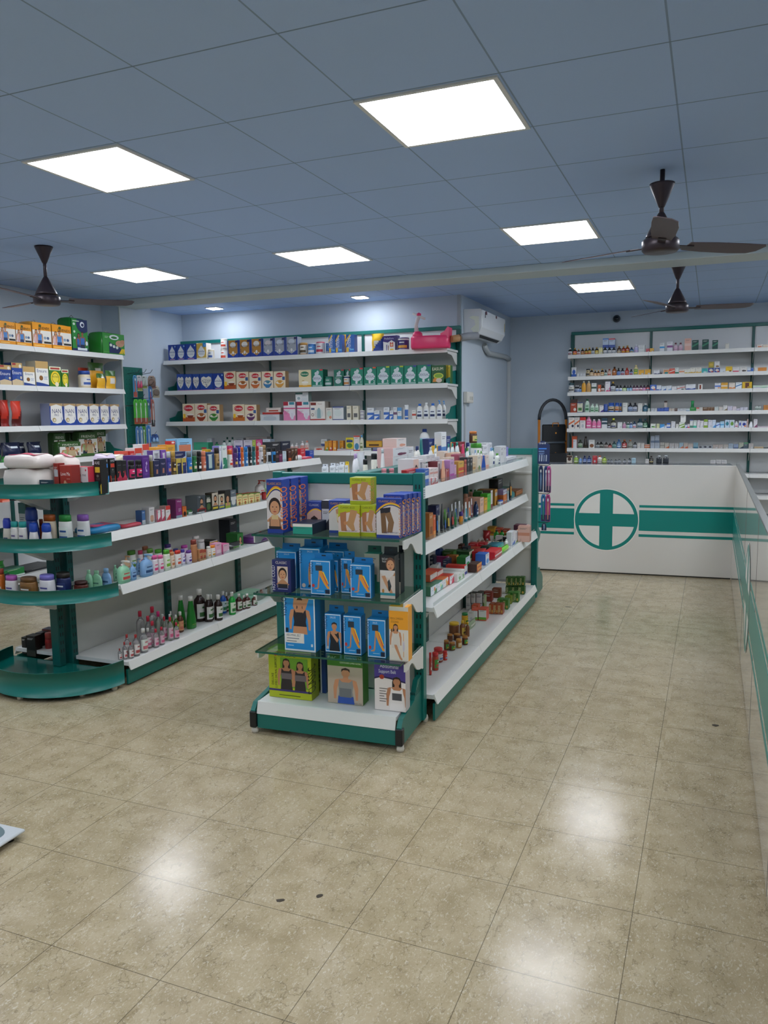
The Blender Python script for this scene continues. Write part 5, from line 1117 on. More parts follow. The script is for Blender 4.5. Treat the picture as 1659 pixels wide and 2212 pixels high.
s||0.033|0.037|0.157|a8895a/2c2622/b0905e/4a3a20||-3.250|4.742|1.200||1.179|gold spray can with black cap|
c||0.039|0.050|0.145|e8b82a/d0a020||-3.346|4.768|1.200||1.206|small yellow carton behind|
c||0.029|0.060|0.169|e2e4ee/8a82c4/4a5aa0|d|-3.256|4.775|1.200||1.212|tall white lilac razor carton|
c||0.066|0.060|0.170|e2e8e4/3fa078/2f8a66/9a7a3a|dq|-3.256|4.826|1.200||1.263|tall white green razor carton|
s||0.036|0.036|0.136|ece6e2/e8702a/ece6e2/d84a2a||-3.252|4.913|1.200||1.351|white spray can with orange cap|
c||0.055|0.050|0.159|c8306a/b02a5a||-3.348|5.046|1.200||1.484|small crimson carton behind|
s||0.034|0.034|0.149|4a2a6a/4a2a6a/4a2a6a/d8b04a||-3.252|4.983|1.200||1.420|purple spray can|
s||0.021|0.021|0.150|2434a0/2434a0/2434a0/c8d0e8||-3.253|5.028|1.200||1.465|navy spray can|
s||0.022|0.022|0.148|e06a2a/e8702a/e06a2a/f0e0d0||-3.253|5.070|1.200||1.507|orange spray can|
s||0.029|0.029|0.150|2a80c8/2a80c8/2a80c8/d8e8f4||-3.254|5.127|1.200||1.564|sky blue spray can|
s||0.028|0.028|0.148|1c1e22/1c1e22/1c1e22/e0e0e0||-3.254|5.183|1.200||1.620|black spray can with upright lettering|
s||0.027|0.027|0.148|1f6a6e/1f5a5e/1f6a6e/d8e8e4||-3.255|5.238|1.200||1.675|teal spray can|
s||0.025|0.025|0.149|c03230/b02c2a/c03230/e8d0cc||-3.255|5.290|1.200||1.727|red spray can|
s||0.032|0.032|0.138|dcdee2/d2d4d8/d8dade/2a2c34||-3.256|5.352|1.200||1.789|white spray can with silver cap|
s||0.047|0.047|0.146|9a7a5a/a8865e/8a6a48/6a4c30||-3.342|5.538|1.200||1.976|brown spray can behind the white one|
s||0.036|0.036|0.127|c4c6c8/17181a/17181a||-3.257|5.475|1.200||1.913|silver spray can with tall black cap|
s||0.034|0.034|0.126|2f86c8/17181a/17181a||-3.257|5.550|1.200||1.988|blue spray can with tall black cap|
c|perfume_carton|0.044|0.050|0.103|2a2028/221a20/6a4a4a|m|-3.263|5.592|1.200||2.029|dark narrow perfume carton|
c|perfume_carton|0.055|0.050|0.098|7a2a5a/26181f/2a1a20/e8e0e4|t|-3.263|5.647|1.200||2.084|plum perfume carton|
c|perfume_carton|0.061|0.050|0.089|c4d2da/a0b0ba/2f5a7a|k|-3.264|5.709|1.200||2.147|pale blue perfume carton|
c|perfume_carton|0.049|0.050|0.094|4a2418/3a1c12/d8602a|b|-3.265|5.798|1.200||2.236|brown perfume carton with orange base|
c|perfume_carton|0.048|0.050|0.105|6a4a34/4a3222/2a1a12|zd|-3.265|5.853|1.200||2.290|leopard print perfume carton|
c|perfume_carton|0.051|0.050|0.107|6a4a34/4a3222/2a1a12/e8e0d8|zk|-3.265|5.910|1.200||2.347|leopard print perfume carton with white label|
c||0.158|0.080|0.164|22252a/1c1e22/d8a83a/e0e0da|ds|-3.395|5.797|1.200||2.235|black gold flip top display carton|
c||0.162|0.080|0.163|1d2436/181e2c/3a6ac0/e8e8ee|ds|-3.396|5.966|1.200||2.405|black blue flip top display carton|
c||0.091|0.050|0.092|c23038/a82830/d8a0a0|l|-3.340|6.169|1.200||2.607|red narrow carton|
c||0.085|0.050|0.069|2a4aa8/223c8a/5a7ad0|l|-3.319|6.294|1.200||2.731|blue narrow carton|
f||0.091|0.100|0.038|e2dcda/e8a8b4||-3.297|6.040|1.200||2.478|white rose wrapped pack|
f||0.150|0.060|0.020|d8405a/e8c8cc||-3.278|6.162|1.200||2.599|pink white wrapped pack at shelf end|
'''),
(90.5, 'on the hair colour shelf', 'the rounded end', 'goods on the hair colour shelf', 1, 'hair_dye_carton', '''
f||0.261|0.160|0.039|2a86b8/c04a7a||-3.255|3.603|0.910||0.040|blue and pink sachet heap|
f||0.178|0.160|0.023|d84a5a/e8dcd8||-3.257|3.829|0.910||0.266|red white sachet heap|
c||0.032|0.050|0.087|4a74a8/3a6090|b|-3.278|3.943|0.910||0.380|narrow blue carton|
c||0.050|0.060|0.102|d8d6d6/c0bebe/c89a80/5a3a30|eq|-3.259|3.999|0.910||0.436|white hair removal carton with legs|
c||0.038|0.050|0.075|e6e4e2/c8a0a8/c83a5a/7ab0a8|vd|-3.259|4.064|0.910||0.501|white crimson cream carton|
c||0.038|0.050|0.076|e6e0e2/c8a0a8/c83a5a/e8a0b8|vd|-3.260|4.107|0.910||0.544|white rose cream carton|
c||0.046|0.050|0.094|e8e4e0/c8a09a/d8403a/e08a5a|td|-3.260|4.162|0.910||0.599|white carton with red top|
c||0.065|0.070|0.125|8a2a70/6a2a5a|VWH|-3.261|4.278|0.910||0.715|magenta silver wash carton|
c||0.043|0.050|0.070|d8702a/b85a20/2a1c16/e8c8a0|e|-3.262|4.339|0.910||0.776|orange carton with smiling picture|
p||0.093|0.050|0.038|2f6a34/d8dcd8/e8e8e4|od|-3.262|4.408|0.910||0.845|green silver foil packet|
c||0.099|0.100|0.120|4a5258/6a7276/a82a2a/2a2a2e|MEN|-3.284|4.562|0.910||1.000|grey carton with bearded man picture|
p||0.104|0.030|0.013|9aa0a4/6a7074/c8ccd0|o|-3.248|4.518|0.910||0.955|silver foil packet|
c||0.060|0.070|0.112|26362c/1e2c24/4a6a3a/c8c4b4|eu|-3.284|4.647|0.910||1.084|dark green hair carton|
c||0.075|0.060|0.127|cfc4b0/4a4438/2a2c3a/d8c03a|MEN|-3.275|4.715|0.910||1.153|cream carton with dark haired man|
c||0.075|0.060|0.110|cfc4a8/4a4438/2a4a8a/c8c83a|MEN|-3.276|4.797|0.910||1.235|cream carton with curly haired man|
c||0.068|0.060|0.128|2e2c28/4a4844/a8b83a/d8d4c0|bc|-3.276|4.875|0.910||1.312|dark carton with long haired woman|
c||0.074|0.060|0.125|6a7680/565f68/d8d8d4/2a2c30|em|-3.277|4.953|0.910||1.391|grey carton with white flower|
c||0.074|0.060|0.089|ecdc9a/c8502a/x|IND|-3.278|5.034|0.910||1.472|cream oil carton with red top|
c||0.078|0.060|0.081|ecdc9a/c8502a/x|IND|-3.279|5.116|0.910||1.553|cream oil carton with red top|
c||0.083|0.060|0.079|ecdc9a/c8502a/x|IND|-3.279|5.202|0.910||1.639|cream oil carton with red top|
c||0.085|0.060|0.074|e4d090/a8482a/x|IND|-3.280|5.292|0.910||1.729|cream oil carton at the red tins|
n||0.036|0.036|0.064|b02a30/8a2024/c03a3a||-3.302|5.455|0.910||1.892|small red tin|
m||0.101|0.061|0.153|e2dcd8/d05a50/e4e0dc/d05a50||-3.392|5.558|0.910||1.996|white spray bottle with red trigger|
l||0.037|0.021|0.124|c8d8c0/e2e2de/8ab06a/4a7a3a||-3.403|5.636|0.910||2.075|green white bottle behind the neck cartons|
'''),
(90.5, 'on the talc shelf', 'the rounded end', 'bottles on the talc shelf', 1, 'toiletry_carton', '''
m||0.093|0.056|0.136|8ec6a0/d8d4cc/9acfaa/c8504a||-3.176|3.648|0.602||0.084|green lotion pump bottle in film|
m||0.051|0.030|0.112|7aa2cc/86aed4/8ab0d8/2a4a7a||-3.186|3.726|0.602||0.162|small blue lotion bottle|
l||0.033|0.018|0.098|8ec6a0/9acfaa/9acfaa/4a7a6a||-3.266|3.661|0.602||0.098|small green lotion bottle behind|
m||0.096|0.057|0.141|7ea6d0/86aed4/8ab0d8/2f4f7a||-3.178|3.856|0.602||0.292|large blue lotion pump bottle|
m||0.037|0.022|0.105|7ea6d0/86aed4/8ab0d8/2f4f7a||-3.268|3.871|0.602||0.308|large blue lotion bottle half hidden|
m||0.058|0.035|0.125|d8b08a/d8a87a/dcb894/c8966a||-3.327|3.838|0.602||0.276|peach lotion bottle with tan cap|
a||0.046|0.028|0.116|e2d8dc/e0609a/e4dce0/d8407a||-3.183|3.927|0.602||0.364|white talc bottle with pink cap|
a||0.043|0.026|0.109|e2d8dc/e0609a/e4dce0/d8407a||-3.184|3.984|0.602||0.420|white talc bottle with pink cap|
a||0.052|0.031|0.133|dfe4d0/4a9a2a/e2e6d4/7ab83a||-3.184|4.048|0.602||0.484|white talc bottle with green cap|
a||0.037|0.023|0.106|e4ccb8/d08a5a/e4d0bc/c8784a||-3.200|4.119|0.602||0.555|peach talc bottle|
a||0.049|0.030|0.110|e6e2de/c8342c/e8e4e0/d8502a||-3.185|4.163|0.602||0.600|white talc bottle with red cap|
a||0.031|0.024|0.102|ded8e4/4a3a90/e2dce8/6a5ab0||-3.211|4.245|0.602||0.682|white talc bottle with indigo cap|
a||0.041|0.030|0.091|dcd2e0/6a3a90/e2dce8/5a3a8a||-3.186|4.282|0.602||0.718|white talc bottle with purple cap|
a||0.064|0.042|0.130|e2e4dc/4a8a2a/dfe2d8/5a8a3a||-3.389|3.966|0.602||0.405|white talc bottle with wide green cap|
a||0.037|0.026|0.124|e2dadc/d0406a/e2d8dc/c84a70||-3.369|4.018|0.602||0.456|white talc bottle behind the lotions|
a||0.050|0.030|0.128|d8ccc0/a8694a/d8ccc0/a86a4a||-3.430|4.142|0.602||0.581|pale talc bottle with brown cap|
a||0.052|0.031|0.129|e0e0d4/5a9034/e0e2d8/6a9a4a||-3.329|4.067|0.602||0.504|white talc bottle with leaf green cap|
a||0.058|0.035|0.121|e0e0d8/4a9a2a/e0e4d8/6aa04a||-3.290|4.103|0.602||0.540|white talc bottle in the second row|
a||0.058|0.035|0.114|dcd8e0/4a3080/dcd8e0/5a4a8a||-3.392|4.331|0.602||0.769|white talc bottle with violet cap|
a||0.041|0.025|0.095|e4dcd8/c83a30/e4dcd8/c85a4a||-3.301|4.234|0.602||0.672|white talc bottle with scarlet cap|
a||0.044|0.027|0.089|d8d8e0/3a3a80/d8d8e2/4a4a90||-3.322|4.319|0.602||0.757|white talc bottle with navy cap|
a||0.057|0.034|0.097|d8c8dc/b0409a/dccce0/a84a9a||-3.322|4.420|0.602||0.858|white talc bottle with magenta cap|
a||0.049|0.032|0.153|b98058/8a3a30/c08a60|n|-3.187|4.342|0.602||0.779|tall brown lotion bottle|
a||0.048|0.032|0.115|b98058/96362e/c08a60/5a3020|n|-3.219|4.392|0.602||0.828|brown lotion bottle|
c||0.037|0.040|0.079|c8986e/b8865c/a84a3a|tq|-3.177|4.389|0.602||0.825|small brown lotion carton|
c||0.035|0.040|0.074|c8986e/b8865c/a84a3a|tq|-3.178|4.428|0.602||0.864|small brown lotion carton|
a||0.062|0.037|0.137|dcdad6/d8d4d0/d8d0c8|n|-3.341|4.582|0.602||1.020|tall white lotion bottle behind|
a||0.059|0.036|0.112|dcdad6/d8d4d0/d8d0c8|n|-3.304|4.591|0.602||1.029|white lotion bottle behind the cartons|
a||0.038|0.023|0.084|e4d8cc/e0dcd6/e4dcd0/d8a870||-3.183|4.497|0.602||0.933|white body lotion bottle|
a||0.046|0.029|0.084|e6e2dc/e8882a/e8e4de/e8a83a||-3.179|4.542|0.602||0.978|white lotion bottle with orange cap|
c||0.100|0.100|0.088|d8a82a/2a2620/2a2620|zr|-3.295|4.707|0.602||1.145|yellow black striped carton|
c||0.075|0.050|0.091|e0b0c4/d898b4/e8d0dc/d8709a|q|-3.184|4.603|0.602||1.040|rose lotion carton|
c||0.077|0.100|0.071|e0b4c6/d86a9a/e8e0e4/d84a80|d|-3.185|4.699|0.602||1.136|pink white gift carton|
c||0.081|0.100|0.097|2f7a34/286a2c/2a2420/e8e0d8|qc|-3.278|5.027|0.602||1.464|green hair dye carton|
p||0.203|0.100|0.055|26282a/c8ccc8/5a8a4a|od|-3.186|4.849|0.602||1.285|black hair dye packet heap|
c||0.100|0.100|0.186|2a2f36/23272e/8a9a8a/c8c8c4|qb|-3.401|5.124|0.602||1.562|tall black hair dye carton|
f||0.246|0.200|0.045|5a2a6a/7a4a8a||-3.200|5.246|0.602||1.683|purple sachet heap|
f||0.121|0.150|0.026|4a2a5a/c8c8d0||-3.201|5.430|0.602||1.867|purple and silver sachet heap|
'''),
(90.5, 'on the lowest bottle shelf', 'the rounded end', 'bottles on the lowest shelf', 1, '', '''
b||0.019|0.024|0.068|d8d2d2/a8282c/e2dcd8/b04a4a|c|-3.196|3.586|0.146||0.023|tiny clear rose water bottle with red cap|
b||0.021|0.030|0.104|d8d2d2/a8282c/e2dcd8/b04a4a|c|-3.174|3.607|0.146||0.044|small clear rose water bottle with red cap|
b||0.029|0.032|0.097|d8d2d2/a8282c/e2dcd8/b04a4a|c|-3.151|3.634|0.146||0.070|small clear rose water bottle with red cap|
b||0.040|0.041|0.130|d8d2d2/a8282c/e2dcd8/b04a4a|c|-3.151|3.688|0.146||0.124|tall clear rose water bottle with red cap|
b||0.036|0.037|0.139|d8d2d2/a8282c/e2dcd8/b04a4a|c|-3.185|3.648|0.146||0.085|tall clear rose water bottle with red cap|
b||0.053|0.049|0.149|dcdcdc/e2e2de/d8e0d8/c8707a|c|-3.152|3.762|0.146||0.198|clear bottle with white cap and leaf label|
b||0.041|0.038|0.126|e0c8d0/e2e2de/e8d8dc/d87a9a|c|-3.188|3.843|0.146||0.279|pinkish bottle with white cap|
b||0.053|0.049|0.199|d6d2d2/c8304a/d8ccd0|cn|-3.326|3.947|0.146||0.384|tall clear oil bottle with pink cap|
b||0.057|0.052|0.208|d6d2d2/c8304a/d8ccd0|cn|-3.301|4.038|0.146||0.475|tallest clear oil bottle with pink cap|
b||0.045|0.041|0.186|d6d2d2/c8304a/d8ccd0|cn|-3.230|3.901|0.146||0.338|clear oil bottle with pink cap|
b||0.046|0.042|0.188|c8d0c4/d0307a/d8ccd0|cn|-3.241|4.016|0.146||0.453|clear oil bottle with magenta cap|
b||0.046|0.042|0.161|d6d2d2/c8304a/d8b8c4/c85a80|c|-3.186|3.887|0.146||0.323|clear oil bottle with pink cap|
b||0.034|0.032|0.118|d6d2d2/c8304a/d8b8c4/c85a80|c|-3.153|3.870|0.146||0.307|small clear oil bottle with pink cap|
b||0.036|0.033|0.114|d6d2d2/c8304a/d8b8c4/c85a80|c|-3.158|3.933|0.146||0.369|small clear oil bottle with pink cap|
b||0.031|0.029|0.153|d0d4c8/c8304a/d8b8c4/c85a80|c|-3.211|4.028|0.146||0.465|greenish oil bottle with pink cap|
b||0.037|0.034|0.153|d6d2d2/c8304a/d8b8c4/c85a80|c|-3.168|4.034|0.146||0.471|clear oil bottle with pink cap|
b||0.036|0.033|0.106|d6d2d2/c8304a/e0a8bc/c85a80|c|-3.155|4.078|0.146||0.515|small clear oil bottle with pink cap|
b||0.028|0.030|0.150|4a7a2a/e2e2de/9ab83a/5a8a2a||-3.225|4.102|0.146||0.539|green hair oil bottle with white cap|
b||0.032|0.034|0.142|3a6a24/e2e2de/a8c84a/5a8a2a||-3.198|4.133|0.146||0.569|green hair oil bottle with white cap|
b||0.027|0.025|0.151|3f6a2a/e2e2de/8aa83a||-3.269|4.167|0.146||0.605|green hair oil bottle with white cap|
b||0.046|0.042|0.138|5a3424/e2ded8/d89a70/c8705a||-3.228|4.222|0.146||0.659|brown hair oil bottle with white cap|
b||0.032|0.030|0.157|b8bcae/e2e2de/c8ccc0|c|-3.253|4.066|0.146||0.503|clear oil bottle with white cap|
g||0.068|0.054|0.224|1f7a2a/e2e2de/b8c85a/6a9a2a||-3.282|4.314|0.146||0.751|tall green cone bottle with white cap|
g||0.076|0.061|0.221|1f7a2a/e2e2de/b8c85a/6a9a2a||-3.208|4.329|0.146||0.766|tall green cone bottle with white cap|
b||0.084|0.078|0.227|2a1a18/e2e2de/dcdcd8/3a6a3a||-3.262|4.515|0.146||0.952|largest dark antiseptic bottle|
b||0.052|0.060|0.192|2a1a18/e2e2de/dcdcd8/3a6a3a||-3.201|4.519|0.146||0.956|dark antiseptic bottle|
b||0.055|0.059|0.181|2a1a18/e2e2de/dcdcd8/3a6a3a||-3.159|4.578|0.146||1.014|dark antiseptic bottle|
b||0.028|0.030|0.182|2a1a18/e2e2de/dcdcd8/3a6a3a||-3.219|4.560|0.146||0.997|dark antiseptic bottle half hidden|
b||0.049|0.045|0.162|1f5ab8/e2e2de/c8dce0/2f7a4a||-3.246|4.757|0.146||1.194|blue antiseptic bottle|
b||0.054|0.049|0.164|1f9a3a/e2e2de/d0e0c8/2f7a3a||-3.160|4.746|0.146||1.182|bright green antiseptic bottle|
b||0.027|0.025|0.141|4a2420/e2e2de/d8d4cc/3a6a3a||-3.260|4.808|0.146||1.246|small brown antiseptic bottle behind|
b||0.048|0.044|0.126|4a201c/e2e2de/d8d8d0/3a6a3a||-3.180|4.863|0.146||1.299|small brown antiseptic bottle|
b||0.049|0.045|0.109|4a201c/e2e2de/d8d8d0/3a6a3a||-3.162|4.948|0.146||1.384|small brown antiseptic bottle|
b||0.028|0.025|0.103|4a201c/e2e2de/d8d8d0/3a6a3a||-3.177|4.908|0.146||1.344|small brown antiseptic bottle|
b||0.044|0.041|0.075|5a2c20/e2e2de/d8d8d0/3a6a3a||-3.163|5.048|0.146||1.484|smallest brown antiseptic bottle|
b||0.026|0.024|0.094|4a201c/e2e2de/d8d8d0/3a6a3a||-3.209|4.965|0.146||1.402|small brown antiseptic bottle|
f||0.262|0.220|0.053|8ac8a8/a8d8bc||-3.235|5.237|0.146||1.674|pale green sachet heap|
'''),
(0, 'on the top round shelf', 'the hair dyes', 'goods on the round shelves', -1, 'toiletry_carton', '''
f||0.268|0.160|0.074|ddd2cc/d8506a||-3.529|3.230|1.305||0.041|upper white wrapped pad bundle with pink top|
f||0.266|0.160|0.154|d8d0c8/d8c0c0||-3.539|3.228|1.151||0.031|lower white wrapped pad bundle|
f||0.188|0.124|0.214|e0d4cc/d84a66||-3.433|3.396|1.151||0.137|wide white wrapped pad bundle with red letters|
c||0.034|0.050|0.177|9a2c22/8a241c/d8c8b8|u|-3.373|3.344|1.151||0.197|dark red carton behind|
c||0.081|0.070|0.167|a83024/8a241c|RED|-3.298|3.336|1.151||0.272|red carton with white script and couple|
c||0.095|0.060|0.154|e6dfdf/c8344a|KIS|-3.260|3.414|1.151||0.310|white carton with red lips|
c||0.082|0.020|0.091|1e3a48/182e3a||-3.363|3.251|1.151||0.207|flat dark blue carton|
c||0.026|0.044|0.160|2a1c18/1e1412/d8502a|bk|-3.222|3.476|1.151||0.348|black carton with orange dot|
c|perfume_carton|0.048|0.050|0.193|17181a/121314/d8b83a|AXE|-3.185|3.461|1.151||0.385|black perfume carton with yellow square|
'''),
(0, 'on the second round shelf', 'the hair dyes', 'goods on the round shelves', -1, 'toiletry_carton', '''
y||0.086|0.052|0.227|20357a/20357a/1f3474|n|-3.542|3.285|0.853||0.028|large navy powder bottle upside down|
y||0.056|0.038|0.151|e2dedc/1f46a8/e4e0dc/2a4a9a||-3.457|3.220|0.853||0.113|white powder bottle with blue shoulder|
y||0.061|0.042|0.147|e2dedc/1f46a8/e4e0dc/2a4a9a||-3.397|3.252|0.853||0.173|white powder bottle with blue shoulder|
a||0.048|0.031|0.158|dedbd6/2a9a9a/dcd8d4/6a5a86||-3.565|3.195|0.853||0.005|white powder bottle with teal top|
a||0.050|0.032|0.157|dedbd6/2a9a9a/dcd8d4/6a5a86||-3.515|3.204|0.853||0.055|white powder bottle with teal top|
y||0.057|0.034|0.168|d8d0c0/2438a0/d8d0c0/2a3a6a||-3.657|3.225|0.853||-0.087|small navy capped powder bottle at the rim|
a||0.080|0.048|0.184|d8c8b0/b05a24/dccdb8/2a4a8a||-3.451|3.328|0.853||0.119|cream powder bottle with rust cap|
a||0.083|0.050|0.182|e4e6e0/2f8a3f/e2e8e0/2f5a9a||-3.362|3.354|0.853||0.208|white powder bottle with green cap|
a||0.079|0.048|0.177|e4e4e2/8a5ab0/e4e4e4/2f5a9a||-3.301|3.427|0.853||0.269|white powder bottle with lilac cap|
c||0.057|0.070|0.230|c8c6c0/9a988f/2c6a60/4a4a7a|tk|-3.763|3.450|0.853||-0.193|tall white carton with green top|
s||0.023|0.023|0.151|9a4a30/8a3f2a/a8583a|n|-3.542|3.365|0.853||0.028|dark orange bottle behind the powders|
'''),
(0, 'on the third round shelf', 'the hair dyes', 'goods on the round shelves', -1, 'toiletry_carton', '''
a||0.061|0.036|0.155|d8702a/b04a3a/e07a34/e8d8c8||-3.793|3.269|0.560||-0.223|orange talc tin at the rim|
a||0.077|0.046|0.140|e2dede/b05ab0/e4e0e2/4a3a86|h|-3.629|3.199|0.560||-0.059|white talc bottle with mauve cap|
a||0.106|0.067|0.133|8a6234/6a4a28/7a562e/2a1c14||-3.527|3.213|0.560||0.043|brown gold talc tin|
a||0.094|0.060|0.147|e0dee2/7a74c8/e4e2e6/4a4a90||-3.425|3.251|0.560||0.145|white talc bottle with periwinkle cap|
a||0.085|0.062|0.150|1d2a5a/2a241f/22326a/d8dce4||-3.373|3.318|0.560||0.197|navy talc tin with silver letter|
a||0.082|0.060|0.096|5a2a20/3a1a16/6a3426/d8b87a||-3.289|3.365|0.560||0.281|low maroon talc tin|
l||0.050|0.027|0.147|8ec6a0/9acfaa/9acfaa/4a7a6a||-3.294|3.450|0.560||0.276|small green lotion bottle|
l||0.077|0.021|0.141|8ec6a0/9acfaa/9acfaa/4a7a6a||-3.261|3.479|0.560||0.309|green lotion bottle with dark leaf|
l||0.072|0.020|0.148|7aa2cc/86aed4/8ab0d8/2a4a7a||-3.226|3.520|0.560||0.344|blue lotion bottle with dark leaf|
'''),
(0, 'in the lowest round tray', 'the rose water', 'goods on the round shelves', -1, 'toiletry_carton', '''
c||0.070|0.060|0.130|1c1c1a/161614/3a3a34|b|-3.874|3.549|0.105|3.0|-0.304|black narrow carton in front|
c||0.034|0.060|0.106|1c1c1a/161614/3a3a34|b|-3.960|3.574|0.105|3.0|-0.390|black narrow carton at the rim|
c||0.048|0.060|0.124|22222a/1a1a20/3a4a7a|b|-3.897|3.634|0.105|3.0|-0.327|dark blue carton|
c||0.103|0.060|0.134|6a342c/2a2c44/8a3f30/b85a3a|e|-3.874|3.694|0.105|3.0|-0.304|brown and blue carton|
s||0.045|0.045|0.139|a83230/b84a40/8a2824||-3.802|3.603|0.105|3.0|-0.232|red bottle standing by the brown carton|
c||0.080|0.060|0.148|2a2624/4a4640/d8d4c8|r|-3.863|3.783|0.105|3.0|-0.293|dark carton with white base|
'''),
(3.5, 'on the top glass shelf', 'the walkway', 'support boxes on the glass shelves', -1, 'support_carton', '''
c||0.083|0.085|0.260|243f94/243f94|NEK+NKS|-1.927|3.262|1.012||-0.626|tall blue neck collar carton in front|
c||0.086|0.085|0.258|243f94/243f94|NEK+NKS|-1.931|3.357|1.012||-0.625|tall blue neck collar carton in the middle|
c||0.085|0.085|0.257|243f94/243f94|NEK+NKS|-1.931|3.457|1.012||-0.618|tall blue neck collar carton at the back|
c||0.102|0.050|0.197|243f94/2a469c|KNE+BLS|-1.336|3.328|1.012||-0.033|blue knee support carton second in line|
c||0.103|0.050|0.196|243f94/2a469c|KNE+BLS|-1.336|3.383|1.012||-0.029|blue knee support carton third in line|
c||0.106|0.050|0.194|243f94/2a469c|KNE+BLS|-1.334|3.438|1.012||-0.024|blue knee support carton fourth in line|
c||0.105|0.050|0.191|243f94/2a469c|KNE+BLS|-1.331|3.493|1.012||-0.018|blue knee support carton last in line|
c||0.089|0.100|0.157|243f94/243f94|ELB|-1.640|3.359|1.012||-0.334|blue elbow support carton|
c||0.108|0.060|0.146|b5c01e/8f9c16/b5c01e|ANK+BLS|-1.545|3.285|1.012||-0.244|lime ankle support carton lowest in front|
c||0.076|0.060|0.147|b5c01e/8f9c16/b5c01e|ANK+BLS|-1.453|3.301|1.012||-0.151|lime ankle support carton beside the knee carton|
c||0.104|0.080|0.125|b5c01e/8f9c16/b5c01e|ANK+BLS|-1.500|3.318|1.159||-0.196|lime ankle support carton on top of others|
c||0.115|0.035|0.183|243f94/2a469c|KNE+BLS|-1.348|3.287|1.012||-0.047|blue knee support carton in front|
c||0.044|0.060|0.145|d8d6d8/c4c2c6/3a3a44/c8c4c8|td|-1.743|3.440|1.012||-0.431|white support carton behind|
c||0.077|0.060|0.139|243f94/1f377f|CLS|-1.806|3.436|1.012||-0.494|small blue support carton behind|
c||0.040|0.050|0.121|c8782a/4a3a2a/4a4038|t|-1.824|3.497|1.012||-0.509|orange black bandage carton|
c||0.101|0.170|0.051|2aa08a/1d2a3c/e8e4dc/e8a04a|t|-1.781|3.266|1.012||-0.480|teal white carton lying flat|
'''),
(3.5, 'on the middle glass shelf', 'the walkway', 'support boxes on the glass shelves', -1, 'support_carton', '''
c||0.100|0.050|0.159|232a66/1d2254|HOT|-1.901|3.263|0.723||-0.600|navy hot cold pack carton with woman|
h||0.110|0.070|0.217|1e8ed6/1b7ab8|VIN|-1.923|3.352|0.723||-0.617|bright blue knee support carton behind|
h||0.111|0.060|0.246|1e8ed6/1b7ab8|VIN|-1.787|3.340|0.723||-0.482|tallest bright blue elbow support carton|
h||0.096|0.050|0.240|1e8ed6/1b7ab8|VIN|-1.799|3.430|0.723||-0.489|bright blue support carton at the back|
h||0.108|0.060|0.221|1e8ed6/1b7ab8|VIN|-1.696|3.426|0.723||-0.386|bright blue support carton with dark sleeve|
h||0.105|0.050|0.195|1e8ed6/1b7ab8|VIS|-1.696|3.276|0.723||-0.395|bright blue leg support carton with pale frame|
h||0.036|0.050|0.184|1e8ed6/1b7ab8|VIS|-1.656|3.348|0.723||-0.351|bright blue leg support carton half hidden|
h||0.058|0.050|0.198|1e8ed6/1b7ab8|VIS|-1.592|3.347|0.723||-0.287|bright blue leg support carton behind|
h||0.104|0.050|0.185|1e8ed6/1b7ab8|VIS|-1.488|3.279|0.723||-0.187|bright blue leg support carton nearest the edge|
h||0.076|0.050|0.225|c8bfae/1f6a5c/2f7a6a/d8c090|qb|-1.478|3.389|0.723||-0.170|green black wrist support carton|
h||0.073|0.060|0.237|d4c8be/22282c|WRI|-1.363|3.306|0.723||-0.060|black wrist brace carton with thumb photo|
h||0.027|0.060|0.226|3a4044/1d2226/c8bfb6|b|-1.355|3.417|0.723||-0.046|black wrist brace carton behind|
'''),
(3.5, 'on the lowest glass shelf', 'the walkway', 'support boxes on the glass shelves', -1, 'support_carton', '''
c||0.165|0.070|0.272|e8eef2/1b86cc|VAB|-1.817|3.278|0.432||-0.515|large bright blue abdominal belt carton|
c||0.025|0.060|0.251|1e8ed6/1b7ab8/d8e4ec|v|-1.770|3.382|0.432||-0.462|large bright blue carton behind the belt carton|
h||0.085|0.055|0.224|1e8ed6/1b7ab8|VCH|-1.656|3.318|0.432||-0.352|bright blue chest support carton with man|
h||0.091|0.060|0.224|1e8ed6/1b7ab8|VIS|-1.552|3.315|0.432||-0.249|bright blue leg support carton in the middle|
h||0.092|0.060|0.218|1e8ed6/1b7ab8|VIS|-1.425|3.312|0.432||-0.122|bright blue leg support carton near the stockings|
c||0.093|0.060|0.260|e2dcd0/e8a030|STK|-1.308|3.300|0.432||-0.006|white orange compression stocking carton|
'''),
(3.5, 'on the display base', 'the walkway', 'support boxes on the glass shelves', -1, '', '''
c||0.235|0.090|0.250|b0bc1e/94a018|LUM+LUS|-1.904|3.323|0.166||-0.599|large lime lumbar belt carton with two women|
c||0.079|0.090|0.250|b0bc1e/94a018/x|LUM+LUS|-1.854|3.426|0.166||-0.544|lime lumbar belt carton behind the front one|
c||0.031|0.090|0.250|2a4a8a/22407a/d8d8d8|v|-1.784|3.451|0.166||-0.472|dark blue belt carton behind|
c||0.185|0.080|0.250|b9ab98/3f7d22|OCG|-1.613|3.351|0.166||-0.307|green beige lumbar belt carton with man|
c||0.156|0.070|0.250|e6dfda/bfb8b8|ABS|-1.374|3.346|0.166||-0.069|purple white abdominal belt carton|
'''),
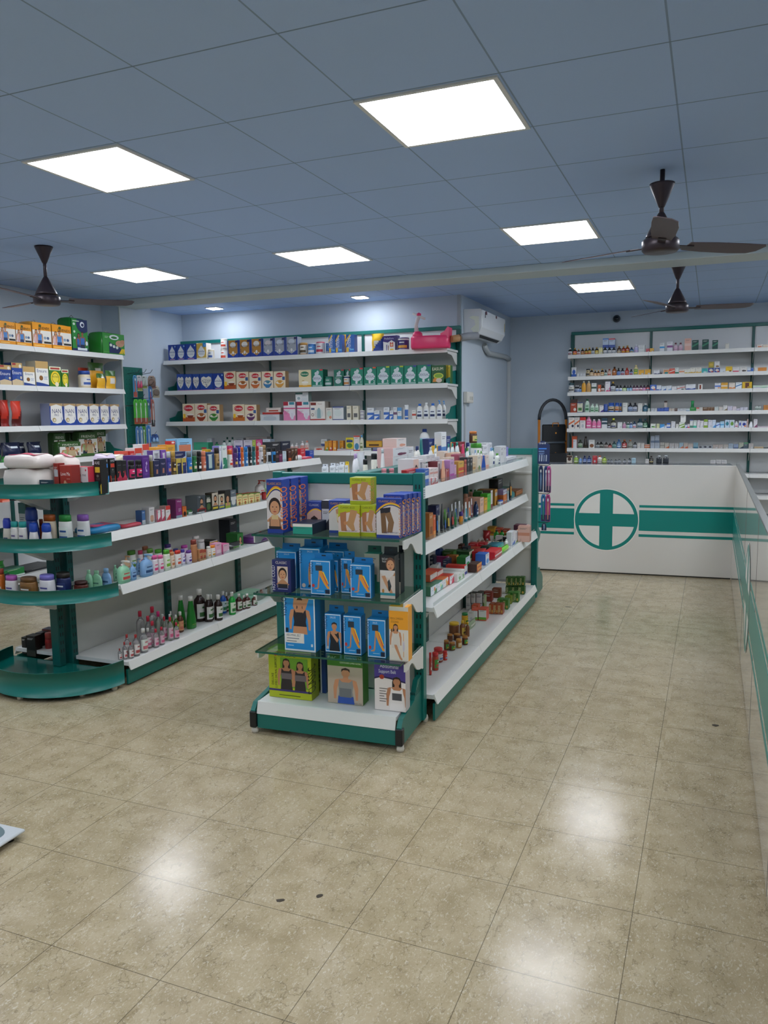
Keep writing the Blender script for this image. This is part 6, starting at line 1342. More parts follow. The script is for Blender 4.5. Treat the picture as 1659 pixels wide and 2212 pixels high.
(91.2, 'on the cosmetics shelf', 'the glass shelves', 'cosmetics on the top of the soap shelves', 1, 'cosmetics_carton', '''
c||0.065|0.040|0.037|dcd2d2/d8c8c8/c8383e|vd|-1.366|3.961|1.200||0.289|small white red carton at the front|
c||0.051|0.040|0.033|dcd2d2/d8c8c8/c8383e|vd|-1.367|4.025|1.200||0.353|small white red carton|
c||0.067|0.050|0.050|e4d8d6/d0b8b4/d89a90|m|-1.371|3.962|1.237||0.290|white pink cream carton in the stack|
c||0.069|0.050|0.053|e4d8d6/d0b8b4/d89a90|m|-1.373|4.036|1.233||0.364|white pink cream carton stacked near a tube|
t||0.040|0.025|0.117|e0a888/d89878/e4b094||-1.366|4.177|1.200||0.505|tall peach make-up tube|
c||0.049|0.060|0.112|d8d2d6/6a2a30/8a8a94|x|-1.401|4.176|1.200||0.505|white maroon carton|
c||0.067|0.050|0.066|a83238/6a2a30/c8888a|v|-1.372|4.236|1.200||0.564|maroon carton|
c||0.099|0.050|0.105|dcd8da/c4bcc0/8a8088|x|-1.441|4.433|1.200||0.763|white make-up carton behind|
c||0.082|0.050|0.110|c8a0c8/a878a8/b84aa8|b|-1.374|4.331|1.200||0.659|lilac carton with magenta foot|
c||0.038|0.050|0.080|d8a8c8/8a6a88/b04a90|b|-1.375|4.396|1.200||0.724|narrow pink carton|
c||0.118|0.050|0.094|e0b04a/a87a3a/d84a2a/4a9ad0|mb|-1.378|4.522|1.200||0.851|yellow orange sun cream carton|
s||0.015|0.015|0.096|b86a62/b86a62/c07a70|n|-1.380|4.641|1.200||0.970|rose make-up bottle|
c||0.059|0.050|0.107|2a3036/23282c/8a9296|l|-1.381|4.687|1.200||1.015|black charcoal carton|
c||0.056|0.050|0.104|262a30/1e2226/8a9296|l|-1.383|4.757|1.200||1.085|black charcoal carton beside the cream one|
c||0.064|0.050|0.067|d8c09a/c8ac84/b88a50|m|-1.384|4.823|1.200||1.151|beige carton|
c||0.091|0.060|0.107|e4dccc/cfc4b0/c8a878/5a8a4a|bk|-1.387|4.951|1.200||1.279|cream lotion carton|
g||0.035|0.028|0.099|2452a8/2452a8/2f60b8|n|-1.385|5.100|1.200||1.428|blue cone bottle|
c||0.081|0.050|0.092|e2d4cc/c8b0a4/d89a84|b|-1.413|5.247|1.200||1.576|white peach carton|
l||0.068|0.038|0.138|e4e6e2/7aa8d8/e2e6e4/1f2f6a||-1.401|5.386|1.200||1.714|tall white lotion bottle with pale blue cap|
l||0.062|0.034|0.094|e2e6e0/5aa03a/e0e4dc/1f2f6a||-1.393|5.504|1.200||1.832|white lotion bottle with green cap|
c||0.093|0.050|0.139|dcdcde/c4c6ca/9aa0a8|l|-1.412|5.657|1.200||1.986|tall white carton|
c||0.082|0.050|0.137|dcdcde/c4c6ca/6a9a5a|k|-1.414|5.750|1.200||2.079|tall white carton with green mark|
c||0.163|0.050|0.115|8a86c8/6a68b0/a8a4d8|l|-1.477|6.039|1.200||2.369|periwinkle carton|
c||0.336|0.060|0.045|dcdcde/c8c8cc/a0a4b0|m|-1.413|5.961|1.200||2.289|low white carton lowest in the pile|
c||0.333|0.060|0.029|dcdcde/c8c8cc/a0a4b0|l|-1.527|5.965|1.200||2.296|low white carton on the pile|
c||0.262|0.060|0.028|dadcde/c4c6ca/a0a4b0|l|-1.494|6.466|1.200||2.796|white carton beyond the low pile|
c||0.083|0.090|0.137|e0c4b4/c8c4c4/4a3026|c|-1.456|3.954|1.200||0.284|white cream carton with smiling face|
c||0.075|0.060|0.129|dcdada/c6c4c4/9a9aa0|x|-1.458|4.038|1.200||0.368|white text printed carton beside the face|
c||0.051|0.050|0.104|dcdada/c6c4c4/9a9aa0|x|-1.449|4.102|1.200||0.432|small white cream carton|
c||0.061|0.050|0.101|dcdada/c6c4c4/9a9aa0|x|-1.462|4.163|1.200||0.493|small white cream carton|
c||0.062|0.050|0.098|dcdada/c6c4c4/9a9aa0|x|-1.452|4.231|1.200||0.561|small white cream carton|
c||0.045|0.050|0.096|dcdada/c6c4c4/9a9aa0|x|-1.453|4.291|1.200||0.621|small white cream carton|
c||0.094|0.060|0.133|dedcdc/c6c4c4/b0a8a4|l|-1.528|4.267|1.200||0.599|flat white cream carton|
c||0.084|0.050|0.035|dedcdc/c6c4c4/b0a8a4|l|-1.450|4.138|1.312||0.468|white cream carton in the upper row|
c||0.074|0.050|0.035|dedcdc/c6c4c4/b0a8a4|l|-1.452|4.223|1.312||0.553|white cream carton in the upper row|
c||0.077|0.050|0.035|dedcdc/c6c4c4/b0a8a4|l|-1.453|4.305|1.296||0.635|white cream carton in the upper row|
c||0.082|0.050|0.142|e4d8cc/d0bcac/c8a890|l|-1.555|4.769|1.200||1.101|cream pink carton|
c||0.170|0.050|0.129|e4c8b4/d0a890/d8a080|l|-1.504|4.836|1.200||1.167|peach carton|
c||0.107|0.040|0.115|e4d4c8/c8b4a4/c8a890|l|-1.449|4.557|1.200||0.887|low peach carton|
c||0.132|0.050|0.124|a8586a/984a5c/c87a8a|l|-1.448|4.756|1.200||1.085|rose red carton|
t||0.050|0.031|0.175|d83a68/c83060/dc4a74||-1.519|5.074|1.200||1.405|upright pink tube|
l||0.043|0.024|0.140|e2e6e2/5aa03a/e0e4dc/1f2f6a||-1.554|5.286|1.200||1.618|white lotion bottle behind the pink tube|
l||0.034|0.019|0.112|dfe2e4/e2e4e6/dfe2e4/2a4a9a||-1.460|5.085|1.200||1.415|white lotion bottle with blue ring|
l||0.029|0.016|0.133|e2e6e8/7aa8d8/e2e6e4/3a6ab0||-1.461|5.143|1.200||1.473|white lotion bottle with sky blue cap|
l||0.031|0.017|0.129|e0e6dc/5aa03a/e0e4dc/6a9a4a||-1.463|5.224|1.200||1.554|small white lotion bottle with grass green cap|
l||0.032|0.017|0.119|e0e6dc/5aa03a/e0e4dc/6a9a4a||-1.464|5.303|1.200||1.632|small white lotion bottle with grass green cap|
j||0.076|0.086|0.163|dcdcd6/4a9a30/dce0d8/7a9a5a||-1.550|5.600|1.200||1.931|wide white tub with green lid|
j||0.057|0.057|0.085|4a2a1c/c8783a/d8c07a/6a9a3a||-1.569|5.536|1.366||1.868|brown jar with orange lid on the tub|
c||0.143|0.060|0.144|dedede/c8c8ca/a0a0a8|l|-1.553|5.711|1.200||2.042|white cream carton in the far pile|
c||0.179|0.060|0.145|dedede/c8c8ca/a0a0a8|l|-1.650|5.921|1.200||2.254|white cream carton in the far pile|
c||0.088|0.060|0.153|dedede/c8c8ca/8a3a5a|k|-1.588|5.899|1.200||2.232|white carton with maroon corner|
c||0.091|0.060|0.151|dedede/c8c8ca/8a3a5a|k|-1.590|6.000|1.200||2.332|white carton with maroon corner|
c||0.146|0.050|0.107|dfe0e0/c8c8ca/a0a0a8|l|-1.477|5.440|1.200||1.770|low white cream carton|
c||0.119|0.050|0.251|e2e4e4/c8ccd0/5a8ac8|m|-1.723|5.240|1.200||1.575|tall white carton standing above all|
l||0.036|0.020|0.165|dfe6e4/2a9a8a/e0e6e4/3a6ab0||-1.726|5.386|1.200||1.721|white bottle with teal cap|
l||0.049|0.027|0.164|dfe6e4/2a9a8a/e0e6e4/3a6ab0||-1.728|5.495|1.200||1.831|white bottle with teal cap|
l||0.056|0.031|0.168|dfe6e4/2a9a8a/e0e6e4/3a6ab0||-1.731|5.623|1.200||1.959|white bottle with teal cap|
l||0.035|0.022|0.172|e4e6e6/2a8a9a/e2e4e6/3a6ab0||-1.720|5.084|1.200||1.419|white bottle with sea green cap|
c||0.077|0.050|0.161|e4e6e8/d8a83a/2a4a9a/d8b04a|tb|-1.721|5.141|1.200||1.476|white carton with blue gold top|
l||0.046|0.031|0.158|e2e4e4/dfe2e2/dfe4e6/7a8a9a||-1.712|4.972|1.200||1.307|white bottle with white shoulder|
l||0.044|0.031|0.132|e2e4e4/dfe2e2/dfe4e6/7a8a9a||-1.698|5.018|1.200||1.353|low white bottle|
c||0.109|0.050|0.214|2a3a78/202e62/c84a3a|b|-1.811|5.617|1.200||1.954|navy carton|
c||0.169|0.060|0.160|8a2a2a/7a2424/c86a4a|z|-1.797|5.924|1.200||2.261|dark red carton|
c||0.150|0.060|0.157|d8a83a/c89030/c83a2a|d|-1.859|5.894|1.200||2.232|yellow red carton|
n||0.028|0.028|0.153|2a3a7a/26346c/d8d8dc||-1.759|5.991|1.200||2.327|blue tin beside the tub|
c||0.099|0.060|0.199|26366e/1e2c5c/d8d8dc|k|-1.887|5.434|1.200||1.773|navy carton with white lid|
c||0.123|0.060|0.199|24346a/1e2c5c/c8d0d8|k|-1.890|5.556|1.200||1.894|wide navy carton|
c||0.055|0.060|0.195|24346a/1e2c5c/c8d0d8|k|-1.892|5.649|1.200||1.988|narrow navy carton|
l||0.055|0.030|0.171|e4e2e6/c8a8d8/e2e0e4/8ab0a0||-1.723|3.792|1.200||0.127|white bottle with lilac print|
p||0.112|0.050|0.171|c8ccd0/5a5a62/d8dce0|o|-1.756|3.952|1.200||0.288|shiny clear packet with dark handle|
j||0.026|0.026|0.136|e6e2d4/17181a/e4e0d4/3a3a3a||-1.715|3.894|1.200||0.230|cream bottle with square black cap|
j||0.036|0.036|0.158|e6e2d4/17181a/e4e0d4/3a3a3a||-1.739|4.084|1.200||0.420|tall cream bottle with square black cap|
g||0.038|0.030|0.181|e4e4e4/c8d0d4/e0e4e4/d83a6a||-1.720|4.156|1.200||0.492|white teardrop bottle with pink foot|
g||0.032|0.026|0.178|e4e4e4/c8d0d4/e0e4e4/d83a6a||-1.796|4.334|1.200||0.671|white teardrop bottle with pink foot|
g||0.020|0.016|0.138|e4e4e4/c8d0d4/d8e4c8/7ab83a||-1.807|4.471|1.200||0.808|white teardrop bottle with green foot|
c||0.252|0.100|0.132|dcdee0/c8a4a0/a02a4a/6a2a4a|ks|-1.694|4.334|1.200||0.669|white body mist carton lower in the stack|
c||0.251|0.100|0.051|dcdee0/c8a4a0/a02a4a/6a2a4a|ks|-1.694|4.337|1.332||0.672|white body mist carton upper in the stack|
c||0.164|0.090|0.052|e4dcd8/c8b0a8/a83040/d89a80|ks|-1.700|4.368|1.383||0.703|white pink cream carton topping the stack|
c||0.103|0.080|0.179|dcdee0/c8b0a8/6a2a4a|k|-1.698|4.517|1.200||0.852|white carton behind the stack|
l||0.069|0.038|0.176|e6e4dc/2a3a6a/e2e2dc/2a3a6a||-1.701|4.691|1.200||1.026|white bottle with gold and blue cap|
t||0.048|0.030|0.220|1f7a7a/1f7a7a/2a8a86||-1.735|4.849|1.200||1.185|dark teal octopus shaped tube|
j||0.028|0.028|0.091|d89aa0/d88a94/e0b0b4||-1.584|3.843|1.200||0.176|pink lidded jar|
j||0.029|0.029|0.084|d89aa0/d88a94/e0b0b4||-1.586|3.957|1.200||0.289|pink lidded jar|
j||0.027|0.027|0.074|d89aa0/d88a94/e0b0b4||-1.579|4.104|1.200||0.436|pink lidded jar|
j||0.028|0.028|0.065|d89aa0/d88a94/e0b0b4||-1.589|4.224|1.200||0.557|pink lidded jar|
c||0.185|0.030|0.092|b8282c/a02226/e8d8d0|m|-1.425|3.817|1.200||0.147|red flat carton at the shelf end|
c||0.072|0.050|0.090|3a6ab8/2f5a9e/d8e0e8|m|-1.375|3.892|1.200||0.220|blue carton at the shelf end|
h||0.034|0.012|0.114|e2e6ea/d8dce2/22408f|q|-1.917|3.780|1.200|-88.2|0.120|white blue lip balm card|
h||0.031|0.012|0.120|e2e6ea/d8dce2/22408f|q|-1.871|3.780|1.200|-88.2|0.119|white blue lip balm card|
h||0.016|0.012|0.117|e2e6ea/d8dce2/22408f|q|-1.844|3.780|1.200|-88.2|0.118|white blue lip balm card|
h||0.032|0.012|0.126|e2e6ea/d8dce2/22408f|q|-1.817|3.780|1.200|-88.2|0.118|white blue lip balm card|
h||0.021|0.012|0.129|e2e6ea/e8c82a/22408f|q|-1.787|3.780|1.200|-88.2|0.117|white blue card with yellow top|
'''),
(91.2, 'on the face wash shelf', 'the glass shelves', 'goods on the face wash shelf', 1, 'cosmetics_carton', '''
c||0.065|0.050|0.141|c07a3a/a8642a/8a4a20|q|-1.366|3.935|0.910||0.263|tan carton|
c||0.042|0.050|0.122|d8602a/c04a26/f0a050|b|-1.369|3.999|0.910||0.327|orange red carton|
t||0.017|0.011|0.124|1f2c48/1c2638/3a7ac8||-1.370|4.058|0.910||0.386|navy blue face wash tube|
c||0.024|0.050|0.111|b8b8ac/4a6a7a/8a8a80|l|-1.371|4.080|0.910||0.409|grey blue carton|
t||0.030|0.019|0.164|23272c/1f2226/3a4046||-1.376|4.173|0.910||0.501|tall black face wash tube|
t||0.017|0.011|0.102|1c2638/1a2230/3a6ac0||-1.373|4.208|0.910||0.536|dark blue face wash tube|
t||0.033|0.020|0.106|1d2024/1a1c1f/c8b04a||-1.371|4.269|0.910||0.597|black face wash tube with yellow print|
t||0.034|0.021|0.102|1d2024/1a1c1f/b8443a||-1.372|4.355|0.910||0.683|black face wash tube with red print|
t||0.025|0.015|0.087|2a7a3a/235f30/3a8a4a||-1.378|4.429|0.910||0.757|green face wash tube|
t||0.026|0.016|0.120|d8d8d8/2a2c30/c8c8c8||-1.438|4.550|0.910||0.880|white topped face wash tube behind|
t||0.031|0.019|0.122|d8dcdf/2a4a8a/3f74b4||-1.440|4.635|0.910||0.965|white blue face wash tube behind|
t||0.031|0.019|0.128|dfe0e2/2a3a5a/c8ccd2||-1.421|4.654|0.910||0.983|tall white face wash tube|
y||0.038|0.023|0.078|d88a2a/3f2a7a/c87a2a/4a6a2a|n|-1.372|4.533|0.910||0.861|orange bottle with purple cap|
t||0.016|0.010|0.102|d8d4d8/8a3a6a/b04a80||-1.422|4.709|0.910||1.038|white plum face wash tube|
t||0.035|0.022|0.122|e2e4e4/2a7a96/4a9ab0||-1.383|4.669|0.910||0.997|white aqua face wash tube|
t||0.029|0.018|0.117|e4e0dc/2a6a5a/e0803a||-1.385|4.744|0.910||1.072|white orange face wash tube|
t||0.029|0.018|0.124|d8d0d0/6a3044/7a3a4c||-1.405|4.864|0.910||1.193|white maroon face wash tube|
l||0.054|0.029|0.098|1f2f56/1c2a4c/25386a/c8ccd4||-1.388|4.926|0.910||1.255|navy face wash bottle|
c||0.098|0.050|0.113|e4bca4/d8a890/2a3a6a|ll|-1.391|5.034|0.910||1.362|tall peach face scrub carton|
c||0.081|0.050|0.100|e8b440/d89a30/2a3a5a|ll|-1.393|5.140|0.910||1.469|yellow face wash carton|
c||0.065|0.050|0.144|2a2f5c/232850/8a6a3a|q|-1.443|4.274|0.910||0.604|navy carton behind the tubes|
t||0.035|0.022|0.097|5a9a34/3f7a28/6aac40||-1.457|4.480|0.910||0.810|bright green tube behind|
t||0.024|0.015|0.101|2f52a8/2a4890/3f68b8||-1.458|4.539|0.910||0.869|blue tube behind|
j||0.032|0.032|0.131|c88a70/d0987c/c88a70|n|-1.499|5.075|0.910||1.406|peach jar in the back row|
s||0.031|0.031|0.122|c88a74/d09a82/c88a74|n|-1.534|5.309|0.910||1.641|tall peach bottle in the back row|
c||0.080|0.060|0.098|d8a48c/c8927a/c07a60|l|-1.472|5.182|0.910||1.513|peach carton in the back row|
l||0.063|0.028|0.106|2a6a34/2a7034/2f7a3c|n|-1.628|5.635|0.910||1.968|dark green bottle in the back row|
l||0.047|0.033|0.107|3a9a34/2f8a2c/3f9a3a|n|-1.593|5.632|0.910||1.965|bright green bottle in the back row|
c||0.090|0.050|0.121|5ac83a/3fa82a/2a4a3a|ll|-1.395|5.228|0.910||1.556|bright green face wash carton|
c||0.051|0.060|0.137|e0dcd8/6a5048/8a2a2a|b|-1.396|5.305|0.910||1.633|white brown carton|
c||0.099|0.060|0.120|dfe4dc/2f7a34/4a9a3a|b|-1.476|5.388|0.910||1.718|white green carton behind|
c||0.137|0.060|0.101|a87a5a/8a5f44/c88a5a|l|-1.545|5.726|0.910||2.058|brown carton in the back row|
c||0.076|0.130|0.117|d89a3a/9a6a24/8a5a2a|u|-1.439|5.593|0.910||1.922|large amber soap carton|
j||0.078|0.043|0.035|dfe2e6/2460c8/d8dce2/2a4a8a||-1.395|5.624|0.910||1.952|white jar with round blue knob|
f||0.163|0.080|0.040|223a72/c8d0dc||-1.463|5.713|0.910||2.043|navy wrapped pack|
c||0.114|0.050|0.067|d87a34/b86024/d8b060|k|-1.403|5.721|0.910||2.050|orange brown carton|
t||0.018|0.011|0.089|dfe2e6/c8ccd2/c8d0d8||-1.405|5.836|0.910||2.164|white tube beside the orange carton|
c||0.158|0.070|0.074|17191c/141618/2a2c30|l|-1.459|5.797|1.013||2.126|black carton on top of the orange one|
c||0.116|0.050|0.038|c8ccd4/8a7aa0/9a8ab0|m|-1.405|5.727|0.977||2.056|white violet carton under the black one|
t||0.035|0.022|0.158|26261f/1e1e1a/d89a3a||-1.410|5.957|0.910||2.285|tall black and gold tube|
f||0.161|0.100|0.050|2a7a7a/4a9a86||-1.431|6.105|0.910||2.434|teal wrapped pack heap|
f||0.101|0.080|0.050|2a5a5a/3a7a74||-1.535|6.179|0.940||2.510|dark teal wrapped pack on the heap|
c||0.267|0.090|0.045|a8622a/8f5222/c8803a|m|-1.436|6.334|0.910||2.663|low brown carton|
c||0.277|0.090|0.030|22406a/1c3458/3a6a9a|m|-1.528|6.337|0.910||2.668|flat navy carton on the brown one|
c||0.250|0.080|0.030|c89a6a/3a6a5a/d8c0a0|m|-1.528|6.356|0.940||2.687|flat tan carton at the top|
'''),
(91.2, 'on the soap box shelf', 'the glass shelves', 'soaps on the soap box shelf', 1, 'soap_carton', '''
k||0.104|0.100|0.052|dfe3e8/3f7a5a/4a8a4a/e0803a|LIL|-1.359|3.955|0.603||0.283|white soap carton with green lily|
k||0.103|0.100|0.048|dfe3e8/3f8a74/6ab8a8/d8e8a0|LIL|-1.361|4.066|0.603||0.394|white soap carton with turquoise flower|
k||0.100|0.100|0.050|e4e2e2/d8783a/e89a50/e8b060|LIL|-1.361|4.168|0.603||0.496|white soap carton with peach flower|
k||0.082|0.100|0.050|e4e2e2/d04a3a/d83a54|RDV|-1.354|4.261|0.603||0.588|white soap carton with red flower|
k||0.121|0.090|0.041|e0d8d0/d0603a/d8503a|b|-1.404|4.085|0.653||0.414|orange red soap carton on the back row|
k||0.105|0.090|0.034|e0d8d0/c8483a/d8503a|b|-1.406|4.205|0.653||0.534|scarlet soap carton on the back row|
c||0.080|0.160|0.047|dfe2da/d4d4ce/7aa86a|HER|-1.335|4.344|0.603||0.671|white herbal soap carton|
c||0.065|0.160|0.052|dfe2da/d4d4ce/7aa86a|HER|-1.335|4.416|0.603||0.744|white herbal soap carton|
c||0.055|0.120|0.055|dfe2de/c8382e/2f3a8a|b|-1.356|4.547|0.603||0.875|white carton with red top|
c||0.104|0.060|0.070|dfe3ea/2a7a34/3f9a4a|e|-1.408|4.765|0.603||1.094|white carton with green side|
c||0.114|0.060|0.051|d8703a/3a241c/e8a050/2a1a16|tq|-1.304|4.663|0.603||0.990|dark brown carton with orange base|
c||0.093|0.070|0.071|dfe4ee/2a5aa8/5a9ad8|e|-1.318|4.908|0.603||1.235|blue white carton|
c||0.099|0.070|0.035|dfe4ee/2a5aa8/5a9ad8|e|-1.449|5.106|0.603||1.435|blue white carton behind its twin|
c||0.054|0.070|0.065|e0a044/9a5a2a/c8702a|l|-1.492|4.811|0.603||1.141|brown carton with amber front|
c||0.034|0.100|0.060|e4d8de/a83a78/c85a98|l|-1.538|4.765|0.603||1.096|magenta carton|
c||0.111|0.110|0.070|dcd8b8/244a2a/2f6a34/8ab83a|zo|-1.446|4.979|0.603||1.308|dark leaf green carton|
k||0.150|0.060|0.064|d0202c/b81a24/e8d8d8|m|-1.386|5.055|0.603||1.383|red cream bar carton|
k||0.207|0.080|0.056|d0202c/b81a24/e8d8d8|m|-1.306|5.149|0.603||1.476|red cream bar carton|
k||0.176|0.090|0.045|5ab0a8/2a7a8a/7ac8c0|m|-1.365|5.448|0.603||1.775|turquoise soap bar pack|
p||0.297|0.050|0.035|7ac83a/e8e4b8/d8d87a|o|-1.311|5.411|0.603||1.738|lime flower packet|
k||0.170|0.050|0.035|2a8a3c/e0e4e0/dfe4e0|r|-1.458|5.532|0.603||1.861|green white soap bar|
l||0.042|0.025|0.060|dfe2dc/c8ccc8/dfe2da/5a8a4a||-1.346|5.581|0.603||1.909|white green bottle lying among soaps|
c||0.119|0.040|0.101|dfe2e4/c8ccce/3a6ab8|TPC|-1.338|5.717|0.603||2.044|white toothpaste carton with blue corner|
c||0.131|0.040|0.080|dfe2e4/c8ccce/9ab02a|TPC|-1.341|5.851|0.603||2.178|white toothpaste carton with lime corner|
c||0.129|0.050|0.075|e0dcd8/d8a078/c89a70|l|-1.323|5.982|0.603||2.309|white peach carton|
c||0.102|0.090|0.100|e4e0e2/5a3040/6a4a90|v|-1.326|6.103|0.603||2.430|plum white carton|
c||0.087|0.070|0.085|e4dcd8/c8a090/8a5a70|v|-1.328|6.201|0.603||2.528|peach plum carton|
c||0.032|0.100|0.060|26344e/1f2a42/3a4a6a|l|-1.521|4.644|0.603|-88.2|0.975|dark navy soap carton|
c||0.022|0.050|0.050|dcdfe6/b0b8c8/8a9ab8|l|-1.548|4.565|0.603|-88.2|0.897|pale blue carton|
c||0.046|0.060|0.050|dedad4/c8c4be/c83a3a|k|-1.542|4.479|0.603|-88.2|0.811|white carton with red mark|
f||0.080|0.100|0.090|24468c/c8d4d8||-1.649|4.831|0.603|-88.2|1.165|navy white wrapped pack|
c||0.028|0.060|0.100|1f2a44/1a2238/3a5a8a|l|-1.573|4.538|0.603|-88.2|0.870|tall dark navy carton|
c||0.075|0.080|0.085|4a7a34/3a6a2a/8aac5a|z|-1.562|4.827|0.603|-88.2|1.159|green soap carton near the spine|
c||0.042|0.080|0.085|1f2630/1a2028/3a4a5a|l|-1.499|5.002|0.603|-88.2|1.333|black carton with pale edge|
c||0.029|0.070|0.090|5a2f22/4a261c/8a4a34|l|-1.551|5.063|0.603|-88.2|1.394|brown carton by the post|
k||0.067|0.080|0.060|c82a34/a8222a/d84a4a|m|-1.537|5.322|0.603|-88.2|1.653|crimson soap bar pack|
k||0.055|0.080|0.060|c82a34/a8222a/d84a4a|m|-1.482|5.358|0.603|-88.2|1.689|crimson soap bar pack|
k||0.077|0.070|0.045|c8502a/a8402a/e0c8a0|m|-1.498|5.227|0.603|-88.2|1.558|orange red soap bar pack|
k||0.062|0.080|0.060|1f3a2a/18301f/d8c88a|q|-1.420|5.211|0.603|-88.2|1.540|dark green soap bar pack|
c||0.018|0.060|0.090|dcdad8/8a8a86/3a3a3a|k|-1.339|5.955|0.603|-88.2|2.282|white carton with black print|
c||0.089|0.080|0.120|d8b0a0/b88a7a/c88a70|m|-1.293|5.863|0.603|-88.2|2.189|long peach carton at the back|
k||0.064|0.080|0.070|d8a02a/c08a22/8a5a1a|q|-1.609|6.102|0.603|-88.2|2.435|yellow soap pack at the back|
p||0.060|0.080|0.090|a82226/8a1a1e/c84a4a|d|-1.557|5.733|0.603|-88.2|2.065|dark red refill packet|
k||0.053|0.070|0.060|c8502e/a84024/d8804a|m|-1.553|6.119|0.603|-88.2|2.450|orange red soap pack at the back|
k||0.053|0.070|0.055|c8502e/a84024/d8804a|m|-1.493|6.112|0.603|-88.2|2.443|orange red soap pack at the back|
b||0.041|0.041|0.070|2f9a34/1f3a24/3fae40|n|-1.527|5.933|0.603|-88.2|2.264|green hand wash bottle|
b||0.038|0.038|0.070|2f9a34/1f3a24/3fae40|n|-1.483|5.935|0.603|-88.2|2.265|green hand wash bottle|
b||0.045|0.045|0.070|2f9a34/1f3a24/3fae40|n|-1.432|5.928|0.603|-88.2|2.257|green hand wash bottle|
k||0.051|0.050|0.040|dfdcd6/c8c4be/2a2a2c|d|-1.484|5.847|0.603|-88.2|2.177|white black wrapped soap|
k||0.054|0.050|0.040|2a2c2e/dcdcd8/e0e0dc|d|-1.420|5.834|0.603|-88.2|2.163|black white wrapped soap|
b|small_tub|0.030|0.030|0.045|d8702a/c8a080/e07a30|n|-1.552|5.534|0.603|-88.2|1.866|orange round tub|
b|small_tub|0.030|0.030|0.045|d8702a/c8a080/e07a30|n|-1.519|5.535|0.603|-88.2|1.866|orange round tub|
b|small_tub|0.027|0.027|0.045|d8702a/c8a080/e07a30|n|-1.487|5.535|0.603|-88.2|1.865|orange round tub|
b|small_tub|0.031|0.031|0.045|d8702a/c8a080/e07a30|n|-1.454|5.536|0.603|-88.2|1.865|orange round tub|
b|small_tub|0.023|0.023|0.045|8a6a5a/c8c4bc/9a7a6a|n|-1.582|5.629|0.603|-88.2|1.961|brown round tub with pale lid|
b|small_tub|0.031|0.031|0.045|8a6a5a/c8c4bc/9a7a6a|n|-1.555|5.638|0.603|-88.2|1.969|brown round tub with pale lid|
b|small_tub|0.031|0.031|0.045|8a6a5a/c8c4bc/9a7a6a|n|-1.520|5.638|0.603|-88.2|1.969|brown round tub with pale lid|
b|small_tub|0.031|0.031|0.045|5a8a3a/c8d4b0/6a9a44|n|-1.419|5.558|0.603|-88.2|1.886|green round tub|
b|small_tub|0.025|0.025|0.045|5a8a3a/c8d4b0/6a9a44|n|-1.388|5.567|0.603|-88.2|1.896|green round tub|
'''),
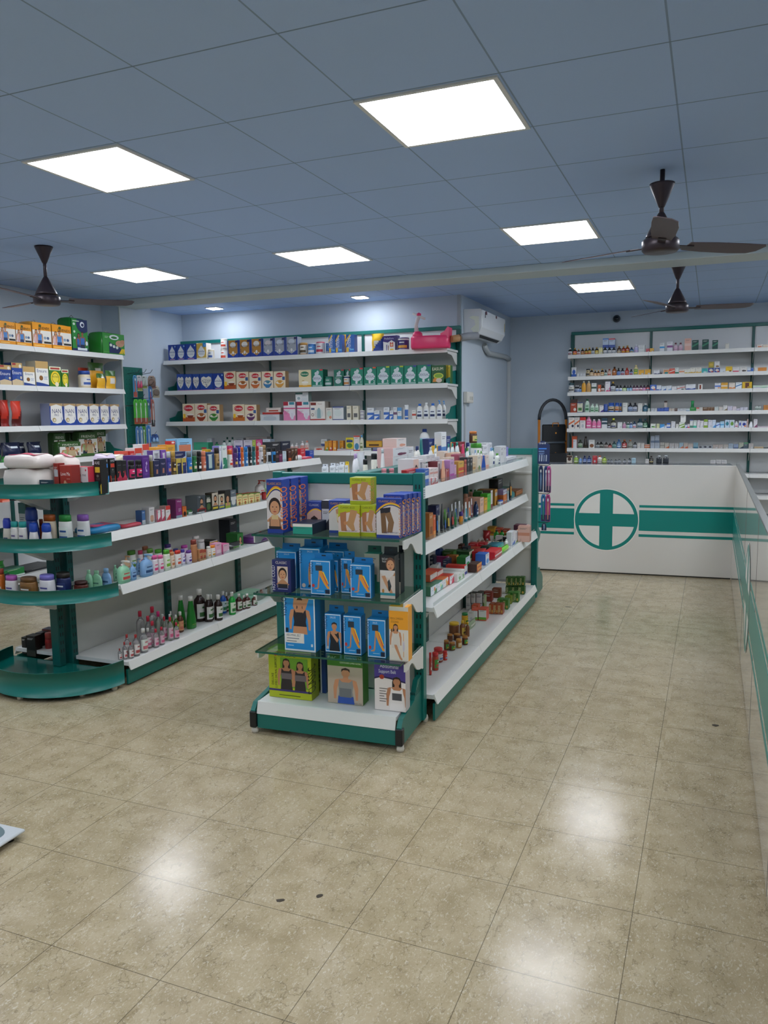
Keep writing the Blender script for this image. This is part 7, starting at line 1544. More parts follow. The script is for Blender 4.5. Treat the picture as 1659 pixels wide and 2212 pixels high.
(91.2, 'on the honey jar shelf', 'the glass shelves', 'goods on the honey jar shelf', 1, 'soap_carton', '''
j||0.015|0.015|0.125|b83028/c02428/a8382a/d8d0c0||-1.381|3.972|0.146||0.300|red sauce jar half behind the post|
j||0.037|0.037|0.101|a8402a/c02428/3f8a34/b84a30||-1.372|4.062|0.146||0.390|red lidded jar with green label|
j||0.054|0.054|0.083|8a3a2a/c02428/c8c0b8/4a6a9a||-1.395|4.209|0.146||0.538|red lidded jar behind|
j||0.027|0.027|0.055|c83a2a/c02428/c8402e/6a9ab8||-1.382|4.253|0.146||0.582|small red lidded jar|
j||0.031|0.031|0.061|6a3a18/a8702e/3f8a34/d8b02a||-1.435|4.448|0.146||0.778|small round honey jar|
j||0.037|0.037|0.049|6a3a18/a8702e/3f8a34/d8b02a||-1.397|4.454|0.146||0.782|small round honey jar|
j||0.037|0.037|0.054|a06a2a/c88a3a/d8c8a0/c8a050||-1.375|4.519|0.146||0.847|small honey jar with pale label|
j||0.037|0.037|0.056|5a2f16/a8702e/3f8a34/d8b02a||-1.358|4.593|0.146||0.921|honey jar with green label|
j||0.031|0.035|0.044|5a2f16/a8702e/6a3a1a|n|-1.471|4.638|0.146||0.968|honey jar with brown lid|
j||0.041|0.045|0.040|5a2f16/a8702e/6a3a1a|n|-1.431|4.676|0.146||1.005|honey jar with brown lid|
j||0.067|0.067|0.075|7a4a2a/e0b42a/7a4a2a|n|-1.482|4.812|0.146||1.142|large brown jar with yellow lid|
b||0.041|0.038|0.100|7a4a2a/e0b42a/d8b84a/4a2a14||-1.431|4.783|0.146||1.112|tall brown bottle with yellow lid|
b||0.028|0.026|0.095|7a4a2a/e0b42a/7a4a2a|n|-1.400|4.774|0.146||1.102|tall brown bottle with yellow cap|
j||0.044|0.044|0.076|d8a02a/1f7a3a/d8b02a/3f7a2a||-1.498|5.070|0.146||1.401|yellow bottle with green lid|
p||0.214|0.030|0.044|8a9a7a/3f5a34/d8d8c8|o|-1.437|4.997|0.146||1.327|small grey green sachet|
c||0.045|0.060|0.068|dcdedc/b8bab8/6a7a8a|k|-1.498|5.149|0.146|-88.2|1.480|white carton beside the green lid|
c||0.055|0.090|0.081|dfe2dc/c8503a/6aac3a/d85a3a|br|-1.428|5.185|0.146|-88.2|1.514|white herbal carton with red edges|
c||0.044|0.080|0.073|dfe2dc/c8503a/6aac3a/d85a3a|br|-1.483|5.179|0.146|-88.2|1.509|white herbal carton half hidden|
c||0.048|0.070|0.056|d0603a/b84a2a/e0a080|l|-1.537|5.377|0.146|-88.2|1.708|orange red flat carton|
k||0.035|0.060|0.052|dcdede/2a2c2e/3a3a3c|ul|-1.606|5.444|0.146|-88.2|1.777|white black boxed soap in the lower row|
k||0.034|0.060|0.049|dcdede/2a2c2e/3a3a3c|ul|-1.571|5.457|0.146|-88.2|1.789|white black boxed soap in the lower row|
k||0.043|0.070|0.049|dcdede/2a2c2e/5a8a3a|ue|-1.531|5.471|0.146|-88.2|1.802|white leaf boxed soap in the lower row|
k||0.033|0.060|0.073|dcdede/2a2c2e/3a3a3c|ul|-1.607|5.444|0.195|-88.2|1.777|white black boxed soap in the upper row|
k||0.034|0.060|0.078|dcdede/2a2c2e/3a3a3c|ul|-1.573|5.456|0.195|-88.2|1.788|white black boxed soap in the upper row|
k||0.044|0.070|0.079|dcdede/2a2c2e/3a3a3c|ul|-1.533|5.471|0.195|-88.2|1.802|white black boxed soap in the upper row|
k||0.020|0.060|0.100|c8ccb4/8a9a6a/6a9a4a|e|-1.506|5.500|0.146|-88.2|1.831|pale green boxed soap|
k||0.031|0.070|0.073|a8502a/8a3f20/c8a05a|GSP|-1.419|5.386|0.146|-88.2|1.715|brown ayurvedic soap|
k||0.029|0.070|0.072|a8502a/8a3f20/c8a05a|GSP|-1.386|5.393|0.146|-88.2|1.721|brown ayurvedic soap|
k||0.033|0.070|0.072|a8502a/8a3f20/c8a05a|GSP|-1.353|5.399|0.146|-88.2|1.727|brown ayurvedic soap|
k||0.039|0.080|0.072|3f7a2a/2f6a20/c8b04a|GSP|-1.397|5.546|0.146|-88.2|1.875|green ayurvedic soap in the middle row|
k||0.040|0.080|0.072|3f7a2a/2f6a20/c8b04a|GSP|-1.354|5.548|0.146|-88.2|1.876|green ayurvedic soap in the middle row|
k||0.051|0.060|0.059|7a8a2a/6a7a24/a8a84a|GSP|-1.376|5.719|0.146|-88.2|2.047|olive ayurvedic soap|
k||0.037|0.070|0.074|2f6a24/3f7a2a/c8d0a0|GSP|-1.375|5.791|0.146|-88.2|2.119|green ayurvedic soap in the third row|
k||0.039|0.070|0.074|2f6a24/3f7a2a/c8d0a0|GSP|-1.334|5.797|0.146|-88.2|2.124|green ayurvedic soap in the third row|
k||0.046|0.060|0.060|2f5a20/2a5a1c/c8d0a0|GSP|-1.454|6.050|0.146|-88.2|2.379|green ayurvedic soap under the pile|
k||0.043|0.060|0.060|2f5a20/2a5a1c/c8d0a0|GSP|-1.409|6.066|0.146|-88.2|2.394|green ayurvedic soap under the pile|
k||0.056|0.060|0.063|2f5a20/2a5a1c/c8d0a0|GSP|-1.356|6.069|0.146|-88.2|2.396|green ayurvedic soap under the pile|
k||0.034|0.060|0.073|2f5a20/2a5a1c/c8d0a0|GSP|-1.457|6.049|0.210|-88.2|2.378|green ayurvedic soap on the pile|
k||0.032|0.060|0.073|2f5a20/2a5a1c/c8d0a0|GSP|-1.423|6.061|0.210|-88.2|2.390|green ayurvedic soap on the pile|
k||0.031|0.060|0.073|2f5a20/2a5a1c/c8d0a0|GSP|-1.390|6.073|0.210|-88.2|2.401|green ayurvedic soap on the pile|
k||0.039|0.060|0.073|2f5a20/2a5a1c/c8d0a0|GSP|-1.354|6.086|0.210|-88.2|2.413|green ayurvedic soap on the pile|
k||0.065|0.060|0.073|7a3f24/6a341c/a86a4a|l|-1.512|5.890|0.146|-88.2|2.221|brown soap carton near the spine|
k||0.064|0.060|0.075|8a3428/74281e/b85a4a|l|-1.540|5.747|0.146|-88.2|2.078|red brown soap carton near the spine|
k||0.041|0.050|0.077|6a3a30/5a2e26/8a5a4a|l|-1.590|5.729|0.146|-88.2|2.061|dark brown soap carton near the spine|
'''),
(0, 'on the top medicine shelf', 'the step stool', 'medicines on the medicine shelves', 1, 'medicine_carton', '''
b||0.050|0.046|0.092|2a2620/e0e0e0/dfe2e6/8a3a4a||-1.653|10.010|2.285||0.037|dark syrup bottle with white cap|
b||0.048|0.044|0.090|2f1c14/c8a04a/d8502a/e8b040||-1.596|10.010|2.285||0.094|dark syrup bottle with orange label|
b||0.036|0.033|0.076|5a2f2a/c8a04a/e0d8d4/b83a3a||-1.550|10.010|2.285||0.140|brown syrup bottle with white label|
b||0.042|0.039|0.085|2a1f18/c8a04a/a8642a/d8a05a||-1.503|10.010|2.285||0.187|dark syrup bottle with brown label|
b||0.040|0.037|0.083|3a2a1c/c8a04a/d8b44a/c84a2a||-1.460|10.020|2.285||0.230|amber syrup bottle with yellow label|
b||0.038|0.035|0.090|3a2a1c/c8a04a/e0c84a/d83a5a||-1.419|10.010|2.285||0.271|amber syrup bottle with red yellow label|
b||0.039|0.036|0.085|2a2c30/2a2c30/d8d8d8/7a8aa0||-1.379|10.010|2.285||0.311|dark syrup bottle with grey label|
b||0.044|0.040|0.088|2a2620/c8a04a/d8b83a/e0d8a0||-1.333|10.010|2.285||0.357|dark syrup bottle with golden label|
c||0.044|0.050|0.080|e4dca0/d0c884/d8c060|s|-1.284|10.010|2.285||0.406|cream yellow syrup carton|
b||0.047|0.044|0.084|2a2a2c/2a2c30/dfe0e2/9aa0a8||-1.234|10.010|2.285||0.456|dark syrup bottle with white label|
b||0.045|0.042|0.081|2a2a2c/2a2c30/dfe0e2/9aa0a8||-1.181|10.010|2.285||0.509|dark syrup bottle with white label|
b||0.045|0.042|0.079|2a2a2c/2a2c30/dfe0e2/9aa0a8||-1.132|10.010|2.285||0.558|dark syrup bottle with white label|
b||0.049|0.045|0.090|5a3a20/a8784a/6a4a2a/d8c8a0||-1.068|10.010|2.285||0.622|tall brown syrup bottle|
b||0.045|0.041|0.087|8a2a1a/c8a04a/b83a24/e8b83a||-1.018|10.010|2.285||0.672|red brown tonic bottle|
b||0.049|0.045|0.093|8a3a1a/c8a04a/b84a24/d8b83a||-0.972|10.010|2.285||0.718|tall red brown tonic bottle|
b||0.045|0.041|0.070|2a3a5a/2a3a5a/3f8ab8/c8a04a||-0.925|10.010|2.285||0.765|dark blue tonic bottle|
b||0.049|0.045|0.100|c8c0dc/e0e0e4/a8b4dc/c8a0c0||-0.871|10.010|2.285||0.819|pale violet liquid bottle|
c||0.072|0.070|0.091|d8dcdc/b8bcbc/9aa4a8|l|-0.807|10.020|2.285||0.883|grey white carton|
c||0.040|0.050|0.045|c8505a/a83a44/e4e0dc|s|-0.738|10.010|2.285||0.952|small coral carton|
c||0.042|0.050|0.047|e8b44a/d89a30/e8e0d0|s|-0.692|10.010|2.285||0.998|small amber carton|
c||0.069|0.070|0.197|c8d8ec/a8bcd8/3a5ab0/5a8ad0|mr|-1.239|10.110|2.285||0.451|tall white blue drip carton|
c||0.073|0.070|0.193|c8d8ec/a8bcd8/3a5ab0/c83a4a|mr|-1.164|10.110|2.285||0.526|tall white blue drip carton with red stripe|
c||0.054|0.050|0.104|dfe2e4/c0c4c8/3f9ad0|m|-0.577|10.010|2.285||1.113|white carton with sky blue square|
c||0.064|0.050|0.116|dfdce2/c0bcc8/8a4a8a|m|-0.490|10.010|2.285||1.200|white carton with violet square|
b||0.051|0.047|0.100|d8c4d0/6a2a3a/d4b8c8/b88aa4||-0.428|10.010|2.285||1.262|clear pink lotion bottle|
b||0.051|0.047|0.098|d8c4d0/6a2a3a/d4b8c8/b88aa4||-0.373|10.010|2.285||1.317|clear pink lotion bottle|
c||0.072|0.060|0.142|e0b0a0/d09a8a/e8c8bc|m|-0.293|10.010|2.285||1.397|tall pink carton|
c||0.071|0.050|0.119|1f4a44/183c37/3f8a6a|z|-0.212|10.010|2.285||1.478|dark green shiny carton|
c||0.070|0.050|0.121|1f4a44/183c37/3f8a6a|z|-0.102|10.010|2.285||1.588|dark green shiny carton|
c||0.060|0.050|0.109|1f4a44/183c37/3f8a6a|z|0.002|10.010|2.285||1.692|dark green shiny carton|
c||0.038|0.040|0.071|dcd8cc/c4c0b4/4a4a4a|r|0.131|10.010|2.285||1.821|small ivory carton|
c||0.151|0.060|0.009|d8dade/a8aab0/5a5a62/2f3a4a|l|0.310|10.020|2.285||2.000|flat white carton|
c||0.061|0.060|0.041|e4dcd4/c8c0b8/e0703a|q|0.469|10.010|2.285||2.159|white carton with orange square|
c||0.084|0.060|0.036|e8dccc/c8c0b8/e0a05a|b|0.544|10.010|2.285||2.234|cream carton at the picture edge|
'''),
(0, 'on the second medicine shelf', 'the step stool', 'medicines on the medicine shelves', 1, 'medicine_carton', '''
c||0.059|0.050|0.119|d8dadc/b8babc/2a5ab0/4a4a5a|bo|-1.605|10.040|2.022||0.085|tall grey white carton|
c||0.032|0.040|0.044|d8dadc/b8babc/2a2a30|k|-1.552|10.040|2.022||0.138|small white carton|
c||0.033|0.040|0.047|d8dadc/b8babc/2a2a30|k|-1.515|10.040|2.022||0.175|small white carton|
c||0.032|0.040|0.046|d8dadc/b8babc/2a2a30|k|-1.479|10.040|2.022||0.211|small white carton|
n||0.044|0.044|0.097|4a4a48/3a4450/c8b890/3a3a3a||-1.437|10.040|2.022||0.253|dark supplement tin|
b||0.044|0.040|0.095|2a1c14/c8a04a/d8b88a/e8d8c0||-1.392|10.040|2.022||0.298|dark syrup bottle with tan label|
b||0.037|0.034|0.074|2a1c14/c8a04a/e0a86a/e8d8c0||-1.349|10.040|2.022||0.341|small dark syrup bottle with tan label|
b||0.037|0.034|0.073|2a1c14/c8a04a/e0a86a/e8d8c0||-1.311|10.040|2.022||0.379|small dark syrup bottle with tan label|
b||0.042|0.038|0.091|2a1c14/c8a04a/d8a86a/e8d8c0||-1.265|10.040|2.022||0.425|dark syrup bottle with orange tan label|
b||0.037|0.034|0.077|2a241c/2a2a2c/c8d0c8/3a8a7a||-1.224|10.040|2.022||0.466|dark syrup bottle with teal label|
b||0.042|0.038|0.086|c8a090/8a3a34/e0c4b8/b84a3a||-1.181|10.040|2.022||0.509|pink brown syrup bottle|
b||0.053|0.049|0.110|8a4a20/3a2a1c/a8602a/c87a3a||-1.122|10.040|2.022||0.568|large orange brown bottle|
b||0.039|0.036|0.094|2a2c3a/2a2c30/7a9ad0/4a6ab0||-1.073|10.040|2.022||0.617|dark syrup bottle with blue label|
b||0.047|0.043|0.090|2a2a30/2a2c30/a8c0dc/b83a3a||-1.026|10.040|2.022||0.664|dark syrup bottle with pale blue label|
b||0.045|0.042|0.093|a8302a/c84a3a/b83a30/d87a5a||-0.974|10.040|2.022||0.716|red syrup bottle|
b||0.039|0.036|0.075|2a2c3a/2a2c30/8aa8d8/b83a3a||-0.925|10.040|2.022||0.765|dark syrup bottle with red blue label|
l||0.053|0.029|0.121|c8bc8a/d8c88a/5a9a4a/e0c83a||-0.870|10.040|2.022||0.820|yellow green bottle with cream cap|
c||0.061|0.060|0.063|e0a82a/c89020/8a4a1a|s|-0.807|10.040|2.022||0.883|golden yellow carton|
c||0.065|0.060|0.066|e0a82a/c89020/8a4a1a|s|-0.733|10.040|2.022||0.957|golden yellow carton|
c||0.065|0.060|0.052|dfe0e4/c4c6cc/2a3a6a|w|-0.630|10.040|2.022||1.060|white carton with navy wave|
c||0.035|0.050|0.065|c8ccd2/a8acb4/2a2c34|b|-0.589|10.105|2.022||1.101|grey carton with black foot|
c||0.061|0.060|0.054|e0a06a/c88a54/2a8a8a|e|-0.523|10.040|2.022||1.167|orange teal carton|
c||0.061|0.060|0.066|d8503a/b83f2c/e8d8d0|z|-0.459|10.040|2.022||1.231|orange red carton with white slash|
c||0.040|0.050|0.075|d8e0dc/b8c4be/2a7a5a|b|-0.405|10.040|2.022||1.285|white green carton with rounded top|
c||0.057|0.060|0.050|e8dcd4/d0c4bc/e0803a|m|-0.351|10.040|2.022||1.339|white carton with orange band|
c||0.062|0.060|0.053|e4e2d8/ccc8bc/d8b83a/7aa04a|w|-0.289|10.040|2.022||1.401|white carton with yellow swirl|
c||0.053|0.060|0.067|e4e0d4/ccc8bc/d8b04a|w|-0.230|10.040|2.022||1.460|white carton with gold swirl|
c||0.061|0.060|0.069|e4e0d4/ccc8bc/d8b04a|w|-0.168|10.040|2.022||1.522|white carton with gold swirl|
c||0.064|0.060|0.056|3fb0b0/2f9898/1f5a60/c8e0e0|ks|-0.100|10.040|2.022||1.590|turquoise carton|
c||0.059|0.060|0.059|2a4a9a/223c80/e4d8c8/c84a3a|os|-0.032|10.040|2.022||1.658|blue carton with round picture|
c||0.057|0.060|0.057|2a4a9a/223c80/e4d8c8/c84a3a|os|0.034|10.040|2.022||1.724|blue carton with round picture|
c||0.057|0.060|0.068|a89a3a/8a7e2c/c8a84a|o|-0.032|10.040|2.081||1.658|olive carton stacked on the blue one|
c||0.058|0.060|0.073|d8d8d8/b8b8ba/2a2a30/8a6a4a|sk|0.031|10.040|2.079||1.721|white black carton stacked on the blue one|
c||0.053|0.060|0.047|d8e0e8/b8c4d0/5aa8d8|s|0.094|10.040|2.022||1.784|white carton with sky blue mark|
c||0.069|0.060|0.068|e8c02a/d0a820/e8e4d8/8a5a1a|ws|0.160|10.040|2.022||1.850|yellow carton with white swirl|
c||0.064|0.060|0.055|e4e0e0/c8c4c4/d83a5a|b|0.233|10.040|2.022||1.923|white carton with crimson base|
c||0.073|0.070|0.059|dfdcd8/c4c0bc/a8743a/3a2a24|ks|0.313|10.040|2.022||2.003|white carton with brown figure|
c||0.034|0.050|0.052|d8dfe8/b8c4d4/3a6ab8|b|0.369|10.040|2.022||2.059|white carton with blue base|
c||0.026|0.060|0.045|3a6ab8/2f5aa0||0.403|10.040|2.022||2.093|low blue carton|
c||0.122|0.060|0.045|e0903a/c87a2a/e8e4dc|v|0.491|10.040|2.022||2.181|flat orange white carton|
'''),
(0, 'on the third medicine shelf', 'the step stool', 'medicines on the medicine shelves', 1, 'medicine_carton', '''
j||0.071|0.071|0.118|c8ccce/3a5a64/d8d4c8/3a3a3a||-1.632|10.010|1.830||0.058|grey supplement jar with teal lid|
b||0.032|0.030|0.091|26262a/e0e0e2/c8d0dc/4a6ab0||-1.580|10.050|1.830||0.110|dark syrup bottle with blue white label|
b||0.040|0.037|0.087|26262a/e0e0e2/c8d0dc/4a6ab0||-1.551|10.010|1.830||0.139|dark syrup bottle with blue white label|
b||0.024|0.022|0.076|26262a/e0e0e2/8ab0e0/4a6ab0||-1.518|10.010|1.830||0.172|narrow dark syrup bottle|
l||0.052|0.029|0.137|e0a02a/e4dcc0/e0b04a/d8c88a|n|-1.478|10.010|1.830||0.212|yellow shake bottle with cream cap|
l||0.056|0.031|0.135|c89a5a/e4dcc0/d8b06a/a8602a|n|-1.419|10.010|1.830||0.271|tan shake bottle with cream cap|
c||0.060|0.050|0.109|e2e4e0/c8cac8/2a4a3a|m|-1.354|10.010|1.830||0.336|white carton with dark green square|
c||0.037|0.050|0.088|d8602a/c0502a/e4dcd4|e|-1.291|10.020|1.830||0.399|orange white carton|
b||0.042|0.040|0.083|3a2a24/2a2420/d8d4ce/8a3a2a||-1.250|10.010|1.830||0.440|brown syrup bottle with white label|
c||0.059|0.050|0.124|e4dfe2/3a5ac0/d84a7a|ds|-1.192|10.010|1.830||0.498|pink white carton with blue top|
b||0.057|0.053|0.121|26262a/c8a04a/d4d8dc/8a9098||-1.132|10.010|1.830||0.558|large dark syrup bottle with white label|
b||0.037|0.034|0.077|22242a/22242a/d8dce0/3a6ab8||-1.081|10.010|1.830||0.609|small black syrup bottle with blue mark|
b||0.037|0.034|0.076|22242a/22242a/d8dce0/3a6ab8||-1.041|10.010|1.830||0.649|small black syrup bottle with blue mark|
b||0.049|0.045|0.075|22242a/22242a/b8d88a/e0e4dc||-0.994|10.010|1.830||0.696|small black syrup bottle with lime label|
b||0.027|0.025|0.073|26263a/26263a/7ab0d8/d8e0e8||-0.955|10.010|1.830||0.735|narrow dark bottle with sky label|
b||0.033|0.031|0.073|26263a/26263a/7ab0d8/d8e0e8||-0.924|10.010|1.830||0.766|narrow dark bottle with sky label|
b||0.035|0.032|0.072|4a2440/3a2038/e0d4dc/b84a6a||-0.886|10.010|1.830||0.804|plum syrup bottle with white label|
b||0.039|0.036|0.071|4a2440/3a2038/e0d4dc/b84a6a||-0.849|10.010|1.830||0.841|plum syrup bottle with white label|
b||0.041|0.038|0.070|4a2440/3a2038/e0d4dc/b84a6a||-0.807|10.010|1.830||0.883|plum syrup bottle with white label|
b||0.035|0.032|0.069|4a2a4a/3a2038/d8a8c8/c87aa8||-0.768|10.010|1.830||0.922|plum syrup bottle with pink label|
b||0.045|0.041|0.073|3a2a3a/2a2028/c84a4a/3a9ac0||-0.727|10.010|1.830||0.963|dark bottle with red blue label|
c||0.071|0.060|0.073|3a6ac0/2f5aa8/e8e0d8/d87a4a|os|-0.664|10.010|1.830||1.026|blue carton with round white picture|
c||0.053|0.060|0.064|dfe4ea/c0c8d4/2a5ab0/b8c4dc|ws|-0.599|10.010|1.830||1.091|white carton with blue wave|
c||0.052|0.060|0.052|d4dde4/b8c4d0/3a6ab8|d|-0.544|10.010|1.830||1.146|pale carton with blue corner|
c||0.059|0.060|0.057|d8dce0/bcc2ca/7aa8d0|d|-0.487|10.010|1.830||1.203|white carton with pale blue corner|
c||0.055|0.060|0.049|e0dcdc/c8c0c0/c88a8a|s|-0.426|10.010|1.830||1.264|low white pink carton|
c||0.086|0.060|0.052|d8dcdc/c83a2a/c8402a/3a3a34|zs|-0.352|10.010|1.830||1.338|white carton with red tree picture|
c||0.106|0.060|0.067|e2e4e8/c8ccd4/2a4a9a|w|-0.246|10.010|1.830||1.444|wide white carton with navy wave|
c||0.047|0.050|0.066|e4e2de/ccc8c4/8a3a24|x|-0.141|10.010|1.830||1.549|white carton with brown mark|
c||0.062|0.050|0.074|e2e4ea/c8ccd4/3a6ac0/d8a06a|ms|0.046|10.010|1.830||1.736|white carton with blue letters|
c||0.070|0.050|0.076|e0a83a/c8902a/e8dcd0/d88a2a|m|0.118|10.010|1.830||1.808|amber white carton|
c||0.064|0.050|0.072|e4d8ca/d0c4b4/d8823a|w|0.198|10.010|1.830||1.888|cream carton with orange wave|
c||0.064|0.050|0.075|dfe4e8/c4ccd2/3a7ab0/c8b04a|z|0.269|10.010|1.830||1.959|white carton with blue yellow slash|
c||0.101|0.050|0.078|e0b82a/c8a020/6a3a2a/b8962a|xs|0.357|10.010|1.830||2.047|wide yellow carton with woman|
c||0.156|0.080|0.036|c8dcc8/a8c0b0/b8a8c8/8ab89a|bs|0.496|10.010|1.830||2.186|wide pale green violet carton|
'''),
(0, 'on the fourth medicine shelf', 'the step stool', 'medicines on the medicine shelves', 1, 'medicine_carton', '''
c||0.078|0.060|0.166|a8442a/8a3622/3a2a24/e0d8d0|ts|-1.602|10.040|1.582||0.088|tall rust carton with brown beads|
c||0.067|0.060|0.128|d8d8c0/2a4a8a/3f7a3a/2a3a7a|qr|-1.523|10.040|1.582||0.167|white carton with green tree and blue top|
l||0.059|0.032|0.169|c8dccc/2f6a4a/a8c8b0/3a7a4a||-1.438|10.040|1.582||0.252|tall pale green bottle with green cap|
l||0.052|0.029|0.106|c8dccc/b8d0c0/a8c8b0/3a7a4a||-1.375|10.040|1.582||0.315|pale green bottle with pale cap|
l||0.050|0.028|0.105|c8dccc/b8d0c0/a8c8b0/3a7a4a||-1.322|10.040|1.582||0.368|pale green bottle with pale cap|
c||0.049|0.050|0.086|dfdcdc/c0bcc0/4a3a8a|d|-1.263|10.040|1.582||0.427|white carton with violet corner|
t||0.048|0.031|0.101|2a4a9a/223c80/3458a8||-1.213|10.040|1.582||0.477|blue tube standing on its foot|
j||0.075|0.076|0.116|3f6ab8/2a56ac/d8c8a8/3a2a20||-1.151|10.040|1.582||0.539|blue balm jar with square label|
j||0.050|0.054|0.115|3f6ab8/2a56ac/d8b890/b8602a||-1.082|10.040|1.582||0.608|blue balm jar with tan label|
j||0.026|0.030|0.112|3f6ab8/2a56ac/d8b890/b8602a||-1.043|10.080|1.582||0.647|blue balm jar half hidden|
c||0.057|0.050|0.113|d8dad6/b8bab8/8a8a88|l|-0.985|10.040|1.582||0.705|tall pale grey carton|
b||0.053|0.049|0.112|2a2c34/22242a/a8b8d0/5a6a8a||-0.926|10.040|1.582||0.764|dark liquid bottle with pale blue label|
b||0.055|0.051|0.111|2a2c34/22242a/c8ccd4/5a6a8a||-0.870|10.040|1.582||0.820|dark liquid bottle with grey label|
c||0.050|0.050|0.102|d8d8d2/bcbcb4/a83a24|s|-0.809|10.040|1.582||0.881|white carton with red man mark|
b||0.061|0.059|0.101|2a5060/e0e4e4/34607a/4a8098||-0.750|10.040|1.582||0.940|wide teal bottle with white cap|
c||0.024|0.030|0.042|c8d0c8/a8b0a8/6a9a6a|s|-0.707|10.025|1.582||0.983|tiny pale carton|
c||0.032|0.050|0.043|c8ccd0/a8acb0/8a8a90|l|-0.666|10.040|1.582||1.024|small grey carton|
c||0.030|0.050|0.042|c8ccd0/a8acb0/8a8a90|l|-0.631|10.040|1.582||1.059|small grey carton|
c||0.041|0.050|0.045|2a4a9c/223c80/5a7ac0|m|-0.591|10.040|1.582||1.099|small blue carton|
c||0.035|0.050|0.045|2a4a9c/223c80/5a7ac0|m|-0.551|10.040|1.582||1.139|small blue carton|
c||0.049|0.050|0.051|2f52a8/223c80/5a7ac0|m|-0.507|10.040|1.582||1.183|wide blue carton|
c||0.033|0.050|0.077|c8bcb4/a89c94/3a2c28|t|-0.519|10.040|1.633||1.171|pale carton stacked on the blue one|
c||0.028|0.050|0.036|c8bcb0/a89c90/5a3a2a|k|-0.465|10.040|1.582||1.225|small brown white carton|
c||0.030|0.050|0.036|c8bcb0/a89c90/5a3a2a|k|-0.434|10.040|1.582||1.256|small brown white carton|
c||0.030|0.050|0.039|5a4038/4a342c/8a6a5a|l|-0.401|10.040|1.582||1.289|brown carton|
c||0.047|0.050|0.034|c8ccd0/a8aeb4/9a9aa0|l|-0.361|10.040|1.582||1.329|pale grey blue carton|
c||0.045|0.050|0.034|c8ccd0/a8aeb4/9a9aa0|l|-0.314|10.040|1.582||1.376|pale grey blue carton|
c||0.040|0.050|0.033|c8d0d4/a8b4bc/4a8ac0|b|-0.268|10.040|1.582||1.422|pale carton with blue base|
c||0.067|0.060|0.045|1f8a3a/18702e/3fa850|l|-0.213|10.040|1.582||1.477|bright green carton|
p||0.036|0.040|0.078|2a9a5a/1f7a44/5ab87a|d|-0.220|10.040|1.627||1.470|bright green tube packet on the carton|
c||0.032|0.050|0.042|d8d0c4/bcb4a8/c83a2a|t|-0.160|10.040|1.582||1.530|white carton with red top|
c||0.034|0.050|0.044|d8d4cc/bcb8b0/a8a094|l|-0.125|10.040|1.582||1.565|ivory carton|
c||0.061|0.050|0.046|6a4a30/5a3e28/8a6a48|l|-0.076|10.040|1.582||1.614|brown carton with paler edges|
c||0.030|0.050|0.046|6a4a30/5a3e28/8a6a48|v|-0.029|10.040|1.582||1.661|brown carton with paler strip|
c||0.032|0.050|0.045|6a4a30/5a3e28/8a6a48|v|0.004|10.040|1.582||1.694|brown carton with paler strip|
c||0.040|0.050|0.052|c8d0cc/a8b4b0/5a9a8a|r|0.043|10.040|1.582||1.733|pale mint carton|
c||0.040|0.050|0.047|d4ccc4/b8b0a8/c8704a|s|0.090|10.040|1.582||1.780|pale carton with orange mark|
c||0.043|0.050|0.065|d4d4d0/b8b8b4/8a7a5a|d|0.136|10.040|1.582||1.826|tall pale carton with tan corner|
c||0.050|0.050|0.058|c8c4d4/8a84a0/6a5a9a|r|0.186|10.040|1.582||1.876|violet edged carton|
c||0.038|0.050|0.051|d4c8d0/a89cb0/a05a8a|s|0.234|10.040|1.582||1.924|pale carton with magenta mark|
c||0.036|0.050|0.028|ccc8d4/a8a4b4/6a5a9a|b|0.274|10.040|1.582||1.964|low violet white carton|
c||0.034|0.050|0.040|ccccd8/a8a8b8/5a5a9a|s|0.313|10.040|1.582||2.003|pale violet carton|
c||0.041|0.050|0.040|ccccd8/a8a8b8/5a5a9a|s|0.354|10.040|1.582||2.044|pale violet carton|
n||0.034|0.034|0.054|c8d0cc/1f2428/d0d8d4/4a6a5a||0.468|10.040|1.582||2.158|small white tin with black lid|
n||0.029|0.029|0.053|c8d0cc/1f2428/d0d8d4/4a6a5a||0.499|10.040|1.582||2.189|small white tin with black lid|
c||0.069|0.060|0.059|c8853f/b0722f/e0b070|l|0.575|10.040|1.582||2.265|wide orange brown carton|
'''),
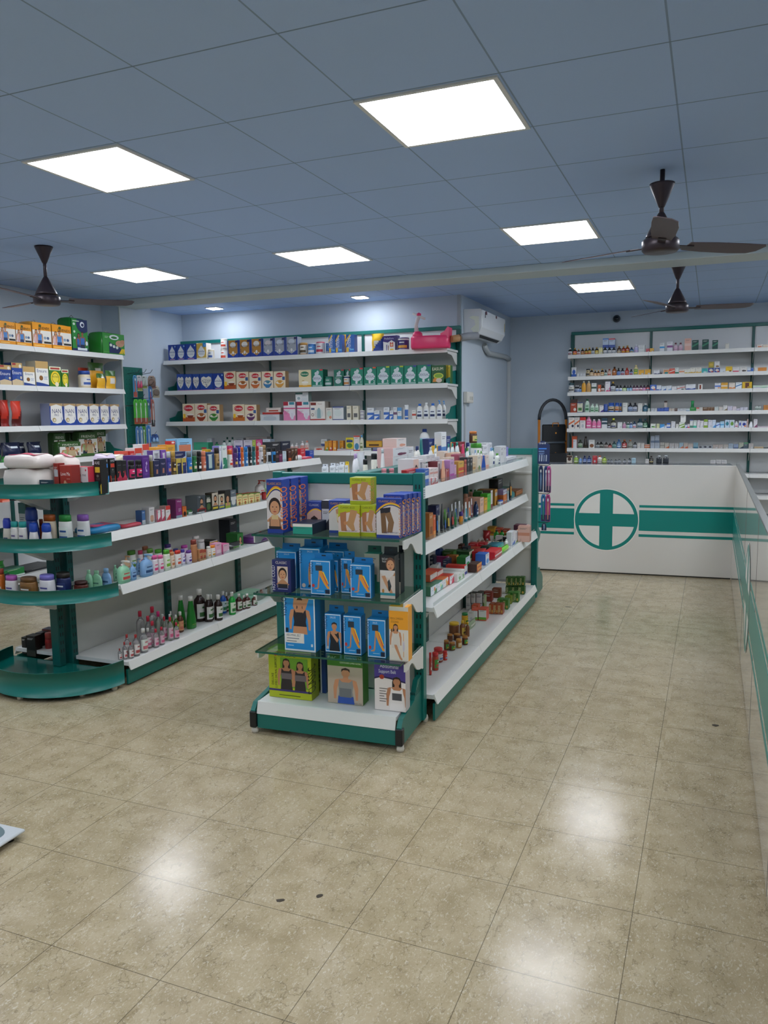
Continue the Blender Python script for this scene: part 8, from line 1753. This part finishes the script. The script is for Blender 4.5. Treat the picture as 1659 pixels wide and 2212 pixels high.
(0, 'on the fifth medicine shelf', 'the step stool', 'medicines on the medicine shelves', 1, 'medicine_carton', '''
c||0.070|0.050|0.141|e6ded6/3a9ac0/e0703a/1f2a4a|zs|-1.619|10.010|1.385||0.071|white carton with black cow and orange base|
c||0.059|0.050|0.140|e6ded6/3a9ac0/e0703a/1f2a4a|zs|-1.551|10.010|1.385||0.139|white carton with black cow and orange base|
c||0.067|0.050|0.141|e6e0de/c8302e/d02a2a|tk|-1.482|10.010|1.385||0.208|white carton with red top|
l||0.071|0.039|0.148|e08ab0/e0a0bc/e04a90/f0d0dc||-1.411|10.010|1.385||0.279|tall pink liquid bottle|
l||0.056|0.031|0.114|e08ab0/e4e0e2/e04a90/f0d0dc||-1.346|10.010|1.385||0.344|pink liquid bottle with white cap|
l||0.056|0.031|0.115|e08ab0/e4e0e2/e04a90/f0d0dc||-1.288|10.010|1.385||0.402|pink liquid bottle with white cap|
c||0.063|0.050|0.128|dfe2e4/2a4a5a/2a4a5a|tm|-1.220|10.010|1.385||0.470|white carton with dark teal bands|
b||0.035|0.035|0.055|26262a/e0e0e2/d8dce0/4a4a5a||-1.169|9.995|1.385||0.521|small dark drops bottle|
b||0.060|0.055|0.123|3a3a2a/d8e03a/d8d8c8/2a2a6a||-1.116|10.010|1.385||0.574|dark bottle with lime yellow cap|
c||0.053|0.050|0.076|e2e4e2/c8caca/3a3a3a|s|-1.038|10.010|1.385||0.652|small white carton|
b||0.041|0.038|0.075|c89ab0/e0e0e2/d8b0c8/a85a8a||-0.987|10.010|1.385||0.703|small pink syrup bottle|
b||0.037|0.034|0.073|2a5a4a/e0e0e2/d0e0d8/3a7a5a||-0.945|10.010|1.385||0.745|small green syrup bottle|
b||0.035|0.033|0.074|2a4a7a/e0e0e2/c0d4ec/3a6ab8||-0.909|10.010|1.385||0.781|small blue syrup bottle|
b||0.039|0.036|0.088|2a3a5a/1f4a5a/c8d8e4/d85a5a||-0.869|10.010|1.385||0.821|blue syrup bottle with teal cap|
b||0.069|0.063|0.116|1f3a44/1f4a5a/d4dcdc/2a5a6a||-0.804|10.010|1.385||0.886|large dark teal bottle|
b||0.049|0.045|0.116|1f3a30/1f4a5a/3a7a54/c8dccc||-0.744|10.010|1.385||0.946|dark green bottle|
c||0.057|0.050|0.054|e2e6da/c8ccc0/3a7a3a/8ab83a|qs|-0.652|10.010|1.385||1.038|white carton with dark green square|
c||0.034|0.050|0.052|d8dca8/c8cc98/7a9a3a|l|-0.596|10.010|1.385||1.094|small lime carton|
c||0.048|0.050|0.049|4a9ad8/3a86c0/d8e8f4|d|-0.550|10.010|1.385||1.140|sky blue carton|
c||0.023|0.050|0.031|d4dcea/b8c4d8/a8b8d8|l|-0.511|10.010|1.385||1.179|pale blue carton|
c||0.038|0.050|0.060|dcdce4/c0c0cc/3a6ac0/b03a6a|bt|-0.477|10.010|1.385||1.213|white carton with blue base and plum top|
c||0.045|0.050|0.080|d8d8dc/bcbcc0/6a2a4a|s|-0.425|10.010|1.385||1.265|tall pale carton|
c||0.030|0.050|0.048|e2e0d8/c8c6bc/b8b0a0|l|-0.379|10.010|1.385||1.311|small ivory carton|
c||0.060|0.050|0.070|e2e6dc/c8ccc0/7aa83a/3a6ab8|dz|-0.329|10.010|1.385||1.361|white carton with green swoosh|
c||0.059|0.050|0.104|e6e6e2/ccccc8/2a4a8a|l|-0.317|10.010|1.455||1.373|tall white carton standing on the green one|
c||0.026|0.050|0.040|d8dce8/2a4ab0/2f52b8|d|-0.282|10.010|1.385||1.408|white blue carton|
c||0.024|0.050|0.047|e0d0d4/c8b8bc/d83a54|b|-0.255|10.010|1.385||1.435|white carton with pink red base|
c||0.033|0.050|0.098|e2e4e0/c8cac8/5a8a7a/2a4a9a|rb|-0.224|10.010|1.385||1.466|white carton with blue green ends|
c||0.036|0.050|0.090|d8e4dc/b8ccc0/4ab89a|b|-0.185|10.010|1.385||1.505|white mint carton|
c||0.031|0.050|0.092|e2dade/c8bcc4/b84a5a|s|-0.146|10.010|1.385||1.544|white pink edged carton|
c||0.036|0.050|0.084|e0dcde/c4bcc0/b84a5a|s|-0.110|10.010|1.385||1.580|pale rose carton|
c||0.041|0.050|0.100|e2e4e0/c8ccc0/8aa83a/2a2a30|bt|-0.067|10.010|1.385||1.623|white carton with olive base|
c||0.044|0.050|0.093|d8dae4/bcbeca/8a4a6a|s|-0.019|10.010|1.385||1.671|white lilac carton|
c||0.035|0.050|0.094|d4e0ee/b8c8dc/4a9ad8|d|0.023|10.010|1.385||1.713|white aqua carton|
c||0.040|0.040|0.063|c8dcf0/3a6ac8/2a5ac0|z|0.065|9.995|1.385||1.755|blue lightning carton|
c||0.043|0.050|0.075|b8dcf0/8ac4e0/5aaad8|m|0.110|10.010|1.385||1.800|sky carton with pale bands|
c||0.048|0.050|0.093|c4d8ea/a4bcd4/2a7a8a|o|0.164|10.010|1.385||1.854|pale blue carton with teal arc|
c||0.048|0.050|0.092|d0dce4/b0c0cc/6a9a3a|o|0.215|10.010|1.385||1.905|pale carton with green arc|
l||0.038|0.021|0.074|e4e4e4/e4e6e6/e0e2e4/b83a5a||0.262|10.010|1.385||1.952|small white lotion bottle|
c||0.026|0.050|0.081|e2e4ea/c8ccd4/2a4ab0|o|0.300|10.010|1.385||1.990|white carton with blue ring|
c||0.051|0.050|0.077|d8dcea/b8bcd0/2a3a90/e0803a|os|0.343|10.010|1.385||2.033|white carton with large navy ring|
c||0.015|0.050|0.099|c8a8a0/a88880/b84a3a|l|0.379|10.010|1.385||2.069|narrow brown pink carton|
g||0.050|0.040|0.070|e2e6e8/e6e8ea/dfe4e6/4a8ab0||0.414|10.010|1.385||2.104|white pointed bottle|
c||0.039|0.050|0.097|e0dce0/c4bcc4/8a4a6a|d|0.461|10.010|1.385||2.151|white carton with plum arc|
c||0.132|0.060|0.018|dcd8dc/b8b0b8/8a3a6a|m|0.551|10.010|1.385||2.241|flat white plum carton|
'''),
(0, 'on the sixth medicine shelf', 'the step stool', 'medicines on the medicine shelves', 1, 'medicine_carton', '''
c||0.060|0.050|0.150|d8dce0/b8602a/c8522a/3a6aa8|tv|-1.585|10.040|1.142||0.105|white blue carton with orange top|
b||0.057|0.052|0.108|2a302a/2a3a2a/b8c4b0/3a6a3a||-1.515|10.040|1.142||0.175|dark green oil bottle|
g||0.061|0.049|0.145|2a241c/2a2420/c8c4b0/6a5a3a||-1.450|10.040|1.142||0.240|dark pointed oil bottle|
c||0.069|0.050|0.103|dcdcd8/bcbcb8/8a5a3a|e|-1.372|10.040|1.142||0.318|white carton with brown oval|
b||0.046|0.043|0.077|2a2a2a/22242a/b8bcb8/4a5a6a||-1.302|10.040|1.142||0.388|dark oil bottle with grey label|
b||0.055|0.050|0.076|2a2a2a/22242a/c0c4bc/4a3a3a||-1.270|10.110|1.142||0.420|wide dark oil bottle with grey label|
b||0.046|0.042|0.077|2a2622/3a3430/b8b0a8/6a4a4a||-1.200|10.040|1.142||0.490|dark brown oil bottle|
b||0.040|0.037|0.061|3a1c18/3a2420/c8403a/d8c8c0||-1.154|10.040|1.142||0.536|dark bottle with red label|
b||0.046|0.042|0.085|2a4a48/2a4a58/8ab0a8/3a6a6a||-1.104|10.040|1.142||0.586|teal liquid bottle|
b||0.054|0.050|0.108|3a6a9a/3a6aa8/5a8ab8/c8d4dc||-1.049|10.040|1.142||0.641|blue mouthwash bottle|
b||0.058|0.053|0.106|5a2a20/a8623a/b83a3a/d8c8c0||-0.984|10.040|1.142||0.706|brown bottle with red label|
b||0.057|0.053|0.104|8a8a80/9a6a4a/a8aca4/6a6a60||-0.915|10.040|1.142||0.775|grey bottle with brown cap|
b||0.042|0.038|0.077|3a3a3c/2a2c30/c8ccd0/6a6a72||-0.859|10.040|1.142||0.831|dark grey bottle|
c||0.039|0.050|0.064|c8c4be/a8a49e/8a7a6a|s|-0.812|10.040|1.142||0.878|pale square carton|
c||0.039|0.050|0.064|c8c4be/a8a49e/8a7a6a|s|-0.769|10.040|1.142||0.921|pale square carton|
c||0.060|0.050|0.050|b86a44/a05a38/c8b0a0/d8d0c8|mr|-0.716|10.040|1.142||0.974|low rust carton|
c||0.046|0.050|0.069|a8b0bc/8a929e/5a6a80|l|-0.654|10.040|1.142||1.036|pale slate carton|
c||0.055|0.050|0.069|a8b0bc/8a929e/5a6a80|l|-0.600|10.040|1.142||1.090|pale slate carton|
c||0.046|0.050|0.082|98a2b0/7a8492/5a6a80|b|-0.654|10.040|1.211||1.036|slate carton stacked on the pale one|
c||0.050|0.050|0.090|98a2b0/7a8492/5a6a80|b|-0.603|10.040|1.211||1.087|slate carton stacked on the pale one|
c||0.048|0.050|0.071|b0aca4/908c84/8a8a80|m|-0.543|10.040|1.142||1.147|grey beige carton|
c||0.049|0.050|0.067|b4aea4/948e84/b8623a|d|-0.491|10.040|1.142||1.199|beige carton with rust corner|
c||0.053|0.050|0.063|aca8a6/8c8886/8a3a2a|s|-0.435|10.040|1.142||1.255|greyish carton with red mark|
c||0.049|0.050|0.063|aca8a6/8c8886/8a3a2a|s|-0.380|10.040|1.142||1.310|greyish carton with red mark|
c||0.045|0.050|0.069|98b0bc/7a96a4/c87a5a|d|-0.330|10.040|1.142||1.360|blue grey carton with rust corner|
c||0.047|0.050|0.065|b4a89e/94887e/c05a3a|d|-0.279|10.040|1.142||1.411|tan grey carton with rust corner|
c||0.052|0.050|0.058|b4a8a0/948880/a84a3a|s|-0.226|10.040|1.142||1.464|tan grey carton with red mark|
c||0.051|0.050|0.069|7a9caa/648694/3a6a80|b|-0.169|10.040|1.142||1.521|dull teal carton|
c||0.048|0.050|0.034|a4a8ae/84888e/2a2c34|o|-0.116|10.040|1.142||1.574|grey carton with black ring|
c||0.049|0.050|0.038|a4a8ae/84888e/2a2c34|o|-0.064|10.040|1.142||1.626|grey carton with black ring|
c||0.049|0.050|0.038|a4a8ae/84888e/2a2c34|o|-0.011|10.040|1.142||1.679|grey carton with black ring|
c||0.056|0.050|0.048|b0a49c/90847c/8a3a2a|s|0.048|10.040|1.142||1.738|beige grey carton with red dot|
c||0.049|0.050|0.048|b0a49c/90847c/8a3a2a|s|0.104|10.040|1.142||1.794|beige grey carton with red dot|
c||0.050|0.050|0.051|aaa49c/8a847c/5a4a3a|s|0.160|10.040|1.142||1.850|beige grey carton with brown dot|
c||0.048|0.050|0.062|9aaab8/7a8a98/6a7a8a|l|0.212|10.040|1.142||1.902|blue grey carton|
c||0.050|0.050|0.054|8a9ab4/6a7a94/4a5a7a|b|0.266|10.040|1.142||1.956|low blue grey carton|
c||0.049|0.050|0.072|a8ac9a/888c7a/2a3a4a|d|0.322|10.040|1.142||2.012|khaki carton|
c||0.044|0.050|0.075|4a5a64/3a4a54/5a8a6a|t|0.372|10.040|1.142||2.062|dark slate carton with green top|
c||0.049|0.050|0.063|b0aaa6/908a86/b84a3a|s|0.425|10.040|1.142||2.115|pale grey carton beside the divider|
c||0.096|0.060|0.029|b8ae9c/988e7c/b88a3a|m|0.508|10.040|1.142||2.198|flat beige carton|
'''),
(3.9, 'on the service counter', 'the step stool', 'small goods on the service counter', 1, 'medicine_carton', '''
c||0.054|0.050|0.074|e0d8c8/c8b8a0/4a2f20/2a2a2a|to|-1.345|8.218|1.067||-0.365|cream brown carton with black print|
b||0.043|0.040|0.068|8ab03a/e0e0dc/9ac04a/e0e0c8||-1.279|8.223|1.067||-0.299|lime green round bottle|
b||0.028|0.026|0.052|5a8ad0/d0d8e4/7aa8e0/c8d4e4||-1.235|8.226|1.067||-0.256|small blue bottle|
b||0.037|0.034|0.074|22305a/22305a/5a7ac0/c8d0e4||-1.193|8.229|1.067||-0.213|navy drops bottle|
b||0.040|0.037|0.074|22305a/22305a/5a7ac0/c8d0e4||-1.148|8.232|1.067||-0.168|navy drops bottle|
c||0.045|0.050|0.073|c8303a/b02830/e8d8d8|k|-1.092|8.236|1.067||-0.113|red carton with white sign|
b||0.048|0.046|0.074|d8d0c8/c85a3a/dcd4cc/b0a8a0||-1.045|8.239|1.067||-0.065|white round tub with red lid|
b||0.043|0.039|0.060|9ab83a/7a9a2a/a8c44a/d8dcb8||-0.998|8.242|1.067||-0.018|lime green round bottle by the tub|
b||0.025|0.023|0.039|4a5058/2a2c30/c0c4c8/6a7078||-0.957|8.245|1.067||0.023|tiny dark vial|
b||0.026|0.024|0.037|4a5058/2a2c30/c0c4c8/6a7078||-0.929|8.247|1.067||0.051|tiny dark vial|
b||0.026|0.024|0.038|4a5058/2a2c30/c0c4c8/6a7078||-0.887|8.250|1.067||0.094|tiny dark vial|
b||0.031|0.029|0.041|4a5058/2a2c30/c0c4c8/6a7078||-0.853|8.252|1.067||0.127|tiny dark vial|
b||0.031|0.029|0.041|3a3e44/2a2c30/d0d4d8/6a7078||-0.801|8.255|1.067||0.179|tiny black vial|
b||0.031|0.029|0.051|3a3e44/2a2c30/d0d4d8/6a7078||-0.753|8.259|1.067||0.227|small black vial|
c||0.039|0.040|0.051|b8d8e4/98bccc/6a9ab0|l|-0.714|8.261|1.067||0.267|small pale blue carton|
c||0.032|0.040|0.042|e0dcd8/c0bcb8/a8a4a0|l|-0.585|8.270|1.067||0.396|small white carton near the divider|
b||0.040|0.037|0.075|2a2620/3a3430/3a342a/c8b88a||-0.547|8.273|1.067||0.434|small black bottle with cream label|
b||0.053|0.048|0.076|2c2e32/c8ccd0/34383e||-0.475|8.288|1.067||0.508|wide black bottle with grey cap|
b||0.054|0.050|0.078|2c2e32/c8ccd0/34383e||-0.410|8.292|1.067||0.572|round black bottle with grey cap|
c||0.044|0.040|0.033|d8d4d2/b8b4b2/c8a8a4|l|0.023|8.322|1.067||1.006|low pale box|
c||0.043|0.040|0.036|d8d4d2/b8b4b2/a8b0a8|l|0.073|8.325|1.067||1.057|low pale box|
c||0.046|0.040|0.035|d8d4d2/b8b4b2/b0b8a8|l|0.122|8.328|1.067||1.105|low pale box|
'''),
]
# ------------------------------------------------------------------ goods on the shelves
for rz, where, anchor, group, dirn, cname, text in SHELVES:
    done = []
    for ln in text.strip().split('\n'):
        k, nm, w, d, h, cols, art, x, y, z, ry, s, desc, tilt = ln.split('|')
        nm = nm or (cname if k == 'c' and cname else KINDS[k])
        o = put(k, nm, float(w), float(d), float(h), cols, art, (float(x), float(y), float(z) + 0.0006), R_(rz + float(ry or 0)), R_(float(tilt or 0)))
        o['category'] = CATS.get(nm) or ('box' if nm.endswith('carton') else CATS[KINDS[k]]); o['group'] = group
        done.append((o, desc, dirn * float(s)))
    name_things(done, where, anchor)
# ------------------------------------------------------------------ bath seat, hanging packs
tub = empty('baby_bath_seat', (-2.70, 7.79, 2.2505), R_(4), 'bright pink baby bath seat with toy arm on the top formula shelf', 'baby seat')
PK = mat('e8386e', 0.35)
b = MB(); solid(b, [[(x, y, z) for x, y, z in r] for r in [
    [(0.205 * sx * c_, 0.12 * sy * s_, z) for c_, s_ in [(math.copysign(abs(math.cos(2 * math.pi * k / 28)) ** .7, math.cos(2 * math.pi * k / 28)), math.copysign(abs(math.sin(2 * math.pi * k / 28)) ** .7, math.sin(2 * math.pi * k / 28))) for k in range(28)]]
    for sx, sy, z in ((.96, .95, 0), (1, 1, .02), (1, 1, .11), (.97, .96, .125), (.9, .9, .125), (.88, .88, .05))]], PK)
b.build('basin', tub)
b = MB(); b.prism([(0.12, 0.10), (0.205, 0.10), (0.21, 0.205), (0.195, 0.21), (0.16, 0.165), (0.12, 0.145)], 'y', -0.07, 0.07, PK); b.build('back_rest', tub)
b = MB(); b.lathe([(0.055, 0.10), (0.05, 0.16), (0.03, 0.18)], PK, 18, 1, 1, -0.14, 0); b.build('front_hump', tub)
b = MB(); b.tube([(-0.15, 0, 0.175), (-0.155, 0, 0.24), (-0.14, 0, 0.30), (-0.125, 0, 0.33)], [0.026, 0.02, 0.02, 0.022], mat('d8cccc', 0.4), 12); arm = b.build('toy_arm', tub)
b = MB(); b.tube([(-0.19, 0, 0.365), (-0.06, 0, 0.305)], 0.012, mat('dcd6d4', 0.4), 10); b.lathe([(0.0, 0.335), (0.022, 0.34), (0.024, 0.36), (0.0, 0.372)], PK, 14, 1, 1, -0.125, 0); b.build('toy_handle', tub)
def card(name, loc, rz, w, h, cols, label, cat, group, kind=0, lean=0.0):
    """a blister pack hanging from a hook; kind 0 a brush in a long pack, 1 a bag with nipples or teethers, 2 a round teether"""
    r = empty(name, loc, rz, label, cat, group); r.rotation_euler[1] = lean; r['hang'] = True
    c1, c2, c3 = cols
    b = MB()
    pts = [(-w / 2, -h), (w / 2, -h), (w / 2, -.03), (w * .3, 0), (-w * .3, 0), (-w / 2, -.03)]
    b.prism(pts, 'y', 0, 0.0012, pm(c1)); b.box(-w / 2 + .002, -.0005, -h + .002, w / 2 - .002, 0, -h * .75, pm(c3)); b.box(-w * .12, -.0006, -.022, w * .12, 0, -.014, pm('20262a')); b.build('backing_card', r)
    if kind == 0:
        b = MB(); b.tube([(0, -.006, -h * .92), (.001, -.007, -h * .5), (0, -.006, -h * .24), (0, -.006, -h * .16)], [.0045, .0055, .003, .004], pm(c2), 8); b.box(-.005, -.016, -h * .25, .005, -.006, -h * .15, pm('e8ecee'), .001); b.build('brush', r)
    elif kind == 1:
        for sx in (-1, 1):
            b = MB(); b.lathe([(w * .2, -h * .8), (w * .21, -h * .6), (w * .12, -h * .45), (w * .08, -h * .36), (0, -h * .34)], pm(c2), 14, 1, .7, sx * w * .22, -.006 - w * .14); b.build('teat', r)
    else:
        b = MB(); b.T = Matrix.Translation((0, -.012, -h * .55)) @ Matrix.Rotation(R_(90), 4, 'X'); b.lathe([(w * .2, -.005), (w * .45, -.006), (w * .47, 0), (w * .45, .006), (w * .2, .005)], pm(c2), 20); b.build('ring', r)
    b = MB(); b.box(-w * .46, -.020, -h * .96, w * .46, -.0012, -h * .08, BLISTER); b.build('clear_blister', r)
    return r
PB = 'packs hanging on the hook board'
X0 = -5.945
def peg_card(y, z, *a, **k): return card('hanging_pack', (X0 + k.pop('out', .10), 6.90 + y, z), R_(k.pop('rz', 62)), *a, **k)
peg_card(.06, 2.045, .045, .24, ('4a9ad0', 'd86a4a', 'c8503a'), 'blue orange toothbrush pack on the upper hooks of the board', 'toothbrush', PB, out=.13)
peg_card(.13, 2.045, .07, .17, ('e0dce0', 'c84a70', 'b8b04a'), 'white pink feeding spoon pack on the upper hooks of the board', 'baby accessory', PB, 1, out=.13)
peg_card(.21, 2.045, .07, .14, ('d8dcd8', 'b0b8b0', 'a8b04a'), 'clear teat pack on the upper hooks of the board', 'baby accessory', PB, 1, out=.13)
peg_card(.29, 2.045, .09, .14, ('a88a78', '7a5a4a', '8a4a3a'), 'brown ring pack in front on the upper hooks', 'baby accessory', PB, 2, out=.17)
peg_card(.33, 1.935, .08, .13, ('c8bca8', '6a5a4a', 'b8a890'), 'brown round pack hanging alone under the upper hooks', 'baby accessory', PB, 2, out=.19)
peg_card(.27, 1.935, .045, .26, ('3a80c8', 'c84a5a', 'a8402a'), 'long blue red toothbrush pack at the board edge', 'toothbrush', PB, out=.16)
for i, y in enumerate((.07, .12, .17)): peg_card(y, 1.785, .055, .27, ('4fc02a', 'e8ece0', 'b8402a'), 'bright green toothbrush pack, %s of three, on the middle hooks' % ORD[i], 'toothbrush', PB, out=.12 + .02 * i)
peg_card(.235, 1.785, .05, .26, ('3a6a9a', '4ab090', '8a4a3a'), 'dark blue toothbrush pack beside the three green ones', 'toothbrush', PB, out=.15)
peg_card(.285, 1.785, .04, .30, ('c8705a', 'e0e4e4', '2a2a2e'), 'orange white toothbrush pack hanging lowest at the edge', 'toothbrush', PB, out=.17)
for i, (y, c) in enumerate(((.06, '5a8ac8'), (.085, '6a94c8'))): peg_card(y, 1.49, .04, .28, (c, 'd8dce0', '3a5a9a'), 'pale blue toothbrush pack, %s from the diaper wall, on lower hooks' % ORD[i], 'toothbrush', PB, out=.13 + .03 * i)
peg_card(.14, 1.49, .05, .25, ('4a9a2a', 'e0e4d8', 'b8502a'), 'green toothbrush pack between blue ones on the lower hooks', 'toothbrush', PB, out=.15)
peg_card(.22, 1.50, .05, .26, ('3f86d0', 'd8e0ea', 'c84a4a'), 'sky blue toothbrush pack on the lower hooks of the board', 'toothbrush', PB, out=.15)
peg_card(.30, 1.40, .09, .11, ('2f5aa8', '8ab0d8', 'c8d0d8'), 'small navy pacifier pack on the lowest hook', 'baby accessory', PB, 1, out=.17)
TB = 'toothbrush packs at the far end unit'
def brush_card(x, y, z, w, h, cols, label, head=False):
    r = card('toothbrush_pack', (x, y, z), R_(8), w, h, cols, label, 'toothbrush', TB)
    return r
hd = empty('header_card', (-1.262, 6.42, 1.352), R_(8), 'dark blue toothbrush header card at the top of far end unit', 'sign')
b = MB(); b.prism([(-.045, -.185), (.052, -.185), (.052, -.03), (.02, -.012), (.012, 0), (-.02, 0), (-.03, -.012), (-.045, -.02)], 'y', 0, .003, pm('1b2b56')); b.build('board', hd)
b = MB(); a = Art(b, .09, .18, lambda x, z, y: (x, y - .0003, z - .18)); a.text('Oral-B', 42, 86, 9, 'e8ecf4', False, 60); a.rect(10, 62, 80, 68, '3a7ad0'); a.rect(10, 52, 60, 55, '8ab0e0'); a.lines(12, 46, 50, 2, '8aa8d8')
for i in range(4): a.poly([(12 + i * 20, 8), (22 + i * 20, 8), (24 + i * 20, 36), (14 + i * 20, 38)], ('8a97ad', 'a8b4c4', '76859e', '9aa6b8')[i])
b.build('lettering', hd)
for i, (x, z, c) in enumerate(((-1.285, 1.148, ('22366e', '8ab4e0', '1c2a58')), (-1.240, 1.146, ('2a4a8a', 'e0e4ee', '24386e')), (-1.215, 1.146, ('b84a8a', 'e8c0d8', '3a2a5a')))):
    brush_card(x, 6.452 - .012 * i, z, .036, .215, c, ('navy toothbrush pack', 'pale handled toothbrush pack', 'pink toothbrush pack')[i] + ' on the upper hook of the far end unit')
for i, (x, z, c) in enumerate(((-1.262, .912, ('2f86c8', '3ab09a', '1f2f66')), (-1.222, .914, ('c84a90', 'e8a08a', '22306a')))):
    brush_card(x, 6.452 - .012 * i, z, .040, .225, c, ('blue toothbrush pack with green brush', 'pink toothbrush pack with coral brush')[i] + ' on the second hook of the far end unit')
brush_card(-1.255, 6.455, .672, .04, .06, ('2a3560', '8ab4e0', '1c2a58'), 'small dark blue pack on the lowest hook of the far end unit')
